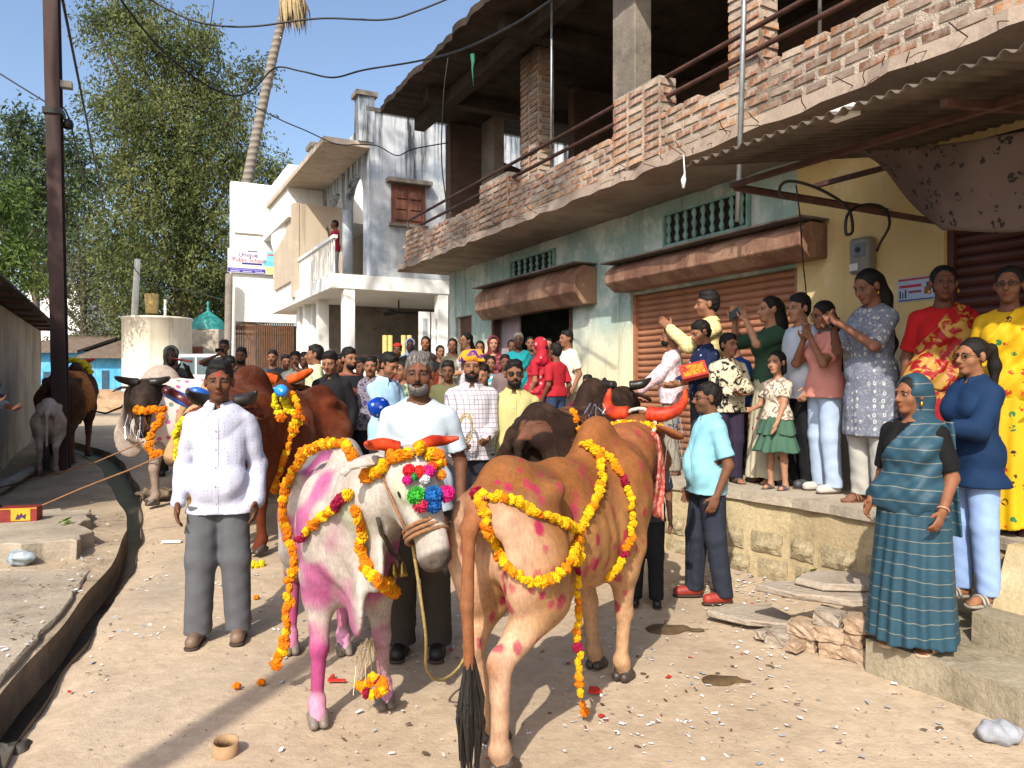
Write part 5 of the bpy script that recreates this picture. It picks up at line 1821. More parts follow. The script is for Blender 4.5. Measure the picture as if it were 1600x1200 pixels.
    for x in extras:
        kd = x[0]
        if kd == 'moustache':
            v, f = solid([('c', hp(0, -.097, -.050), hp(sg * .030, -.083, -.058), .0085, .005, .004) for sg in (1, -1)], min(hh, .007))
            put('moustache', v, f, x[1] if len(x) > 1 else hm)
        elif kd == 'beard':
            pr = [('e', hp(0, -.040, -.072), V(.058, .056, .050) * hs, Rm, .02)]
            def pb_(F_):
                F_.ell(hp(0, -.075, -.060), V(.026, .05, .013) * hs, Rm, .008, sub=True)
                F_.cut(hp(0, -.06, -.048), Rm @ nz([0, -.35, 1])); F_.cut(hp(0, -.01, 0), Rm @ nz([0, 1, 0]))
            v, f = solid(pr, min(hh, .008), pb_)
            put('beard', v, f, x[1] if len(x) > 1 else hm)
        elif kd == 'sunglasses' or kd == 'glasses':
            m = MB()
            for sg in (1, -1):
                ring = [Vector(hp(sg * .033 + .021 * math.cos(a), -.094 + .004 * abs(math.cos(a)), .003 + .016 * math.sin(a))) * s for a in np.linspace(0, 2 * math.pi, 15)]
                m.tube(ring, .0022, 4, False)
                m.tube([Vector(hp(sg * .054, -.090, .006)) * s, Vector(hp(sg * .079, -.02, .006)) * s, Vector(hp(sg * .08, .02, -.0)) * s], .002, 4)
                if kd == 'sunglasses': m.add(ring[:-1], [tuple(range(14))])
            m.tube([Vector(hp(-.012, -.098, .008)) * s, Vector(hp(.012, -.098, .008)) * s], .002, 4)
            m.build('spectacles', M_LENSD if kd == 'sunglasses' else M_GLASSF, root)
        elif kd == 'cap':
            v, f = solid([('e', hp(0, .02, .055), V(.090, .105, .080) * hs, Rm, .02)], hh, lambda F_: F_.cut(hp(0, -.06, .055), Rm @ nz([0, -.15, -1])))
            put('cap', v, f, x[1])
        elif kd == 'turban':
            pr = []
            for i in range(7):
                zz = .045 + .016 * (i % 4)
                pr.append(('c', hp(-.085 + .01 * i, -.05 + .004 * i, zz + .012), hp(.085 - .008 * i, -.045 + .01 * i, zz + .022 * (1 if i % 2 else -.3)), .026, .028, .008))
            pr.append(('e', hp(0, .02, .075), V(.100, .112, .068) * hs, Rm, .01))
            v, f = solid(pr, hh, lambda F_: F_.cut(hp(0, -.06, .038), Rm @ nz([0, -.1, -1])))
            put('turban', v, f, x[1])
        elif kd == 'scarf':
            # cloth over head and shoulders, open at the face
            pr = [('e', hp(0, .030, .035), V(.096, .112, .102) * hs, Rm, .03), ('c', hp(0, .07, -.05), V(0, .06, 1.40) + ln, .088, .10, .05), ('c', V(-.12, .06, 1.38) + ln, V(.12, .06, 1.38) + ln, .075, .075, .05)]
            def ps(F_):
                F_.ell(hp(0, -.090, -.040), V(.060, .085, .098) * hs, Rm, .012, sub=True)
                F_.cap(hp(0, -.10, -.08), V(0, -.14, 1.40) + ln, .062, .075, .02, sub=True)
                F_.cut(V(0, 0, 1.30), (0, 0, -1)); F_.cut(hp(0, -.055, .0), Rm @ nz([0, -1, .25]))
                F_.disp(lambda X, Y, Z: .005 * wob(seed + 5, 45, 5)(X, Y, Z))
            v, f = solid(pr, hh, ps)
            put('head_scarf', v, f, x[1])
        elif kd == 'bracelet':
            k = x[1]; c = Vector(Wr[k] * .93 + E[k] * .07) * s; d = Vector(nz(Wr[k] - E[k]))
            u_ = d.orthogonal().normalized(); w_ = d.cross(u_)
            MB().tube([c + (u_ * math.cos(a) + w_ * math.sin(a)) * .034 * s for a in np.linspace(0, 2 * math.pi, 17)], .005, 5, False).build('bangle', x[2], root, True)
        elif kd == 'watch':
            k = x[1]; c = Wr[k] * .90 + E[k] * .10; d = nz(Wr[k] - E[k])
            v, f = solid([('c', c - d * .010, c + d * .010, .031, .031, .003)], hh)
            put('watch', v, f, M_GLASSF)
        elif kd == 'phone':
            c = Vector((Wr['L'] + Wr['R']) / 2) * s if x[1] == 'B' else Vector(Wr[x[1]] + nz(Wr[x[1]] - E[x[1]]) * .09) * s
            o = MB().box((-.038, -.005, -.078), (.038, .005, .078)).build('phone', M_LENSD, None, bevel=.004)
            o.location = c + Vector(x[2]) * s; o.rotation_euler = x[3]
            o.parent = root
        elif kd == 'earring':
            for sg in (1, -1):
                MB().lathe([(.001, .0), (.006, -.008), (.009, -.02), (.004, -.03), (.0, -.032)], Vector(hp(sg * .085, .0, -.036)) * s, 8).build('earring', M_GOLD, root, True)
        elif kd == 'bindi':
            MB().lathe([(.0, .004), (.004, .002), (.005, 0), (.0, -.004)], Vector(hp(0, -.090, .032)) * s, 8).build('bindi', mat('bindi_red', '#3a0a12', .5), root)
        elif kd == 'mask':
            v, f = solid([('e', hp(0, -.045, -.06), V(.062, .060, .048) * hs, Rm, .02)], hh, lambda F_: F_.cut(hp(0, .0, 0), Rm @ nz([0, 1, 0])))
            put('face_mask', v, f, x[1])
    # ---- clothes
    nfold_ = wob(seed + 7, 24, 6, (1, 1, .6))
    nfold = lambda X, Y, Z: 1.1 - 2.6 * np.abs(nfold_(X, Y, Z))
    nf2 = wob(seed + 8, 60, 5)
    nft = wob(seed + 9, 26, 5, (1, 1, .22))
    for c in clothes:
        kd = c['kind']; m = c['mat']; e = c.get('e', .016)
        if kd in ('shirt', 'blouse', 'kurta'):
            sl = c.get('sleeve', 2.0)
            hem = c.get('hem', .84)
            pr = inflate(torso + trap, e)
            for k in 'LR':
                er = e + c.get('cuff', .008)
                if sl > 0:
                    a = min(sl, 1.0)
                    up_ = sh[k] * (1 - a) + E[k] * a
                    pr.append(('c', sh[k], up_, .054 * w ** .7 + er * .6, (.054 + (.042 - .054) * a) * w ** .6 + er * .9, .016))
                    if sl > 1:
                        a = min(sl - 1, .97)
                        pr.append(('c', E[k], E[k] * (1 - a) + Wr[k] * a, .042 * w ** .6 + er * .9, .028 + er * .7, .014))
            lowr = (.172 * w, .125 * w + belly * .6)
            if kd == 'kurta':
                fl = c.get('flare', 1.25)
                def skf(X, Y, Z, hem=hem, fl=fl):
                    u = np.clip((1.05 - Z) / (1.05 - hem), 0, 1)
                    rx = (lowr[0] + e) * (1 + (fl - 1) * u); ry = (lowr[1] + e) * (1 + (fl - 1) * .8 * u)
                    th = np.arctan2(Y, X)
                    pl_ = 1 + .035 * u * np.sin(th * 9 + 2)
                    d = (np.sqrt((X / rx) ** 2 + (Y / ry) ** 2) - pl_) * np.minimum(rx, ry)
                    return np.maximum(d, Z - 1.05)
                pr.append(('f', skf, V(-.33, -.3, hem - .02), V(.33, .3, 1.08), .03))
            elif hem < .96:
                pr.append(('c', V(-.075 * w, -belly * .3, max(hem - .03, .76)), V(.075 * w, -belly * .3, max(hem - .03, .76)), (.137 if fem else .121) * w + e, (.137 if fem else .121) * w + e, .05))
                pr.append(('c', V(-.06 * w, -belly * .4, .98), V(.06 * w, -belly * .4, .98), .112 * w + e, .112 * w + e, .05))
            amp = c.get('fold', .007) * .62
            nd = c.get('neck', .068)
            def post(F_, hem=hem, amp=amp, nd=nd):
                F_.disp(lambda X, Y, Z: amp * nfold(X, Y, Z) + amp * .35 * nf2(X, Y, Z))
                F_.cut(V(0, 0, hem), (0, 0, -1))
                F_.cap(neckb + V(0, -.02, -.0), neckb + V(0, -.03, .2), nd, nd * 1.1, .01, sub=True)
                if c.get('vneck'):
                    F_.cap(neckb + V(0, -.07, .02), V(0, -.16, 1.33) + ln, .05, .02, .01, sub=True)
                for k in 'LR':
                    if sl > 0:
                        a = min(sl, 1.0)
                        if sl <= 1:
                            pc = sh[k] * (1 - a) + E[k] * a; dn = nz(E[k] - sh[k])
                            X, Y, Z = F_.xyz()
                            d = (X - pc[0]) * dn[0] + (Y - pc[1]) * dn[1] + (Z - pc[2]) * dn[2]
                            near = np.sqrt((X - pc[0]) ** 2 + (Y - pc[1]) ** 2 + (Z - pc[2]) ** 2) - .10
                            F_.D = np.where(near < 0, np.maximum(F_.D, d), F_.D).astype(np.float32)
            v, f = solid(pr, hh, post, .02)
            sv, sf = v, f
            o = put(c.get('name', kd), v, f, m)
            if c.get('collar'):
                cp_ = [('c', neckb + V(.064 * math.cos(a), -.012 + .062 * math.sin(a), .052 - .020 * max(0, -math.sin(a))), neckb + V(.084 * math.cos(a), -.014 + .084 * math.sin(a), .022 - .03 * max(0, -math.sin(a))), .009, .012, .008) for a in np.linspace(-1.15, math.pi + 1.15, 20)]
                cp_ += [('c', neckb + V(sg * .028, -.080, .022), neckb + V(sg * .056, -.106, -.036), .014, .011, .01) for sg in (1, -1)]
                v, f = solid(cp_, hh * .8)
                link('collar', mesh_np('collar', v * s, f), o, c.get('cmat', m))
            if c.get('placket'):
                bv = BVHTree.FromPolygons([tuple(q_) for q_ in v], [tuple(q_) for q_ in f.tolist()]) if not c.get('collar') else BVHTree.FromPolygons([tuple(q_) for q_ in sv], [tuple(q_) for q_ in sf.tolist()])
                pts = []
                for zz in np.linspace(hem + .01, 1.395, 22):
                    ht = bv.ray_cast(Vector((ln[0] * .5, -1, zz)), Vector((0, 1, 0)))
                    if ht[0] is not None: pts.append(ht[0])
                if len(pts) > 4:
                    m_ = MB()
                    vs = []
                    for q_ in pts: vs += [(q_ + Vector((-.016, -.001, 0))) * s, (q_ + Vector((-.014, -.0045, 0))) * s, (q_ + Vector((.014, -.0045, 0))) * s, (q_ + Vector((.016, -.001, 0))) * s]
                    m_.add(vs, [(4 * i_ + k_, 4 * i_ + k_ + 1, 4 * i_ + k_ + 5, 4 * i_ + k_ + 4) for i_ in range(len(pts) - 1) for k_ in range(3)])
                    m_.build('placket', m, o)
                    for q_ in pts[2::4]:
                        MB().lathe([(.0, .0055), (.0045, .0045), (.0055, 0), (0, -.001)], (0, 0, 0), 8).build('button', mat('shirt_button', '#8f8a80', .4), o, loc=(q_ + Vector((0, -.004, 0))) * s).rotation_euler = (R(90), 0, 0)
        elif kd == 'trousers':
            z0 = c.get('hem', .055); loose = c.get('loose', .03)
            pr = inflate([torso[0]], e * .8)
            pr.append(('c', V(-.06 * w, 0, 1.02), V(.06 * w, 0, 1.02), .100 * w, .100 * w, .04))
            for k in 'LR':
                a = an[k] + V(0, 0, -.03)
                pr += [('c', hip[k], kn[k], .092 * w + e, .062 + loose * .8, .04), ('c', kn[k], a, .060 + loose * .8, .046 + loose, .03)]
            def post(F_, z0=z0):
                F_.disp(lambda X, Y, Z: .0042 * (1.1 - 2.6 * np.abs(nft(X, Y, Z))) + .0018 * nf2(X, Y, Z) + .0025 * np.sin(Z * 55 + X * 20 + Y * 30) * np.clip(.30 - Z, 0, .2) * 4)
                F_.cut(V(0, 0, min([1.04] + [q_['hem'] + .05 for q_ in clothes if q_['kind'] in ('shirt', 'kurta')])), (0, 0, 1)); F_.cut(V(0, 0, z0 + min(P['lf'][2], P['rf'][2])), (0, 0, -1))
            v, f = solid(pr, hh, post, .02)
            put('trousers', v, f, m)
        elif kd == 'skirt':
            z0, z1 = c['z0'], c['z1']; rb = c['rb']; rt = c.get('rt', (.17 * w + e, .125 * w + e)); npl = c.get('pleats', 16); amp = c.get('amp', .05)
            ox = c.get('ox', 0)
            mid = c.get('mid', 0)
            def skf(X, Y, Z):
                u = np.clip((z1 - Z) / (z1 - z0), 0, 1)
                uu = u ** c.get('pow', 1.0)
                rx = rt[0] + (rb[0] - rt[0]) * uu + mid * np.sin(u * math.pi); ry = rt[1] + (rb[1] - rt[1]) * uu + mid * np.sin(u * math.pi)
                th = np.arctan2(Y, X - ox * u)
                fr = .35 + .65 * np.clip(-np.sin(th + c.get('pang', 0)), 0, 1)
                pl_ = 1 + amp * (.25 + .75 * u) * fr * np.sin(th * npl + 3 * np.sin(u * 2) + seed) + amp * .5 * u * np.sin(th * (npl * .45) + 1 + u * 2)
                d = (np.sqrt(((X - ox * u) / rx) ** 2 + (Y / ry) ** 2) - pl_) * np.minimum(rx, ry) * .8
                return np.maximum(np.maximum(d, Z - z1), z0 - Z + .01 * np.sin(th * 5))
            R_ = max(rb[0], rt[0]) * 1.2 + mid + abs(ox)
            R2 = max(rb[1], rt[1]) * 1.2 + mid
            v, f = solid([('f', skf, V(-R_, -R2, z0), V(R_, R2, z1), .02)], hh, None, .02)
            put(c.get('name', 'skirt'), v, f, m)
        elif kd == 'pallu':
            # saree end drawn across the chest and over one shoulder (sg: +1 left, -1 right)
            sg = c.get('side', 1)
            pr = inflate(torso + trap, e + .012)
            pr.append(('c', V(-sg * .10, -.04, .95), V(sg * .05, -.03, .95), .125 * w + e, .12 * w + e, .05))
            if c.get('arm', False):
                k = 'L' if sg > 0 else 'R'
                pr.append(('c', sh[k], sh[k] * .4 + E[k] * .6, .085, .085, .04))
            def post(F_):
                F_.disp(lambda X, Y, Z: .008 * np.sin((X * sg * .75 - Z * .66) * 62 + Y * 8) + .005 * nf2(X, Y, Z))
                F_.cut(V(-sg * c.get('off', .07), 0, 1.30), (-sg * .80, 0, c.get('slope', .62)))     # bares the other shoulder
                F_.cut(V(0, 0, c.get('low', .86)), (sg * -.25, 0, -1))
                F_.cap(neckb + V(0, -.03, -.02), neckb + V(0, -.03, .2), .08, .09, .01, sub=True)
            v, f = solid(pr, hh, post, .03)
            put(c.get('name', 'pallu'), v, f, m)
            if c.get('tail', True):
                x0 = sg * .10
                def tf(X, Y, Z):
                    u = np.clip((1.44 - Z) / .75, 0, 1)
                    d = np.maximum(np.abs(Y - (.155 * w + .03 * u + .012 * np.sin(X * 60 + Z * 5))) - .010, np.abs(X - x0) - (.085 + .04 * u))
                    return np.maximum(d, np.maximum(Z - 1.44, .70 - Z))
                v, f = solid([('f', tf, V(x0 - .2, 0, .68), V(x0 + .2, .3, 1.46), .01)], hh)
                put('pallu_tail', v, f, m)
    # ---- footwear
    if feet in ('shoe', 'sandal'):
        fm = mat('shoe_' + shoe.strip('#'), shoe, .55, .2, 8, .1, 60)
        for k in 'LR':
            a = an[k]; g0 = a[2] - .085
            if feet == 'shoe':
                pr = [('c', V(a[0], a[1] + .022, g0 + .050), V(a[0] * 1.06, a[1] - .135, g0 + .040), .046, .042, .03), ('c', V(a[0], a[1] + .012, g0 + .06), a + V(0, .01, .0), .042, .042, .02)]
                v, f = solid(pr, hh, lambda F_: F_.cut(V(0, 0, g0 + .012), (0, 0, -1)), .01)
                o = put('shoe', v, f, fm)
                v, f = solid([('c', V(a[0], a[1] + .024, g0 + .012), V(a[0] * 1.06, a[1] - .138, g0 + .012), .048, .046, .03)], hh, lambda F_: (F_.cut(V(0, 0, g0 + .016), (0, 0, 1)), F_.cut(V(0, 0, g0), (0, 0, -1))))
                link('sole', mesh_np('sole', v * s, f), o, M_SOLE)
            else:
                v, f = solid([('c', V(a[0], a[1] + .02, g0 + .0), V(a[0] * 1.06, a[1] - .145, g0 + .0), .046, .048, .03)], hh, lambda F_: (F_.cut(V(0, 0, g0 + .010), (0, 0, 1)), F_.cut(V(0, 0, g0 - .012), (0, 0, -1))))
                o = put('sandal', v, f, fm)
                st = MB()
                c0 = Vector((a[0] * 1.03, a[1] - .09, g0)) * s
                for yy in (0, .03):
                    st.tube([c0 + Vector((math.cos(t) * .050, yy, .006 + math.sin(t) * .056)) * s for t in np.linspace(0, math.pi, 11)], .008, 5)
                st.build('strap', fm, o, True)
    return root

# ================================================================== cattle
M_COAT = mat_vcol('coat', .78, .20, 16, .30, 110, .12)
M_HOOF = mat('hoof_horn', '#3a3029', .5, .3, 12, .2, 60)
M_HOOFP = mat('pale_hoof', '#6d6258', .55, .3, 12, .2, 60)
M_TAILH = mat('tail_hair', '#17110d', .6, .3, 30, .5, 60, stretch=(4, 4, .4))
V3 = lambda *a: np.array(a, dtype=float)

CATTLE = {}
def cow(key, label, pos, rz, s, paint, poll=None, muzzle=None, feet=None, horns=None, hornmat=None, h=.013, name='cow', hump=1.0, thin=1.0, tailbend=(0, 0), group='decorated cattle', hoofm=None, calf=False, eyes=True, tail=True, ear_drop=.3, switch=True, neckdrop=0.0):
    """local frame: +X forward, +Y left; lengths for a 1.2 m animal, scaled by s. poll / muzzle in world coordinates"""
    rzr = R(rz)
    root = empty(name, pos, rzr, label, 'calf' if calf else 'cow', group)
    Rz = np.array(Matrix.Rotation(rzr, 3, 'Z'))
    loc = np.array(pos, float)
    W2L = lambda p: Rz.T @ (np.array(p, float) - loc) / s
    Po = W2L(poll) if poll is not None else V3(.92, 0, 1.24)
    Mz = W2L(muzzle) if muzzle is not None else Po + V3(.28, 0, -.36)
    hd = nz(Mz - Po)
    HL = .46 * (.9 if calf else 1)
    Mz = Po + hd * HL
    left = nz(np.cross(V3(0, 0, 1), hd))
    up = np.cross(hd, left)
    Mh = np.stack([hd, left, up], 1)
    hp = lambda f, l, u: Po + hd * f + left * l + up * u
    t = thin
    pr = [('e', V3(.28, 0, .81), V3(.30, .200 * t, .32), None, .10), ('e', V3(-.06, 0, .79), V3(.44, .235 * t, .275), None, .12), ('e', V3(-.45, 0, .90), V3(.26, .190 * t, .22), None, .09),
          ('c', V3(.34, 0, 1.04), V3(-.10, 0, 1.03), .075, .065, .12), ('c', V3(-.10, 0, 1.03), V3(-.52, 0, 1.08), .065, .06, .12), ('c', V3(-.52, 0, 1.08), V3(-.69, 0, 1.02), .06, .05, .08)]
    for sg in (1, -1):
        pr += [('e', V3(-.40, sg * .190 * t, 1.035), V3(.065, .045, .045), None, .07), ('-e', V3(-.27, sg * .30 * t, .93), V3(.11, .09, .14), None, .10), ('e', V3(-.67, sg * .095 * t, .96), V3(.06, .055, .07), None, .08),
               ('e', V3(-.50, sg * .135 * t, .77), V3(.185, .095, .26), None, .08), ('e', V3(.34, sg * .155 * t, .83), V3(.14, .085, .27), None, .09)]
    if hump:
        Mt = np.array(Matrix.Rotation(-.35, 3, 'Y'))
        pr.append(('e', V3(.30, 0, 1.15), V3(.175, .095, .165) * hump, Mt, .07))
    nb = V3(.42, 0, .95)
    nm = (nb + Po) / 2 + V3(.02, 0, -.02 - neckdrop)
    pr += [('c', nb, nm, .20, .150, .12), ('c', nm, Po + hd * .06 - up * .03, .150, .105, .08), ('c', V3(.50, 0, .78), nm + V3(.02, 0, -.13), .12, .06, .08)]
    # dewlap
    pr += [('e', V3(.56, 0, .62), V3(.14, .035, .19), None, .06), ('e', (V3(.56, 0, .62) + hp(.2, 0, -.22)) / 2, V3(.14, .028, .13), None, .06)]
    # head
    pr += [('e', hp(.08, 0, .0), V3(.135, .108, .080), Mh, .04), ('c', hp(.12, 0, -.005), hp(.36, 0, -.012), .086, .058, .05), ('e', hp(.15, 0, -.085), V3(.15, .055, .075), Mh, .05),
           ('e', hp(.415, 0, -.015), V3(.056, .066, .056), Mh, .03), ('c', hp(.20, 0, .045), hp(.37, 0, .022), .040, .038, .04), ('e', hp(.40, 0, -.05), V3(.06, .046, .03), Mh, .03)]
    for sg in (1, -1):
        pr += [('e', hp(.155, sg * .083, .030), V3(.038, .018, .020), Mh, .025), ('-e', hp(.455, sg * .034, .014), V3(.014, .014, .010), Mh, .012)]
        eb = hp(.015, sg * .095, -.012); et = eb + left * sg * .16 + up * (-ear_drop * .16) - hd * .02
        d = nz(et - eb); q = nz(np.cross(hd, d)); Me = np.stack([d, hd, q], 1)
        pr += [('e', (eb + et) / 2, V3(.105, .050, .016), Me, .02)]
        pr += [('-e', (eb + et) / 2 + nz(hd) * .020, V3(.075, .022, .012), Me, .01)]
    ft = dict(fl=(0, 0), fr=(0, 0), hl=(0, 0), hr=(0, 0))
    if feet: ft.update(feet)
    hoofs = []
    for k, sg in (('fl', 1), ('fr', -1)):
        dx, dy = ft[k]
        a = V3(.35, sg * .155 * t, .66); b = V3(.34 + dx * .12, sg * .15 * t + dy * .2, .56); c = V3(.37 + dx * .55, sg * .14 * t + dy * .6, .345); d = V3(.35 + dx, sg * .135 * t + dy, .10)
        pr += [('c', a, b, .092, .078, .06), ('c', b, c, .072, .043, .04), ('e', c, V3(.046, .044, .055), None, .025), ('c', c + V3(0, 0, -.03), d, .037, .030, .02), ('e', d, V3(.038, .038, .038), None, .02), ('c', d, d + V3(.03, 0, -.06), .034, .040, .02)]
        hoofs.append(d)
    for k, sg in (('hl', 1), ('hr', -1)):
        dx, dy = ft[k]
        a = V3(-.50, sg * .15 * t, .80); b = V3(-.42 + dx * .2, sg * .165 * t + dy * .2, .62); c = V3(-.655 + dx * .65, sg * .145 * t + dy * .65, .43); d = V3(-.60 + dx, sg * .14 * t + dy, .10)
        pr += [('c', a, b, .135, .105, .07), ('c', b, c, .088, .045, .05), ('e', c + V3(-.01, 0, .01), V3(.052, .040, .06), None, .025), ('c', c + V3(0, 0, -.03), d, .040, .031, .02), ('e', d, V3(.039, .039, .038), None, .02), ('c', d, d + V3(.03, 0, -.06), .034, .040, .02)]
        hoofs.append(d)
    pr += [('e', V3(-.12, 0, .50), V3(.14, .05, .06), None, .06)]
    pr += [('-c', V3(-.64, sg * .055 * t, .90), V3(-.70, sg * .06 * t, .62), .035, .03, .06) for sg in (1, -1)]
    tb = tailbend
    T0, T1, T2, T3 = V3(-.69, 0, 1.03), V3(-.775, tb[0] * .3, .93), V3(-.80, tb[0] * .8, .66), V3(-.79 + tb[1], tb[0], .42)
    if tail:
        pr += [('c', T0, T1, .045, .036, .03), ('c', T1, T2, .034, .025, .02), ('c', T2, T3, .024, .018, .01)]
    ribs = lambda X, Y, Z: .0035 * np.sin((X + .25 * Z) * 62) * np.clip(1 - ((X - .08) / .34) ** 2, 0, 1) * np.clip(1 - ((Z - .82) / .26) ** 2, 0, 1)
    wa, wb = wob(3, 13, 6), wob(5, 34, 6)
    v, f = solid(pr, h / s, lambda F_: F_.disp(lambda X, Y, Z: ribs(X, Y, Z) - .008 * wa(X, Y, Z) - .0035 * wb(X, Y, Z) - .004 * np.sin(X * 46 + Z * 20) * np.clip(1 - ((X - .62) / .14) ** 2, 0, 1) * (Z > .6)))
    me = mesh_np('body', v * s, f)
    J = dict(Po=Po, Mz=Mz, hp=hp, hd=hd, left=left, up=up)
    set_col(me, paint(v, J))
    bo = link('body', me, root, M_COAT)
    for d in hoofs:
        g0 = 0.0
        for sg in (1, -1):
            vv, ff = solid([('c', d + V3(.025, sg * .020, -.055), d + V3(.075, sg * .022, -.085), .030, .022, .01), ('c', d + V3(-.01, sg * .02, -.075), d + V3(.05, sg * .02, -.085), .024, .024, .01)], .009, lambda F_: F_.cut(V3(0, 0, .003), (0, 0, -1)))
            link('hoof', mesh_np('hoof', vv * s, ff), root, hoofm or M_HOOF)
    if switch and tail:
        m = MB(); rr_ = random.Random(len(label))
        for i in range(60):
            a = rr_.uniform(0, 6.28); q = rr_.uniform(0, 1) ** .5; L = rr_.uniform(.26, .42)
            b0 = T3 + V3(math.cos(a) * .012, math.sin(a) * .012, rr_.uniform(-.02, .06))
            b1 = b0 + V3(math.cos(a) * .035 * q, math.sin(a) * .045 * q, -L * .5); b2 = b0 + V3(math.cos(a) * .02 * q + rr_.uniform(-.015, .015), math.sin(a) * .03 * q + rr_.uniform(-.015, .015), -L)
            m.tube([Vector(b0) * s, Vector(b1) * s, Vector(b2) * s], [.007 * s, .009 * s, .001], 4, False)
        m.build('tail_switch', M_TAILH, root)
    if eyes:
        for sg in (1, -1):
            vv, ff = solid([('e', hp(.155, sg * .093, .026), V3(.024, .012, .014), Mh, .005)], .006)
            link('eye', mesh_np('eye', vv * s, ff), root, M_EYED)
    if horns:
        for sg in (1, -1):
            pts = [hp(0, 0, 0) + hd * q[2] + left * sg * q[0] + up * q[1] for q in horns]
            n = len(pts); out = []; rad = []
            for i in range(n - 1):
                a = pts[max(i - 1, 0)]; b = pts[i]; c = pts[i + 1]; d = pts[min(i + 2, n - 1)]
                for k in range(6):
                    u = k / 6
                    out.append(.5 * ((2 * b) + (c - a) * u + (2 * a - 5 * b + 4 * c - d) * u * u + (3 * b - a - 3 * c + d) * u ** 3))
                    rad.append(horns[i][3] * (1 - u) + horns[i + 1][3] * u)
            out.append(pts[-1]); rad.append(horns[-1][3])
            MB().tube([Vector(p) * s for p in out], [r_ * s for r_ in rad], 12).build('horn', hornmat, root, True)
    # for draping things over the animal
    Vw = (v * s) @ Rz.T + loc
    CATTLE[key] = dict(bvh=BVHTree.FromPolygons([tuple(p) for p in Vw], [tuple(q) for q in f.tolist()]), root=root, J=J, s=s, L2W=lambda p: Rz @ (np.array(p) * s) + loc, pr=pr)
    return root

def C(h_): return np.array(lin(h_))
def mixc(a, b, t):
    t = np.clip(t, 0, 1)[:, None]
    return a * (1 - t) + b * t
def ss(x, a, b):
    t = np.clip((x - a) / (b - a), 0, 1)
    return t * t * (3 - 2 * t)

# ---- painters (coat colour and festival paint)
def paint_spotted(v, J):
    x, y, z = v.T
    n = wob(4, 6, 6)(x, y, z)
    c = mixc(np.tile(C('#83522c'), (len(v), 1)), C('#a3764a'), ss(z + .06 * n, 1.02, .72))
    c = mixc(c, C('#b8926f'), ss(z + .05 * n, .70, .40) * .9)
    c = mixc(c, C('#c29c80'), ss(-x + .05 * n, .52, .72) * ss(z, 1.08, .95))        # pale back of the thighs
    c = mixc(c, C('#855436'), ss(-x, .72, .77))                                     # tail
    c = mixc(c, C('#8a5434'), ss(x, .15, .4) * ss(z, 1.08, 1.2))
    c = mixc(c, C('#6e4227'), ss(x, .80, .95))
    r = np.random.default_rng(2)
    # painted finger spots on the right flank and both thighs
    side = v[(v[:, 1] < -.02) & (v[:, 2] > .35)]
    P = side[r.choice(len(side), 90)]
    P2 = v[(v[:, 0] < -.4) & (v[:, 2] > .3) & (v[:, 2] < .95)]; P2 = P2[r.choice(len(P2), 26)]
    pc = C('#a01a4a')
    for i, p in enumerate(np.concatenate([P, P2])):
        q = v - p
        rad = r.uniform(.016, .034)
        d = np.sqrt((q[:, 0] * 1.25) ** 2 + (q[:, 1] * 1.25) ** 2 + (q[:, 2] * .8) ** 2)
        st = .95 if (p[2] < .95 or p[0] < -.4) else .55
        c = mixc(c, pc, ss(d, rad, rad * .72) * st * r.uniform(.6, 1))
    return c
def paint_white_pink(v, J):
    x, y, z = v.T
    n = wob(8, 7, 6)(x, y, z); n2 = wob(9, 26, 6)(x, y, z)
    c = np.tile(C('#aba198'), (len(v), 1))
    pk = C('#a3457c')
    k = ss(n * .5 + n2 * .8, -.30, .35) * ss(x, .72, .5) * .85
    c = mixc(c, pk, k * ss(z, .45, .6))
    c = mixc(c, C('#a02f70'), ss(z + .06 * n2, .46, .36) * ss(z, .10, .16) * ss(y * -1, -.3, -.0) * .9)
    c = mixc(c, C('#a84a80'), ss(z + .04 * n2, .72, .56) * ss(x, .40, .50) * .75)                 # dewlap hem
    c = mixc(c, C('#cf8fae'), ss(z, .16, .11))
    c = mixc(c, pk, ss(-x, .1, .4) * ss(n2, .0, .6) * .55)
    q = v - J['Po']
    f = q @ J['hd']; u = q @ J['up']
    hdm = ss(f, -.02, .05)
    c = mixc(c, C('#b5aea5'), hdm * ss(x, .6, .7))
    c = mixc(c, C('#a3b586'), ss(wob(15, 20, 5)(x, y, z), .45, .75) * hdm * ss(x, .6, .7) * .4)
    nose = ss(f, .395, .420) * ss(x, .6, .7) * ss(u, -.075, -.055)
    c = mixc(c, C('#332d2b'), nose * .9)
    return c
def paint_plain(base, low=None, dark=None, seed=1):
    def f(v, J):
        x, y, z = v.T
        n = wob(seed, 7, 6)(x, y, z)
        c = np.tile(C(base), (len(v), 1))
        c = c * (1 + .10 * n)[:, None]
        if low: c = mixc(c, C(low), ss(z + .05 * n, .55, .3))
        if dark: c = mixc(c, C(dark), ss(z + .05 * n, 1.0, 1.15))
        q = v - J['Po']; fo = q @ J['hd']
        c = mixc(c, c * .35, ss(fo, .42, .46) * ss(x, .6, .7))
        return c
    return f
def paint_pale_dark_head(v, J):
    c = paint_plain('#a89a8e', '#8a7a6d', None, 9)(v, J)
    q = v - J['Po']
    return mixc(c, C('#2d2420'), ss(np.linalg.norm(q - J['hd'] * .2, axis=1), .42, .30))
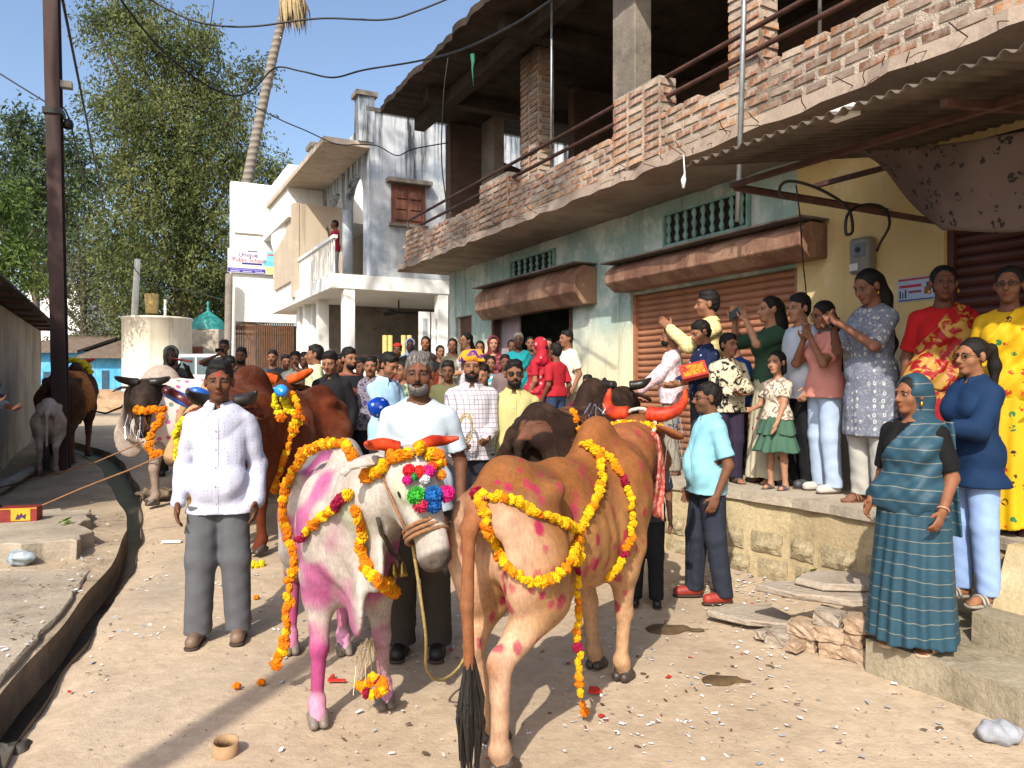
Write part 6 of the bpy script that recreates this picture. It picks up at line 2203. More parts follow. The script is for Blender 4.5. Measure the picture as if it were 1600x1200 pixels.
def paint_hands(v, J):
    c = paint_plain('#2a1d17', '#3a2a20', None, 5)(v, J)
    r = np.random.default_rng(5)
    P = v[(v[:, 1] < .1) & (v[:, 0] < .2) & (v[:, 2] > .7)]
    P = P[r.choice(len(P), 7)]
    for p in P:
        a0 = r.uniform(-.5, .5)
        q = v - p
        hx = q[:, 1] + q[:, 0] * .8
        for k in range(5):                     # palm and fingers of a painted hand print
            an = a0 + (k - 2) * .35
            t_ = np.clip((hx * math.sin(an) + q[:, 2] * math.cos(an)), 0, .11)
            d = np.sqrt((hx - t_ * math.sin(an)) ** 2 + (q[:, 2] - t_ * math.cos(an)) ** 2)
            m = ss(d, .014, .008) * (np.linalg.norm(q, axis=1) < .2)
            c = mixc(c, C('#6b4636'), m * .7)
    return c

s = NT('horn_red'); M_HORNR = s.done(s.mix(s.ramp(s.noise(14, 4, .6), .35, .65), lin('#8f2314'), lin('#bf4018')), .5, 0, .3)
s = NT('horn_orange'); M_HORNO = s.done(s.mix(s.ramp(s.noise(14, 4, .6), .35, .65), lin('#b03c12'), lin('#c8581c')), .5, 0, .3)
s = NT('horn_black'); M_HORNB = s.done(s.mix(s.noise(20, 3, .6), lin('#0f0d0c'), lin('#2b2622')), .4, 0, .4)

GA = 'decorated cattle'
# the spotted cow seen from behind
cow('A', 'tan cow with red finger spots and hanging marigold garlands, rump to the viewer', (.265, 3.62, 0), 58.0, 1.06, paint_spotted,
    poll=(.745, 4.50, 1.30), muzzle=(.95, 4.82, 1.05), feet=dict(fr=(.05, .03), fl=(.12, -.02), hr=(-.06, .055), hl=(.12, -.03)),
    horns=[(.06, .05, -.03, .044), (.14, .055, -.02, .042), (.205, .10, -.0, .034), (.232, .17, .01, .024), (.228, .235, .0, .008)], hornmat=M_HORNR, h=.0115, hump=.92, thin=.85, tailbend=(-.02, .0))
# the pink-painted white cow
cow('C', 'white cow smeared with pink powder, head turned right with pompom headdress', (-.885, 3.86, 0), -69, 1.0, paint_white_pink,
    poll=(-.43, 3.10, 1.235), muzzle=(-.285, 2.93, .86), feet=dict(fr=(.02, -.03), fl=(-.07, .06), hr=(-.02, -.06), hl=(.1, -.02)),
    horns=[(.06, .05, -.03, .029), (.12, .05, -.05, .027), (.18, .05, -.05, .020), (.22, .09, -.04, .008)], hornmat=M_HORNR, h=.0105, hump=.85, hoofm=M_HOOFP, thin=.86, tail=True, ear_drop=.25, neckdrop=.0)
# dark bull with hand prints behind the spotted cow
cow('B', 'dark brown bull with painted hand prints behind the spotted cow', (.50, 6.05, gz(0, 6.05)), 60, 1.17, paint_hands, poll=(1.0, 6.95, 1.45), muzzle=(1.2, 7.25, 1.1),
    horns=[(.07, .05, -.03, .04), (.16, .08, -.02, .036), (.2, .16, .0, .01)], hornmat=M_HORNB, h=.016, hump=1.1)
# chestnut bull broadside behind the man in the white shirt
cow('D', 'large chestnut bull standing behind the man in the white shirt', (-2.15, 7.0, gz(0, 7.0)), -112, 1.22, paint_plain('#5f2c17', '#5a2a17', '#4a1f10', 6), poll=at(352, 640, 5.85), muzzle=at(345, 720, 5.6),
    horns=[(.07, .05, -.03, .045), (.16, .10, -.02, .040), (.2, .2, .0, .01)], hornmat=M_HORNB, h=.017, hump=1.05, feet=dict(fl=(.02, .02), fr=(.0, .0)))
# bull facing the camera with orange horns and a balloon
cow('E', 'bull with orange painted horns facing out from behind the chestnut bull', (-2.78, 9.3, gz(0, 9.3)), -95, 1.12, paint_plain('#4a2716', None, None, 7), poll=at(442, 603, 8.15), muzzle=at(436, 660, 7.85),
    horns=[(.06, .05, -.03, .05), (.14, .09, -.03, .048), (.22, .16, -.02, .040), (.285, .235, -.0, .022)], hornmat=M_HORNO, h=.02, hump=.9)
# blanket cow facing left with black horns
cow('F', 'dark-headed cow under a polka-dot blanket with wide black horns', (-3.62, 8.7, gz(0, 8.7)), -152, 1.20, paint_pale_dark_head, poll=at(226, 606, 8.15), muzzle=at(222, 688, 7.9),
    horns=[(.05, .05, -.03, .040), (.12, .07, -.03, .036), (.19, .14, -.02, .026), (.215, .22, .0, .006)], hornmat=M_HORNB, h=.018, hump=.9)
# tan cow with banded blue and maroon horns
s = NT('horn_banded'); k_ = s.math('GREATER_THAN', s.math('SINE', s.math('MULTIPLY', s.math('ADD', s.sep()[2], s.math('MULTIPLY', s.sep()[1], .6)), 46.0)), 0.0)
M_HORNBAND = s.done(s.mix(k_, lin('#1a55a8'), lin('#4a1512')), .35, 0, .5)
cow('H', 'tan cow with blue and maroon banded horns half hidden by the man in white', (-2.95, 7.6, gz(0, 7.6)), -80, 1.12, paint_plain('#a3835f', '#8a6a4a', None, 10), poll=at(316, 640, 6.35), muzzle=at(268, 712, 6.15),
    horns=[(.06, .05, -.03, .05), (.15, .06, -.03, .05), (.22, .12, -.03, .046), (.22, .21, -.02, .036), (.15, .235, .0, .020)], hornmat=M_HORNBAND, h=.018, hump=.9)
# dark cow at the shed and its calf
cow('I', 'brown cow with orange blanket standing at the shed, rump to the viewer', (-6.75, 11.6, gz(0, 11.6)), 108, 1.16, paint_plain('#4f3322', '#6b4a36', '#35201a', 12), poll=at(120, 574, 12.6), muzzle=at(143, 604, 12.7),
    horns=[(.06, .05, -.03, .045), (.15, .08, -.02, .042), (.2, .17, .0, .03), (.19, .25, .02, .008)], hornmat=M_HORNR, h=.022, hump=.9)
cow('J', 'small white calf with pale brown tail tied beside the brown cow', (-6.42, 10.6, gz(0, 10.6)), 116, .88, paint_plain('#b3a496', '#a08d80', None, 14), h=.018, name='calf', hump=.3, calf=True, thin=.72, hoofm=M_HOOFP)

# ================================================================== garlands, pompoms, bells
def flower_mesh(seed, m):
    r = random.Random(seed)
    v = [(0, 0, .8)]; f = []
    rows = [(.30, .76), (.52, .62), (.74, .50), (.88, .26), (1.02, .04), (.84, -.36), (.40, -.62)]
    n = 12
    for j, (ra, z) in enumerate(rows):
        for k in range(n):
            a = 2 * math.pi * (k + .5 * (j % 2)) / n
            w = 1 + r.uniform(-.10, .10) + (.13 if (k + j) % 2 else -.13)
            v.append((ra * w * math.cos(a), ra * w * math.sin(a), z * (1 + r.uniform(-.12, .12)) + (.08 if (k + j) % 2 else -.05)))
    v.append((0, 0, -.6))
    for k in range(n): f.append((0, 1 + k, 1 + (k + 1) % n))
    for j in range(len(rows) - 1):
        for k in range(n):
            a = 1 + j * n + k; b = 1 + j * n + (k + 1) % n
            f.append((a, a + n, b + n, b))
    L = 1 + (len(rows) - 1) * n
    for k in range(n): f.append((len(v) - 1, L + (k + 1) % n, L + k))
    me = bpy.data.meshes.new('marigold'); me.from_pydata(v, [], f); me.update(); me.materials.append(m)
    return me
def mat_flower(nm, a, b):
    s = NT(nm)
    oi = s.n('ShaderNodeObjectInfo')
    c = s.mix(oi.outputs['Random'], lin(a), lin(b))
    vz = s.voro(5.5, s.oc(), 'F1')
    c = s.mix(s.math('MULTIPLY', s.ramp(vz, .15, .5), .35), c, tuple(Vector(lin(a)) * .6))
    return s.done(c, .75, 0, .2)
MFL = {'y': mat_flower('marigold_yellow', '#d99a05', '#e3b40c'), 'o': mat_flower('marigold_orange', '#d06a04', '#de8a06'), 'm': mat_flower('flower_maroon', '#7a0a2a', '#94103c'), 'l': mat_flower('flower_lemon', '#c9b012', '#d8c81c')}
FME = {k: [flower_mesh(10 * i + j, m) for j in range(3)] for i, (k, m) in enumerate(MFL.items())}
CAMP = Vector((0, 0, CAMH))
def path3d(pts, key, off):
    """pixel path laid on an animal: each point is where the line of sight meets its skin"""
    out = []
    lastd = None
    dense = []
    for a_, b_ in zip(pts[:-1], pts[1:]):
        if len(a_) == 2 and len(b_) == 2:
            k_ = max(1, int(math.hypot(a_[0] - b_[0], a_[1] - b_[1]) / 9))
            dense += [(a_[0] + (b_[0] - a_[0]) * i / k_, a_[1] + (b_[1] - a_[1]) * i / k_) for i in range(k_)]
        else: dense.append(a_)
    dense.append(pts[-1])
    pts = dense
    for p in pts:
        if len(p) == 3:
            Yd = p[2] if p[2] is not None else (lastd or 3.5) - .03
            w = at(p[0], p[1], Yd); out.append(w); continue
        d = (at(p[0], p[1], 1.0) - CAMP)
        hit = CATTLE[key]['bvh'].ray_cast(CAMP, d.normalized()) if key else (None,)
        if hit[0] is not None:
            n = hit[1]
            if n.dot(d) > 0: n = -n
            w = hit[0] + n * off
            lastd = hit[0].y
            out.append(w)
        else:
            out.append((p[0], p[1]))
    # points that miss the animal hang at the depth of their neighbours
    ys = [(i, q.y) for i, q in enumerate(out) if isinstance(q, Vector)]
    for i, q in enumerate(out):
        if not isinstance(q, Vector):
            Y = float(np.interp(i, [a for a, _ in ys], [b for _, b in ys])) - .02 if ys else 4.0
            out[i] = at(q[0], q[1], Y)
    # cloth-like smoothing: the string bridges small hollows
    sm = []
    for i, q in enumerate(out):
        nb = out[max(0, i - 2):i + 3]
        ym = min(q.y, sum(w.y for w in nb) / len(nb))
        sm.append(CAMP + (q - CAMP) * (ym / q.y))
    return sm
def garland(label, pts, key, r=.026, seq='yyyyyyyymm', seed=0, step=1.35, k_=1.12, group='marigold garlands', tie=None, name='marigold_garland', jit=.25):
    r = r * k_
    step = step * .86
    P = path3d(pts, key, r * .75)
    # resample
    L = [0.0]
    for a, b in zip(P[:-1], P[1:]): L.append(L[-1] + (b - a).length)
    rr_ = random.Random(seed)
    root = empty(name, P[0], 0, label, 'garland', group)
    n = max(1, int(L[-1] / (r * step)))
    for i in range(n + 1):
        d = L[-1] * i / n
        p = Vector([float(np.interp(d, L, [q[k] for q in P])) for k in range(3)])
        c = seq[i % len(seq)]
        o = bpy.data.objects.new('marigold', rr_.choice(FME[c])); COL.objects.link(o)
        o.location = p - P[0] + Vector((rr_.uniform(-1, 1), rr_.uniform(-1, 1), rr_.uniform(-1, 1))) * r * jit
        q = r * rr_.uniform(.88, 1.15)
        o.scale = (q, q, q * .85); o.rotation_euler = (rr_.uniform(0, 6), rr_.uniform(0, 6), rr_.uniform(0, 6))
        o.parent = root
    MB().tube([p - P[0] for p in P], .003, 4).build('string', mat('garland_string', '#6a5a30', .9), root)
    return root
# spotted cow
Y8 = 'yyyyoyyyyyoyy'
garland('marigold swag from the red rosette along the spotted flank', [(748, 775), (790, 782), (840, 803), (890, 824), (905, 830)], 'A', .021, Y8, 1)
garland('marigold loop hanging under the flank of the spotted cow', [(752, 782), (757, 810), (775, 850), (800, 885), (822, 906), (850, 908), (875, 890), (890, 865), (900, 838)], 'A', .021, 'yoyyooyyyy', 2)
garland('marigold chain climbing from the flank to the spotted cow hump', [(908, 820), (925, 790), (937, 750), (935, 715), (918, 698)], 'A', .021, Y8, 3)
garland('marigold chain falling over the shoulder of the spotted cow', [(912, 695), (935, 705), (955, 722), (972, 745), (982, 775), (985, 805), (982, 840), (970, 870), (948, 900)], 'A', .019, 'yyyyyyyyooommyy', 4)
garland('long marigold string dangling from the spotted cow flank to the ground', [(903, 832), (902, 850), (902, 868), (902, 885), (902, 900, None), (902, 940, None), (903, 985, None), (905, 1030, None), (907, 1082, None)], 'A', .0195, 'yyyyymyyyooyyoymyyyoo', 5, 1.7)
garland('double marigold chain on the neck of the spotted cow', [(992, 690, 4.3), (1003, 735, 4.28), (1006, 770, 4.27), (1010, 805, 4.26)], None, .022, 'yyymyyoo', 6)
garland('marigold band across the nape of the spotted cow', [(950, 664, 4.42), (975, 661, 4.42), (1000, 664, 4.42), (1030, 667, 4.42)], None, .022, 'yyyyoy', 7, 1.1)
garland('fallen pair of marigolds beside the spotted cow foot', [(911, 1100, 3.45), (913, 1112, 3.45)], None, .02, 'oo', 8, 1.2)
garland('dark red rosette pinned on the spotted cow rump', [(745, 772), (755, 776), (748, 768)], 'A', .020, 'm', 9, .8)
# white cow
garland('thick orange marigold wreath over the white cow back', [(552, 715), (540, 700), (515, 690), (490, 700), (470, 712), (462, 735), (450, 765), (446, 795), (448, 815)], 'C', .026, 'ooyoooyo', 10, 1.15)
garland('marigold string trailing from the white cow side to the ground', [(448, 815), (455, 850, 3.86), (460, 885, 3.84), (452, 915, 3.82), (450, 950, 3.8), (447, 985, 3.78), (440, 1015, 3.76), (432, 1040, 3.74)], 'C', .026, 'oyooyooo', 11, 1.3)
garland('marigold swag across the white cow shoulder with a maroon tuft', [(475, 840), (490, 822), (515, 802), (540, 780), (552, 770)], 'C', .022, 'mmyyooyyoyymm', 12, 1.15)
garland('marigold necklace hanging down the white cow neck', [(560, 798), (565, 820), (568, 850), (575, 872), (588, 895), (605, 918), (618, 925)], 'C', .026, 'oyooyyo', 13, 1.05)
garland('marigold crown around the white cow horns', [(575, 748), (592, 738), (612, 722), (635, 712), (655, 710), (672, 716), (688, 728)], 'C', .027, 'ooyoyoyo', 14, .85, jit=.5)
garland('marigold anklet on the white cow front hoof', [(566, 1072, 3.50), (580, 1060, 3.46), (598, 1064, 3.46), (600, 1078, 3.46), (580, 1084, 3.45), (568, 1080, 3.48)], None, .024, 'oyoymo', 15, 1.0)
# chestnut bull, banded-horn cow, blanket cow, dark bull
garland('yellow marigold chain with orange ends on the chestnut bull back', [(430, 620, 6.3), (433, 645, 6.25), (437, 650, 6.25)], None, .035, 'llllo', 16, 1.2)
garland('twin yellow marigold chain beside it on the chestnut bull', [(443, 622, 6.3), (452, 640, 6.25), (462, 648, 6.25), (465, 660, 6.25)], None, .035, 'lllly', 17, 1.2)
garland('orange marigold string hanging low on the chestnut bull side', [(468, 655), (452, 680), (440, 710), (432, 740), (428, 765)], 'D', .032, 'oyoo', 18, 1.3)
garland('thin orange marigold string next to the balloon on the bull', [(458, 615, 6.25), (466, 635, 6.2), (464, 655, 6.2), (455, 672, 6.2)], None, .03, 'oyyoo', 19, 1.3)
garland('yellow marigold anklet on the chestnut bull hoof', [(383, 880, 6.2), (395, 884, 6.15), (408, 880, 6.2)], None, .035, 'l', 20, 1.0)
garland('yellow marigold collar on the banded-horn cow', [(352, 640, 6.1), (330, 645, 6.05), (305, 648, 6.0), (285, 655, 6.0), (276, 675, 6.0), (277, 700, 6.0), (279, 720, 6.0)], None, .034, 'l', 21, 1.1)
garland('orange marigold collar on the blanket cow', [(214, 640, 7.9), (235, 642, 7.9), (255, 640, 7.95), (248, 660, 7.9), (240, 672, 7.9)], None, .040, 'o', 22, 1.0)
garland('orange marigold bunch below the blanket cow muzzle', [(236, 680, 7.85), (232, 697, 7.85), (240, 712, 7.85), (250, 708, 7.85)], None, .042, 'o', 23, .9)
garland('orange flowers strung down the dark bull rump', [(893, 645), (898, 655), (903, 680), (902, 700), (905, 712)], 'B', .026, 'o', 24, 2.6)
garland('yellow marigold wreath around the shed cow horns', [(95, 566, 12.3), (110, 562, 12.3), (125, 566, 12.3), (138, 572, 12.3), (141, 585, 12.3)], None, .05, 'l', 25, 1.0)
for i, (px, py, lb) in enumerate(((408, 1071, 'single orange marigold lying near the trailing garland'), (370, 1077, 'loose marigold on the dusty street beside a long shadow'), (400, 937, 'orange marigold fallen behind the man in white'))):
    g = ground(px, py)
    o = bpy.data.objects.new('fallen_marigold', FME['o'][i]); COL.objects.link(o); o.location = g + Vector((0, 0, .016)); o.scale = (.022,) * 3
    tag(o, lb, 'flower', 'fallen flowers')

# pompom headdress of the white cow
def pompom_mesh(m):
    r = np.random.default_rng(3)
    n = 420
    d = r.normal(size=(n, 3)); d /= np.linalg.norm(d, axis=1)[:, None]
    q = r.normal(size=(n, 3)); sd = np.cross(d, q); sd /= np.linalg.norm(sd, axis=1)[:, None]
    L = r.uniform(.86, 1.08, (n, 1))
    v = np.stack([d * .5 - sd * .05, d * .5 + sd * .05, d * L + sd * .10, d * L - sd * .10], 1).reshape(-1, 3)
    return v, np.arange(n * 4).reshape(-1, 4)
PV, PF = pompom_mesh(None)
CJ = CATTLE['C']
fc = CJ['L2W'](CJ['J']['hp'](.13, 0, .12))
pom = empty('pompom_headdress', Vector(fc), 0, 'bright wool pompom headdress on the white cow forehead', 'headdress')
def woolm(c): return mat('wool_' + c.strip('#'), c, .95, .3, 40, 0)
core = None
for px, py, rpx, c in ((651, 775, 13, '#2f9a26'), (676, 775, 14, '#0a5a9e'), (697, 772, 12, '#c2106e'), (658, 789, 11, '#b81a45'), (678, 790, 11, '#0a4f94'), (639, 735, 9, '#c81020'), (655, 737, 9, '#d8281a'), (668, 738, 10, '#c4137a'), (636, 750, 7, '#c4107a'), (646, 744, 6, '#2a8a3a'), (664, 748, 8, '#c9c9cc'), (675, 730, 8, '#d84a14'), (690, 742, 7, '#d87a10')):
    d = (at(px, py, 1.0) - CAMP).normalized()
    h_ = CATTLE['C']['bvh'].ray_cast(CAMP, d)
    Yp = h_[0].y - .02 if h_[0] is not None else 2.97
    Yp = min(Yp, 3.02)
    rr2 = rpx / F * Yp * 1.15
    me = mesh_np('pompom', PV * rr2, PF, False); me.materials.append(woolm(c))
    o = link('pompom', me, pom); o.location = at(px, py, Yp - rr2 * .5) - Vector(fc)
    cm_ = MB().lathe([(.01, -.8 * rr2), (.62 * rr2, -.62 * rr2), (.85 * rr2, 0), (.62 * rr2, .62 * rr2), (.01, .8 * rr2)], n=10).build('pompom_core', woolm(c), o, True)
# rope halter of the white cow: turns of rope around the muzzle
M_ROPE = mat('coir_rope', '#8a6242', .9, .3, 60, .6, 200)
hpw = lambda f, l, u: Vector(CJ['L2W'](CJ['J']['hp'](f, l, u)))
o0 = hpw(.3, 0, 0)
halter = empty('rope_halter', o0, 0, 'brown rope halter wound around the white cow muzzle', 'halter')
for k, f0 in enumerate((.285, .305, .325)):
    ring = [hpw(f0, .083 * math.cos(a), -.02 + .088 * math.sin(a)) - o0 for a in np.linspace(0, 2 * math.pi, 25)]
    MB().tube(ring, .009, 6, False).build('rope_turn', M_ROPE, halter, True)
for sg in (1, -1):
    MB().tube([hpw(.30, sg * .085, -.02) - o0, hpw(.18, sg * .10, -.03) - o0, hpw(.05, sg * .112, -.03) - o0, hpw(-.03, sg * .10, .03) - o0], .007, 6).build('cheek_rope', M_ROPE, halter, True)
MB().tube([hpw(.31, .088, .01) - o0, hpw(.38, .085, -.01) - o0, hpw(.44, .06, -.0) - o0], .004, 5).build('nose_cord', mat('red_cord', '#a03a22', .8), halter, True)
# lead rope from the halter to the keeper
tag(MB().tube(spline([hpw(.30, -.02, -.10), Vector((-.36, 3.15, .52)), Vector((-.38, 3.4, .26)), Vector((-.33, 3.65, .12)), Vector((-.24, 3.85, .16)), Vector((-.2, 4.0, .42)), Vector((-.24, 4.08, .66)), Vector((-.26, 4.1, .84))]), .007, 6).build('lead_rope', mat('pale_rope', '#a08a52', .9, .3, 60), None, True), 'slack yellow lead rope looping from the white cow halter to the keeper', 'rope')
# bell collar
bc_ = empty('bell_collar', hpw(.0, 0, -.3), 0, 'dark bead collar with two brass bells under the white cow throat', 'collar')
b0 = Vector(bc_.location)
cp = path3d([(591, 808), (597, 832), (608, 858), (622, 874)], 'C', .008)
MB().tube([p - b0 for p in cp], .010, 6).build('collar_band', mat('dark_beads', '#3c3a2e', .6, .4, 90, .8, 90), bc_, True)
for px, py in ((615, 890), (628, 889)):
    p = at(px, py, cp[-2].y - .03) - b0
    MB().lathe([(.004, .035), (.010, .030), (.016, .012), (.020, -.012), (.027, -.03), (.022, -.03), (.0, -.01)], p, 14).build('bell', mat('brass_bell', '#a08a4a', .3, .15, 10, 0, metal=.9), bc_, True)
# tinsel on horns and head of the spotted cow
M_TINSEL = mat('silver_tinsel', '#c9ccd2', .15, .2, 20, 0, metal=1.0)
def tinsel(label, px, py, Y, n, L, spread, m=M_TINSEL, seed=0):
    r_ = random.Random(seed); m_ = MB()
    for i in range(n):
        p = at(px, py, Y) + Vector((r_.gauss(0, spread), r_.gauss(0, spread), r_.gauss(0, spread * .5)))
        d = Vector((r_.gauss(0, .2), r_.gauss(0, .2), -1)).normalized() * L * r_.uniform(.4, 1)
        w = Vector((r_.gauss(0, 1), r_.gauss(0, 1), 0)).normalized() * .0016
        q = p + d * .5 + Vector((r_.gauss(0, .02), r_.gauss(0, .02), 0))
        m_.add([p - w, p + w, q + w, q - w, p + d + w, p + d - w], [(0, 1, 2, 3), (3, 2, 4, 5)])
    o = m_.build('tinsel', m)
    return tag(o, label, 'tinsel', 'tinsel on the cattle', 'stuff')
tinsel('silver tinsel streaming from the right red horn of the spotted cow', 1056, 655, 4.5, 16, .45, .02, seed=1)
tinsel('silver tinsel on the left red horn of the spotted cow', 930, 632, 4.5, 16, .15, .025, seed=2)
tinsel('silver tinsel on the white cow left horn', 571, 722, 3.2, 30, .10, .02, seed=3)
tinsel('silver tinsel on the white cow front leg', 577, 1000, 3.5, 26, .25, .012, mat('gold_tinsel', '#b9a87a', .3, .2, 20, 0, metal=.8), seed=4)
tinsel('silver streamer hanging by the blanket cow muzzle', 210, 650, 7.8, 36, .3, .05, seed=5)
# halter and cloth at the spotted cow head
AJ = CATTLE['A']; hpa = lambda f, l, u: Vector(AJ['L2W'](AJ['J']['hp'](f, l, u)))
for q, (f0, lb) in enumerate(((-.02, 'pale rope tied behind the horns of the spotted cow'), )):
    ring = [hpa(f0, .115 * math.cos(a), -.03 + .12 * math.sin(a)) for a in np.linspace(0, 2 * math.pi, 22)]
    tag(MB().tube(ring, .012, 6, False).build('head_rope', mat('white_rope', '#b5aca0', .9, .3, 60), None, True), lb, 'rope')
o = MB(); 
vs = []; fs = []
for i in range(9):
    for j in range(13):
        u, w = i / 8, j / 12
        p = at(1018 + 14 * u + 8 * w * u + 4 * math.sin(w * 5), 672 + 130 * w + 12 * u, 4.34 + .04 * math.sin(u * 7 + w * 3))
        vs.append(p)
for i in range(8):
    for j in range(12):
        q = i * 13 + j; fs.append((q, q + 1, q + 14, q + 13))
o = MB().add(vs, fs).build('red_cloth', fabric('faded_red_cloth', '#a8453c', 'floral', '#c98a7a', 14), None, True)
so = o.modifiers.new('thick', 'SOLIDIFY'); so.thickness = .006
tag(o, 'faded red cloth strip hanging at the spotted cow cheek', 'cloth')
# balloons
def balloon(label, px, py, Y, rpx, col):
    p = at(px, py, Y); r_ = rpx / F * Y
    o = MB().lathe([(.001, -1.0 * r_), (.5 * r_, -.88 * r_), (.88 * r_, -.45 * r_), (1.0 * r_, .05 * r_), (.85 * r_, .58 * r_), (.5 * r_, .92 * r_), (.16 * r_, 1.12 * r_), (.06 * r_, 1.22 * r_), (.12 * r_, 1.32 * r_)], n=24).build('balloon', fabric('balloon_' + col.strip('#'), col, 'sdots', '#c8d8ee', 16 if r_ < .2 else 9, .25), None, True)
    o.location = p; o.rotation_euler = (0, R(-70), R(20))
    return tag(o, label, 'balloon', 'blue balloons with white stars')
balloon('small sky blue starred balloon tied on the chestnut bull', 440, 611, 6.15, 10.5, '#2f86d2')
balloon('larger deep blue starred balloon beside the man in white T-shirt', 593, 637, 5.2, 17, '#0d45b0')
# blankets
def blanket(label, key, zc, m, x0, x1, name='cattle_blanket', h=.02, e=.03):
    d = CATTLE[key]
    pr = [p for p in d['pr'][:14 + (1 if True else 0)] if p[0] in 'ce']
    pr = inflate(pr, e)
    def post(F_):
        F_.cut(V3(0, 0, zc), (0, 0, -1)); F_.cut(V3(x0, 0, 0), (-1, 0, 0)); F_.cut(V3(x1, 0, 0), (1, 0, 0))
        F_.disp(lambda X, Y, Z: .008 * np.sin(X * 34 + Z * 6) * np.clip(1.0 - Z, 0, .3) * 3)
    v, f = solid(pr, h, post)
    o = link(name, mesh_np(name, v * d['s'], f), None, m)
    o.location = d['root'].location; o.rotation_euler = d['root'].rotation_euler
    return tag(o, label, 'blanket', 'blankets on the cattle')
s = NT('polka_cloth'); vv_ = s.oc()
cl = s.voro(11, vv_, out='Color', rnd=.55); hs_ = s.n('ShaderNodeSeparateColor'); s.l(cl, hs_.inputs[0])
dc = s.mix(s.math('GREATER_THAN', hs_.outputs[0], .3), lin('#7a8a72'), lin('#c0568a'))
M_POLKA = s.done(s.mix(s.ramp(s.voro(11, vv_, rnd=.55), .26, .31, 1, 0), lin('#cfc3ba'), dc), .9)
blanket('white blanket with pink polka dots on the black-horned cow', 'F', .40, M_POLKA, -.82, .74)
blanket('orange printed blanket hanging on the brown cow by the shed', 'I', .62, fabric('orange_blanket', '#8a4a20', 'floral', '#b5702a', 16), -.30, .42)
blanket('small orange cloth tied around the white calf', 'J', .66, fabric('calf_cloth', '#8f3f1c', 'floral', '#a8602a', 18), -.1, .25)

# ================================================================== the crowd
def spot(px, Y, z=None):
    return Vector(((px - 800) / F * Y, Y, gz(0, Y) if z is None else z))
def hgt(py, Y, z):
    return CAMH - (py - HOR) / F * Y - z
def P_(label, px, py, Y, z=None, **kw):
    """someone whose head top is seen at (px, py), standing at depth Y on height z"""
    p = spot(px, Y, z)
    return person(label, p, hgt(py, Y, p.z), **kw)
S_DK, S_MD, S_LT = '#664534', '#875d46', '#a67a60'
tr = lambda c, **k: dict(kind='trousers', mat=fabric('trouser_' + c.strip('#'), c), **k)
def sh(c, pat=None, c2='#ffffff', sc=20, **k):
    d = dict(kind='shirt', mat=fabric('shirt_%s_%s_%s' % (c.strip('#'), pat, sc), c, pat, c2, sc, col3=k.pop('col3', None)), sleeve=2.0, hem=.84)
    d.update(k); return d
def saree(c, pat=None, c2='#ffffff', sc=12, side=1, blouse='#101012', bs=.75, z0=.05, rb=(.25, .23), col3=None, pl=14, rough=.7, **k):
    m = fabric('saree_%s_%s' % (c.strip('#'), pat), c, pat, c2, sc, rough, col3)
    return [dict(kind='blouse', mat=fabric('blouse_' + blouse.strip('#'), blouse), sleeve=bs, hem=1.08, e=.012), dict(kind='skirt', name='saree', mat=m, z0=z0, z1=1.02, rb=rb, pleats=pl, amp=.06, e=.02),
            dict(kind='pallu', mat=m, side=side, **k)]
NEAR, MID, FAR = .0085, .0115, .015

# --- in the street
person('man in white dotted shirt and grey trousers standing at the left', (-1.76, 4.56, 0), 1.655, 12, '#633f2b', 'short',
       [sh('#b2b4c4', 'sdots', '#8084a8', 46, hem=.80, collar=True, placket=True, e=.016, fold=.011), tr('#55565a', loose=.032, e=.012)], dict(yaw=6, lf=(.01, 0, 0), rf=(-.02, -.03, 0)), NEAR, tilak='#a01818', stubble=.12, shoe='#6b5646', build=.93,
       extras=())
person('grey-haired man in white T-shirt holding the white cow rope', (-.53, 4.32, 0), 1.70, 0, '#5f3d2b', 'short',
       [sh('#adb9c2', sleeve=.72, hem=.84, e=.020, fold=.013), tr('#39342e', loose=.035)], dict(lh=(.25, -.10, .90), rh=(-.22, -.16, .93), yaw=2, curl=.7), NEAR, hairmat=M_HAIRG, extras=(('moustache', M_HAIR), ('beard', M_HAIRG)), shoe='#15120f', tilak='#8a3a2a')
person('stout man in pale blue polo shirt and red shoes by the plinth', (1.40, 5.42, 0), 1.53, -84, '#6d4935', 'short',
       [sh('#7fb2bf', sleeve=.78, hem=.86, collar=True, e=.018, fold=.010), tr('#272c38', loose=.028)], dict(lh=(.235, -.02, .86), yaw=-4, lf=(.02, .06, 0), rf=(0, -.10, 0)), NEAR, belly=.045, build=1.04, extras=(('glasses',),), shoe='#8f2f24', stubble=.25)
person('boy in dark jeans and black shoes hidden behind the spotted cow head', (.93, 5.28, 0), 1.20, -10, S_DK, 'short', [sh('#2a2a30', sleeve=.8), tr('#15161a', loose=.03)], None, MID, hs=1.12, shoe='#101010')
P_('man in cream yellow shirt and dark sunglasses', 803, 566, 6.5, face=2, skin='#74503a', hair='short', clothes=[sh('#ada46e', sleeve=1.75, collar=True, placket=True, e=.02), tr('#3a3528')], pose=dict(yaw=4), h=NEAR, extras=(('sunglasses',), ('moustache',), ('beard',)))
P_('man in purple and yellow turban and checked shirt', 737, 553, 6.4, face=8, skin='#7d5840', hair='short', clothes=[sh('#b9b4b8', 'check', '#5d5266', 26, collar=True, placket=True, e=.02), tr('#22242c')],
   pose=dict(lh=(.10, -.26, 1.02), rh=(-.12, -.26, 1.0), yaw=-4, curl=.7), h=NEAR, extras=(('turban', fabric('turban_cloth', '#4a2470', 'floral', '#c98a18', 9)), ('moustache',), ('beard',)))
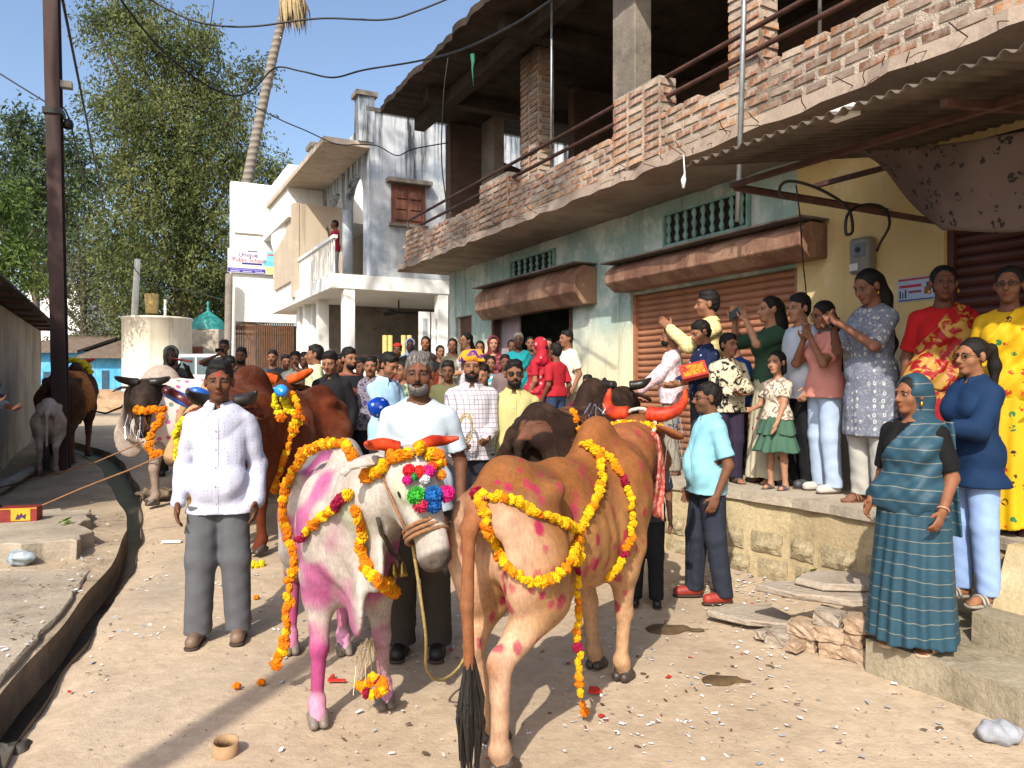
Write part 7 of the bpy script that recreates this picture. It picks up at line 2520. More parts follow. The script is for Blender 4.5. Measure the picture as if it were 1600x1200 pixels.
P_('man in light blue shirt looking down in the crowd', 603, 552, 7.5, face=55, skin=S_MD, hair='short', clothes=[sh('#94b6d2', sleeve=1.4, collar=True), tr('#26242a')], pose=dict(pitch=22, lh=(.1, -.3, .95), rh=(-.1, -.3, .95)), h=MID, stubble=.3)
P_('young man in patterned grey shirt beside the blue-shirted man', 579, 559, 8.8, face=5, skin=S_MD, hair='short', clothes=[sh('#7a7480', 'floral', '#40384a', 22, collar=True), tr('#1c1a1e')], h=MID, extras=(('moustache',),))
P_('young man in black T-shirt with rust and grey stripes', 545, 547, 8.8, face=35, skin=S_MD, hair='quiff', clothes=[sh('#1c1d22', 'stripe', '#7a4636', 4.2, sleeve=.8), tr('#1c1a1e')], pose=dict(yaw=10), h=MID, extras=(('beard',),))
P_('boy in glossy black shirt looking down', 517, 551, 8.2, face=-8, skin=S_MD, hair='short', clothes=[sh('#17161a', sleeve=2, collar=True), tr('#1c1a1e')], pose=dict(pitch=14), h=MID, group='people watching the decorated cattle')
P_('little girl in white top and black polka-dot skirt', 553, 603, 10.2, face=-10, skin=S_MD, hair='bob', hs=1.3, clothes=[sh('#8f8a8c', 'floral', '#4a4650', 20, sleeve=.8, hem=.95), dict(kind='skirt', mat=fabric('polka_skirt', '#121216', 'sdots', '#b9b9bc', 20), z0=.4, z1=1.02, rb=(.27, .24), pleats=9)], h=MID, fem=True, feet='sandal')
P_('man in pale green shirt seen from the side', 492, 541, 9.6, face=-75, skin=S_MD, hair='short', clothes=[sh('#bdc29a', sleeve=1.4, collar=True), tr('#2c2a28')], h=MID)
P_('man in grey striped polo raising a hand to his face', 461, 551, 11.0, face=10, skin=S_DK, hair='short', clothes=[sh('#6d7068', 'stripe', '#4d6a58', 3.6, sleeve=.8, collar=True), tr('#2c2a28')], pose=dict(lh=(.12, -.22, 1.42), lel=(1, .2, -.6)), h=FAR)
P_('man in dark shirt standing under the school gate', 426, 549, 12.2, face=0, skin=S_MD, hair='short', clothes=[sh('#4a4238', 'plaid', '#2a3a4a', 9), tr('#2c2a28')], h=FAR)
P_('bearded man with raised hand behind the banded-horn cow', 377, 545, 11.2, face=10, skin=S_DK, hair='short', clothes=[sh('#5a4a40'), tr('#2c2a28')], pose=dict(rh=(-.12, -.25, 1.36), rel=(-1, .2, -.6)), h=FAR, extras=(('beard',),))
P_('man in slate T-shirt leaning over the blanket cow', 346, 556, 10.4, face=60, skin=S_DK, hair='short', clothes=[sh('#454f58', sleeve=.75), tr('#2c2a28')], pose=dict(pitch=30, lean=(0, -.10)), h=FAR)
P_('man in grey head cloth and black shirt playing a long flute', 267, 543, 10.3, face=25, skin='#33231a', hair='none', clothes=[sh('#17181c', sleeve=.8), tr('#2c2a28')], pose=dict(lh=(.22, -.25, 1.38), rh=(.02, -.22, 1.38), lel=(.6, .2, -1), rel=(-.8, .2, -1), lth=(0, 0, 1), rth=(0, 0, 1)), h=FAR, extras=(('scarf', fabric('grey_headcloth', '#5d605a')),))
P_('man holding a phone up by the school gate', 350, 533, 14.0, face=10, skin=S_DK, hair='short', clothes=[sh('#5a5048', sleeve=.8), tr('#2c2a28')], pose=dict(lh=(.10, -.30, 1.45), rh=(-.10, -.30, 1.45), lel=(1, .2, -.4), rel=(-1, .2, -.4)), h=FAR, extras=(('phone', 'B', (0, -.05, .1), (0, 1.57, 0)),))
person('man in navy plaid shirt leaning at the left edge of the picture', (-5.17, 7.35, .29), 1.66, 75, S_DK, 'short', [sh('#1e2838', 'plaid', '#7f8a98', 7, sleeve=1.5, collar=True), tr('#1c2430')], dict(lh=(.12, -.3, 1.05), rh=(-.1, -.3, 1.12), pitch=10), MID)
P_('person in red shirt leaning on the white house balcony', 523, 345, 17.6, 3.86, face=-60, skin=S_DK, hair='short', clothes=[sh('#8f2030', sleeve=.8), tr('#8a8a86')], pose=dict(lh=(.05, -.2, 1.40), lel=(.5, 0, -1)), h=FAR)

# --- women and children on the far plinth and in the open shop
def ws(c, pat=None, c2='#ffffff', sc=16, **k):
    return [dict(kind='kurta', mat=fabric('kameez_%s_%s' % (c.strip('#'), pat), c, pat, c2, sc), sleeve=k.get('sleeve', .9), hem=.52, flare=1.2), tr(k.get('leg', '#5a4a48'), loose=.03)]
ONP = dict(z=PZ, fem=True, h=FAR, feet='sandal')
P_('young woman in khaki kurta with hands on her head on the plinth', 707, 530, 11.0, face=0, skin=S_MD, hair='long', clothes=ws('#77705a'), pose=dict(lh=(.20, -.05, 1.62), lel=(1, .2, 0)), **ONP)
P_('young woman in pale grey kurta with folded arms', 729, 522, 10.9, face=-50, skin=S_LT, hair='tail', clothes=ws('#b5b1b2', 'floral', '#8d8a90', 18), pose=dict(lh=(.0, -.22, 1.12), rh=(.05, -.24, 1.08)), **ONP)
P_('girl peering between the grey and maroon dressed women', 750, 534, 11.6, face=0, skin=S_MD, hair='long', clothes=ws('#5a5560'), **ONP)
P_('woman in maroon saree with red head cloth', 771, 527, 10.6, face=4, skin=S_LT, hair='bun', clothes=saree('#5a1c2c', 'floral', '#8a4a48', 20), extras=(('scarf', fabric('maroon_headcloth', '#6b1f2a')), ('bindi',)), **ONP)
P_('older woman in bright teal blouse and saree at the shop door', 810, 521, 10.4, face=0, skin='#3f2a20', hair='bun', clothes=saree('#0f7a80', None, blouse='#0f7a80'), hairmat=M_HAIRG, **ONP)
P_('woman in red block-printed saree covering her head, back turned', 842, 530, 9.1, face=-128, skin=S_MD, hair='bun', clothes=saree('#a01c2c', 'sdots', '#d8a0a0', 13, -1, '#a01c2c'), extras=(('scarf', fabric('saree_a01c2c_sdots', '#a01c2c')),), z=PZ, fem=True, h=MID, feet='sandal')
P_('boy in red T-shirt and jeans seen from behind at the shop door', 868, 540, 9.0, z=PZ, face=-140, skin=S_DK, hair='short', clothes=[sh('#a01f2a', sleeve=.8, hem=.92), tr('#2c3a55')], h=MID, hs=1.1)
P_('man in white vest standing in the shutter opening', 885, 518, 9.9, z=PZ, face=-60, skin=S_MD, hair='short', clothes=[sh('#cfc9ba', sleeve=.75), tr('#8f8b80')], h=FAR)
P_('small child in maroon sweater holding out an arm by the door', 918, 596, 8.7, z=PZ, face=-30, skin=S_DK, hair='boy', hs=1.45, clothes=[sh('#5d1a2a', hem=.84), tr('#7a7672')], pose=dict(rh=(-.42, -.15, 1.15)), h=MID)
P_('girl in blue and white striped top standing before the plinth', 767, 563, 10.0, z=PZ, face=0, skin=S_MD, hair='tail', hs=1.25, clothes=[sh('#3f8fa0', 'stripe', '#a8bcc0', 12, sleeve=.7), dict(kind='skirt', mat=fabric('teal_skirt', '#1f5a70'), z0=.1, z1=1.0, rb=(.24, .22))], fem=True, h=FAR, feet='sandal')
P_('boy with red forehead mark behind the man in sunglasses', 789, 560, 9.6, z=PZ - .02, face=5, skin=S_DK, hair='short', hs=1.2, clothes=[sh('#6a5a58'), tr('#333038')], h=FAR, tilak='#a01818')
for px, py, lb, sk, dy in ((800, 532, 'woman half hidden left in the dark shop opening', S_DK, 11.6), (829, 527, 'woman in the dark shop behind the teal saree', S_MD, 11.9), (857, 530, 'fair-faced woman deep in the dark shop opening', S_LT, 11.5), (873, 534, 'bald man deep in the shop beside the shutter rail', S_DK, 11.2)):
    P_(lb, px, py, dy, face=0, skin=sk, hair='none' if 'bald' in lb else 'bun', clothes=ws('#4a3a44'), **ONP)
P_('woman in pale blue scarf standing by the porch rail', 641, 531, 12.0, face=8, skin='#3a261c', hair='bun', clothes=saree('#6d7688'), extras=(('scarf', fabric('pale_blue_scarf', '#78819a')),), **ONP)
P_('woman with dark loose hair next to the pale blue scarf', 665, 527, 12.2, face=0, skin=S_MD, hair='long', clothes=ws('#3a2428'), **ONP)
P_('woman in orange-red saree holding up her arm on the plinth', 688, 541, 11.3, face=20, skin=S_MD, hair='bun', clothes=saree('#a03a24'), pose=dict(lh=(.2, -.1, 1.5), lel=(1, 0, -.2)), **ONP)
P_('person in red cap behind the pale blue scarf', 621, 538, 12.4, face=0, skin=S_DK, hair='short', clothes=[sh('#7a2a26'), tr('#333038')], z=PZ, h=FAR, extras=(('cap', fabric('red_cap', '#a8281e')),))
P_('woman in leaf-print shawl behind the light blue shirt', 628, 566, 8.8, face=-30, skin=S_MD, hair='bun', clothes=ws('#4d5a4a', 'floral', '#8a9a80', 13, sleeve=1.6), fem=True, h=FAR, feet='sandal')

# --- on the near plinth in front of the shutters
P_('boy in pinkish white shirt and black mask facing left on the plinth', 1049, 514, 7.15, z=PZ, face=-100, skin=S_MD, hair='short', hs=1.08, clothes=[sh('#dccdd0', 'floral', '#c9a0a8', 15, e=.022), tr('#8a8478', loose=.03)], pose=dict(rh=(-.10, -.42, .98), lh=(.1, -.40, .95), rel=(-.6, .6, -1)), h=MID, extras=(('mask', fabric('black_mask', '#121214')),), feet='sandal')
P_('tall young man in pale yellow checked shirt raising his hand', 1106, 458, 7.1, z=PZ, face=-95, skin=S_MD, hair='quiff', clothes=[sh('#d6c890', 'check', '#b09a5a', 24, collar=True, e=.022), tr('#3a362f')], pose=dict(lh=(.10, -.36, 1.38), lel=(.6, .3, -1), lth=(0, .3, 1), curl=.1), h=NEAR, stubble=.2)
P_('boy in navy shirt with white specks holding a red box', 1100, 505, 6.75, z=PZ, face=-75, skin=S_MD, hair='boy', hs=1.1, clothes=[sh('#121d3c', 'dots', '#a8adbb', 22, sleeve=1.5, collar=True), tr('#2a2c34', loose=.03)], pose=dict(pitch=18, lh=(.10, -.36, 1.05), rh=(-.10, -.36, 1.05), lel=(.5, .6, -1), rel=(-.5, .6, -1)), h=NEAR, feet='sandal')
P_('boy in black and cream leaf-print shirt with folded hands', 1138, 528, 6.55, z=PZ, face=12, skin=S_MD, hair='boy', hs=1.15, clothes=[sh('#c2b79c', 'floral', '#1d1b1c', 13, collar=True, e=.022), tr('#2d2438', loose=.03)], pose=dict(yaw=14, lh=(.02, -.24, 1.08), rh=(-.04, -.25, 1.06), lel=(1, .4, -.6), rel=(-1, .4, -.6)), h=NEAR, feet='sandal')
P_('boy in bright blue shirt mostly hidden behind the leaf-print shirt', 1148, 526, 7.2, z=PZ, face=-60, skin=S_MD, hair='boy', hs=1.12, clothes=[sh('#1d4a8f'), tr('#2a2a30')], h=MID)
P_('young woman in green top with long hair filming with a phone', 1203, 466, 6.55, z=PZ, face=-80, skin=S_LT, hair='long', fem=True, clothes=[sh('#2f4a38', sleeve=1.0, hem=.80, col3=None), dict(kind='skirt', mat=fabric('cream_floral_skirt', '#b5ac94', 'dots', '#8f2a2a', 11), z0=.06, z1=1.0, rb=(.24, .21))], pose=dict(lh=(.08, -.28, 1.50), rh=(-.10, -.30, 1.52), lel=(.6, .2, -1), rel=(-.6, .2, -1), curl=.8), h=NEAR, feet='sandal', extras=(('phone', 'B', (0, -.06, .06), (0, 1.2, .2)),))
P_('young man in white T-shirt and black trousers with a wrist watch', 1249, 464, 6.3, z=PZ, face=-70, skin=S_LT, hair='quiff', clothes=[sh('#b9bfcb', sleeve=.85, hem=.80, e=.022), tr('#121316', loose=.03)], pose=dict(lh=(.25, -.1, .90)), h=NEAR, shoe='#3c3d40', extras=(('watch', 'L'),))
P_('girl in salmon pink T-shirt, glasses and pale jeans', 1289, 473, 6.0, z=PZ, face=-80, skin=S_MD, hair='tail', fem=True, clothes=[sh('#d08a7c', sleeve=.7, hem=.86, e=.02), tr('#a3b5cc', loose=.03)], pose=dict(lh=(.10, -.20, 1.38), rh=(-.02, -.2, 1.38), lel=(.5, -.2, -1), rel=(-.6, -.2, -1), curl=.8, pitch=10), h=NEAR, shoe='#b8b2aa', extras=(('glasses',),))
P_('small girl in cream printed top and frilled green skirt', 1214, 560, 6.15, z=PZ, face=-50, skin=S_LT, hair='bob', hs=1.3, fem=True, clothes=[sh('#c9bba8', 'floral', '#7a6a5e', 18, sleeve=.6, hem=.92),
   dict(kind='skirt', name='upper_frill', mat=fabric('green_frill', '#41604e'), z0=.72, z1=1.0, rb=(.26, .22), pleats=11, amp=.07), dict(kind='skirt', name='lower_frill', mat=fabric('green_frill', '#41604e'), z0=.50, z1=.80, rb=(.31, .27), rt=(.20, .17), pleats=12, amp=.08)],
   pose=dict(rh=(-.22, -.25, 1.05), lh=(.12, -.22, .85)), h=NEAR, feet='sandal', shoe='#3a3440')
P_('young woman in grey paisley kurta texting on a phone', 1362, 423, 5.45, z=PZ, face=-68, skin='#7a5442', hair='long', fem=True, clothes=[dict(kind='kurta', mat=fabric('grey_paisley', '#6d7280', 'paisley', '#c2c1b8', 19, col3='#9a9da6'), sleeve=.95, hem=.50, flare=1.18, e=.02), tr('#b0ada6', loose=.035)],
   pose=dict(pitch=20, lh=(.05, -.33, 1.30), rh=(-.05, -.32, 1.28), lel=(.5, .1, -1), rel=(-.5, .1, -1), curl=.8), h=NEAR, feet='sandal', shoe='#6b4630', extras=(('phone', 'B', (0, -.07, .02), (-.9, 0, .2)), ('earring',)))
P_('woman in red and gold saree standing behind the stone steps', 1474, 419, 4.95, z=PZ, face=-22, skin='#5f3d30', hair='bun', fem=True, build=1.15, clothes=saree('#8f1218', 'floral', '#a8823c', 7, 1, '#9c1216', .8, col3='#b08a40', rough=.5), h=NEAR, feet='sandal', extras=(('earring',), ('bindi',)))
P_('woman in yellow butterfly-print saree and glasses at the right edge', 1577, 420, 4.42, z=PZ, face=-42, skin='#6d4836', hair='bun', fem=True, build=1.1, clothes=saree('#c29a10', 'motif', '#a8301c', 12, 1, '#b58f14', .75, col3='#1f6a38', rb=(.27, .24)), pose=dict(rh=(-.18, -.22, .95), lh=(.2, -.2, .95)), h=NEAR, feet='sandal', extras=(('glasses',), ('bracelet', 'R', mat('red_bangles', '#a01c1c', .3))))
person('girl with ponytail in royal blue blouse and jeans behind the saree wearer', (2.56, 4.22, .34), 1.44, -75, '#8a5f45', 'pony',
       [sh('#0c2747', sleeve=1.5, hem=.76, collar=True, e=.024, fold=.01), tr('#86a0cc', loose=.022)], dict(lh=(.05, -.36, 1.16), lel=(.8, .2, -1), rh=(-.2, -.05, .92), lth=(0, 0, 1), curl=.1), NEAR, fem=True, feet='sandal', shoe='#8a8478', extras=(('glasses',),))
person('woman in steel blue striped saree with covered head on the lower step', (2.10, 3.98, .17), 1.40, -52, '#80543c', 'bun',
       saree('#264453', 'fine', '#9a9276', 15, 1, '#0d0d0f', .85, rb=(.27, .25), pl=17, rough=.55), dict(yaw=-22, lh=(.23, -.12, .90), rh=(-.2, -.15, .92), curl=.45), NEAR, fem=True, feet='sandal', shoe='#b59a80', build=1.12,
       extras=(('earring',), ('scarf', fabric('saree_264453_fine', '#264453')), ('bracelet', 'L', mat('cream_bangle', '#b58a70', .3))))

# --- more of the crowd, deeper in the lane
for px, py, Y_, lb, col, sk, hr, fc in ((446, 556, 12.6, 'man in faded green shirt between the gate men', '#5d6a52', S_MD, 'short', 20), (476, 553, 12.4, 'young man in navy T-shirt left of the pale green shirt', '#26303f', S_DK, 'quiff', -15),
        (531, 556, 10.6, 'boy in brown shirt between the black shirt and striped T-shirt', '#5a4636', S_MD, 'boy', 5), (562, 562, 10.4, 'boy in maroon shirt behind the little girl', '#5d2a2c', S_DK, 'short', 15),
        (594, 556, 11.2, 'man in cream shirt behind the light blue shirt', '#a39a82', S_DK, 'short', -20), (652, 552, 9.8, 'youth in rust shirt behind the grey-haired keeper', '#7a4630', S_MD, 'short', 10),
        (700, 566, 8.6, 'boy in olive shirt left of the turbaned man', '#5a5a3c', S_DK, 'boy', 0), (755, 572, 8.0, 'boy in violet shirt right of the turbaned man', '#4a3a5c', S_MD, 'boy', -10)):
    P_(lb, px, py, Y_, face=fc, skin=sk, hair=hr, clothes=[sh(col, sleeve=1.2 if px % 2 else .8, collar=px % 3 == 0), tr('#2c2a2e')], h=FAR, pose=dict(yaw=fc * .5, pitch=4))

# ================================================================== small things on the ground
def scraps(name, label, m, n, size, zones, seed, curl=.3):
    """torn paper nobody could count: one object of small curled pieces"""
    r_ = random.Random(seed); mb = MB()
    for _ in range(n):
        zx = r_.choices(zones, [z[4] for z in zones])[0]
        px, py = r_.uniform(zx[0], zx[1]), r_.uniform(zx[2], zx[3])
        g = ground(px, py)
        xr = float(interp(DRAIN_R, g.y))
        if g.x < xr + .05:
            g.z = gz(0, g.y) + (.135 if g.x < float(interp(DRAIN_L, g.y)) - .03 else -.155)
        L = size * r_.uniform(.4, 1.5); w = L * r_.uniform(.25, .7); a = r_.uniform(0, 6.28)
        u = Vector((math.cos(a), math.sin(a), r_.uniform(-.25, .25))); v = Vector((-math.sin(a), math.cos(a), r_.uniform(-.3, .3)))
        z = Vector((0, 0, .006))
        c = L * curl * r_.uniform(-.2, 1)
        p = [g + z - u * L - v * w, g + z - v * w * 1.1 + Vector((0, 0, c)), g + z + u * L - v * w, g + z + u * L + v * w, g + z + v * w * .9 + Vector((0, 0, c)), g + z - u * L + v * w]
        mb.add([(q.x, q.y, max(q.z, g.z + .004)) for q in p], [(0, 1, 4, 5), (1, 2, 3, 4)])
    o = mb.build(name, m)
    return tag(o, label, 'litter', None, 'stuff')
Z0 = [(420, 1560, 840, 1195, 5), (1080, 1220, 868, 930, 3), (560, 760, 850, 1040, 2), (200, 480, 760, 1000, 2), (880, 1250, 940, 1150, 3), (120, 260, 800, 1000, 2), (0, 180, 860, 1100, 1.5), (1100, 1260, 880, 960, 2)]
M_PAP = mat('torn_paper', '#d0d0d0', .85, .12, 30, 0)
scraps('paper_litter', 'scattered white paper scraps over the whole street', M_PAP, 900, .011, Z0, 1)
scraps('foil_litter', 'scattered grey foil and paper bits on the street', mat('grey_scrap', '#9aa0a8', .5, .3, 20, 0), 200, .012, Z0, 2)
scraps('red_litter', 'scattered red firecracker paper bits on the street', mat('red_scrap', '#a82218', .8, .2, 20, 0), 80, .012, Z0, 3)
scraps('leaf_litter', 'scattered dry brown leaves and twigs on the ground', mat('dry_leaf_scrap', '#54422f', .9, .4, 20, 0), 380, .011, Z0 + [(0, 190, 780, 1060, 5)], 4)
# pebbles and grit
mb = MB(); r_ = random.Random(9)
for _ in range(900):
    px, py = r_.uniform(60, 1590), 760 + 430 * r_.random() ** .8
    g = ground(px, py)
    if g.x < float(interp(DRAIN_R, g.y)) + .05 or (px > 1250 and py < 1040): continue
    s_ = r_.uniform(.004, .012)
    vs = [g + Vector((r_.uniform(-1, 1), r_.uniform(-1, 1), r_.uniform(-.2, 1))) * s_ for _ in range(4)]
    mb.add(vs, [(0, 1, 2), (0, 2, 3), (0, 3, 1), (1, 3, 2)])
tag(mb.build('street_grit', M_ROCK), 'small stones and grit strewn on the street', 'grit', None, 'stuff')
# larger single pieces
def flatpiece(name, label, px, py, poly, m, cat, lift=.01, h_=.004, rz=0):
    g = ground(px, py); r_ = random.Random(px)
    pts = [Vector((x, y)) for x, y in poly]
    top = [Vector((p.x, p.y, lift + h_ + r_.uniform(0, .008))) for p in pts]; bot = [Vector((p.x, p.y, lift)) for p in pts]
    n = len(pts)
    o = MB().add(top + bot, [tuple(range(n)), tuple(reversed(range(n, 2 * n)))] + [(i, n + i, n + (i + 1) % n, (i + 1) % n) for i in range(n)]).build(name, m)
    o.location = g; o.rotation_euler = (0, 0, rz)
    return tag(o, label, cat)
M_REDP = mat('red_paper', '#b8261a', .8, .15, 12, 0)
flatpiece('red_paper_strip', 'bent red paper strip between the white cow front legs', 525, 1066, [(-.04, -.02), (.05, -.02), (.05, .0), (-.015, .0), (-.02, .06), (-.035, .06)], M_REDP, 'paper')
flatpiece('red_paper_scrap', 'torn red paper beside the hanging garland end', 928, 1083, [(-.03, -.02), (.01, -.035), (.04, -.015), (.02, .03), (-.02, .035)], M_REDP, 'paper')
flatpiece('red_paper_scrap', 'red paper scrap in front of the stone plinth', 1232, 933, [(-.05, -.012), (.05, -.015), (.045, .012), (-.045, .016)], M_REDP, 'paper')
for i, (px, py, L) in enumerate(((268, 849, .10), (345, 915, .0), (1265, 1007, .08))):
    if L:
        flatpiece('paper_roll', ('white paper strip lying left of the man in white', '', 'white printed paper strip near the rubble stones')[i], px, py, [(-L / 1.2, -.025), (L / 1.2, -.02), (L / 1.2, .03), (-L / 1.2, .025)], M_PAP, 'paper', .008, .012, .2)
# cow dung pats
M_DUNG = mat('cow_dung', '#4f3d24', .9, .35, 14, .6, 30)
for px, py, r0_, lb in ((1038, 984, .12, 'dark flat cow dung pat near the black shoe'), (1122, 1064, .085, 'brown cow dung pat in the open street on the right')):
    g = ground(px, py)
    vv, ff = solid([('e', V3(0, 0, .0), V3(r0_, r0_ * .75, .022), None, .02), ('e', V3(r0_ * .8, .02, .0), V3(r0_ * .6, r0_ * .4, .014), None, .02), ('e', V3(r0_ * 1.6, -.01, 0), V3(r0_ * .5, r0_ * .25, .010), None, .02)], .010, lambda F_: F_.disp(lambda X, Y, Z: .006 * wob(4, 60, 6)(X, Y, Z)))
    o = link('dung_pat', mesh_np('dung_pat', vv, ff), None, M_DUNG); o.location = g
    tag(o, lb, 'dung')
# crumpled paper
def crumple(name, label, px, py, rad, m, cat, z=None, sc=(1.3, .9, .7)):
    vv, ff = solid([('e', V3(0, 0, 0), V3(*sc) * rad, None, .01)], rad / 9, lambda F_: F_.disp(lambda X, Y, Z: rad * .22 * np.abs(wob(px, 3.2 / rad, 6)(X, Y, Z)) + rad * .12 * wob(px + 1, 8 / rad, 5)(X, Y, Z)))
    o = link(name, mesh_np(name, vv, ff, False), None, m)
    g = ground(px, py); o.location = g + Vector((0, 0, (z or 0) + rad * .5))
    return tag(o, label, cat)
crumple('crumpled_paper', 'crumpled grey paper ball below the cement steps', 1562, 1158, .075, mat('crumpled_grey', '#8f9299', .85, .15, 20, .3, 40), 'paper')
crumple('crumpled_bag', 'dirty white and blue plastic bag by the drain slab', 32, 905, .09, mat('dirty_plastic', '#8f9aa0', .5, .4, 9, .2, 30), 'bag', .12)
crumple('rag_heap', 'heap of dusty cloth and rubbish beside the drain', 243, 782, .16, mat('dusty_rag', '#6b5c4a', .95, .4, 9, .6, 30), 'rubbish', 0, (1.6, .9, .45))
crumple('mud_lump', 'dark wet mud lump in the bottom left corner of the drain', 8, 1160, .13, mat('wet_mud', '#3a342c', .7, .4, 9, .5, 30), 'mud', -.15)
# cardboard ring
g = ground(352, 1178)
o = MB().lathe([(.052, 0), (.052, .055), (.047, .055), (.047, 0), (.052, 0)], n=26).build('cardboard_ring', mat('cardboard', '#9a7c5a', .9, .2, 12), None, True); o.location = g + Vector((0, 0, .003)); o.rotation_euler = (R(6), R(4), 0)
tag(o, 'short brown cardboard tube standing on the street in the foreground', 'cardboard')
# firecracker carton
g = at(33, 768, 6.9); g.z = .29
cb = empty('printed_carton', g, R(15), 'small red and yellow printed carton on the concrete slab', 'carton')
MB().box((-.15, -.08, 0), (.15, .08, .13)).build('carton_body', mat('carton_red', '#7d1f18', .6, .2, 12), cb)
MB().box((-.055, -.0835, .012), (.10, -.0805, .118)).build('print_panel', mat('carton_yellow', '#c29a1a', .6, .15, 12), cb)
MB().prism([(-.02, -.0865, .025), (.0, -.0865, .08), (.01, -.0865, .06), (.03, -.0865, .085), (.04, -.0865, .06), (.065, -.0865, .075), (.06, -.0865, .025), (.03, -.0865, .045), (.015, -.0865, .025)], (0, .0025, 0)).build('print_emblem', mat('carton_purple', '#3a2048', .6), cb)
MB().box((-.15, -.0835, .118), (.15, -.0805, .126)).build('print_band', _MC['carton_yellow'], cb)
# logs and pipe on the left bank
for i, (a, b, r0_, lb) in enumerate((((-5.6, 5.9, .20), (-3.95, 5.35, .19), .045, 'upper wooden pole lying on the concrete slab at the left edge'), ((-5.4, 5.5, .20), (-3.9, 5.1, .18), .05, 'lower wooden pole lying beside it on the concrete slab'))):
    tag(MB().tube([a, ((a[0] + b[0]) / 2, (a[1] + b[1]) / 2, .2), b], [r0_, r0_ * .95, r0_ * .8], 9).build('wooden_pole', M_WOOD if False else mat('old_timber', '#6b5a48', .9, .3, 8, .4, 30), None, True), lb, 'timber')
p0, p1 = at(-10, 760, 8.6), at(62, 695, 10.4)
p0.z = gz(0, 8.6) + .12; p1.z = gz(0, 10.4) + .12
tag(MB().tube([p0, p1], .06, 9).build('drain_pipe', mat('old_pipe', '#8a857c', .8, .3, 6), None, True), 'pale pipe lying along the foot of the shed wall', 'pipe')
# tether ropes across the drain
def rope(label, pts, r0_=.008, m=None):
    tag(MB().tube([at(*p) for p in pts], r0_, 5).build('tether_rope', m or M_ROPE, None, True), label, 'rope', 'ropes tying the cattle')
rope('taut rope from the far cattle down to the left bank', [(262, 708, 6.6), (200, 735, 6.8), (130, 762, 6.9), (60, 792, 7.0), (10, 812, 7.0)])
rope('upper rope running left from the blanket cow over the drain', [(225, 690, 8.0), (150, 722, 8.3), (80, 742, 8.5), (0, 762, 8.6)])
rope('dark rope sagging from the shed cow halter to the blanket cow', [(143, 642, 11), (165, 646, 10.4), (190, 636, 9.6), (208, 618, 8.6)], .014, M_BLACK)
# weed at the foot of the plinth
g = ground(1268, 925)
weed = empty('weed', g, 0, 'small bright green weed growing at the foot of the stone plinth', 'plant')
st = MB(); r_ = random.Random(5)
lm = MB().add([(0, 0, 0), (.022, .03, .006), (.0, .075, .0), (-.022, .03, .006), (0, .035, -.006)], [(0, 1, 4), (1, 2, 4), (2, 3, 4), (3, 0, 4)]).mesh('leaf', True)
lm.materials.append(mat_leaf('weed_leaf', '#4f7a1c', '#7fa02c', .4))
for i in range(7):
    a = r_.uniform(0, 6.28); h_ = r_.uniform(.06, .17)
    top = Vector((math.cos(a) * .05, math.sin(a) * .04, h_))
    st.tube([(0, 0, 0), top * .5 + Vector((0, 0, .02)), top], .0025, 4)
    for k in range(4):
        o = bpy.data.objects.new('leaf', lm); COL.objects.link(o); o.parent = weed
        o.location = top * (.55 + .15 * k); o.rotation_euler = (r_.uniform(-.5, .6), r_.uniform(-.5, .5), r_.uniform(0, 6.28)); q = r_.uniform(.8, 1.4); o.scale = (q, q, q)
st.build('stems', _MC.get('weed_stem') or mat('weed_stem', '#4a6a22', .8), weed)
for px, py, lb in ((108, 845, 'small green seedlings on the edge of the broken slab'),):
    g = ground(px, py); g.z = .29; g.x, g.y = -3.95, 6.7
    w2 = empty('seedling', g, 0, lb, 'plant')
    for k in range(8):
        o = bpy.data.objects.new('leaf', lm); COL.objects.link(o); o.parent = w2
        o.location = (r_.uniform(-.08, .08), r_.uniform(-.06, .06), r_.uniform(.0, .05)); o.rotation_euler = (r_.uniform(-.3, .5), r_.uniform(-.3, .3), r_.uniform(0, 6.28))
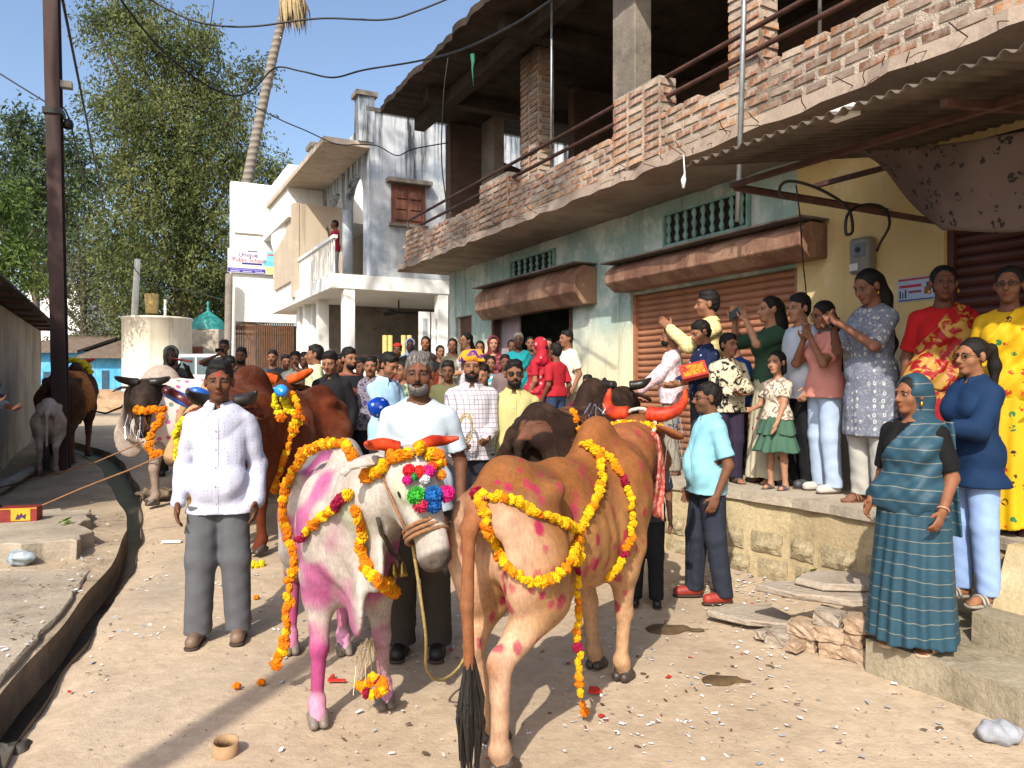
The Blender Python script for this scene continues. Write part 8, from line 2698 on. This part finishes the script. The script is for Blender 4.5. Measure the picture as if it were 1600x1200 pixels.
# sweets box in the boy's hands
p = at(1084, 580, 6.42)
bx = empty('sweet_box', p, R(-10), 'red and orange sweets box carried by the boy in navy', 'box')
bx.rotation_euler = (R(48), R(-14), R(-10))
MB().box((-.11, -.08, -.022), (.11, .08, .022)).build('box_body', mat('sweet_box_red', '#a8281c', .5, .2, 12), bx)
MB().box((-.09, -.06, .0225), (.09, .06, .025)).build('box_print', fabric('sweet_print', '#c27a1c', 'floral', '#8f2a1c', 14, .5), bx)
# flute of the man in the head cloth, coiled rope of the turbaned man
tag(MB().tube([at(268, 560, 10.0), at(300, 565, 9.95)], .016, 8).build('flute', mat('bamboo_red', '#8a2f22', .5), None, True), 'reddish bamboo flute held by the man in the head cloth', 'flute')
pts = [at(728, 640, 6.1) + Vector((.05 * math.cos(a), 0, -.12 + .10 * math.sin(a) - a * .004)) for a in np.linspace(0, 12.6, 30)]
tag(MB().tube(pts, .007, 5).build('rope_coil', mat('pale_rope', '#a08a52', .9, .3, 60), None, True), 'coil of pale rope held by the man in the turban', 'rope')
# white jeep beyond the cattle
vp = spot(318, 24)
van = empty('parked_jeep', vp, R(-8), 'white boxy jeep parked beyond the blanket cow', 'car')
M_VAN = mat('white_car_paint', '#cfd2d4', .35, .05, 4, 0, spec=.5)
k = 24 / F
W2 = 52 * k
zt_ = CAMH + (597 - 553) * k - vp.z
bd = [(-W2, -.0, .35), (-W2, 0, zt_ * .62), (-W2 * .96, 0, zt_ * .66), (-W2 * .86, 0, zt_ - .06), (-W2 * .8, 0, zt_), (W2 * .9, 0, zt_), (W2, 0, zt_ - .1), (W2, 0, .35)]
MB().prism(bd, (0, 1.7, 0)).build('body', M_VAN, van, bevel=.04)
s = NT('tinted_glass'); M_GL = s.done(lin('#4d6068'), .08, 0, .6)
for a, b in ((-.76, -.28), (-.22, .3), (.36, .86)):
    MB().box((W2 * a, -.012, zt_ * .66), (W2 * b, -.003, zt_ - .10)).build('window', M_GL, van)
for a in (-.6, .62):
    t_ = MB().tube([(W2 * a, -.03, .36), (W2 * a, .22, .36)], .36, 18).build('tyre', M_BLACK, van)
    MB().tube([(W2 * a, -.04, .36), (W2 * a, -.02, .36)], .2, 14).build('rim', M_STEEL, t_)
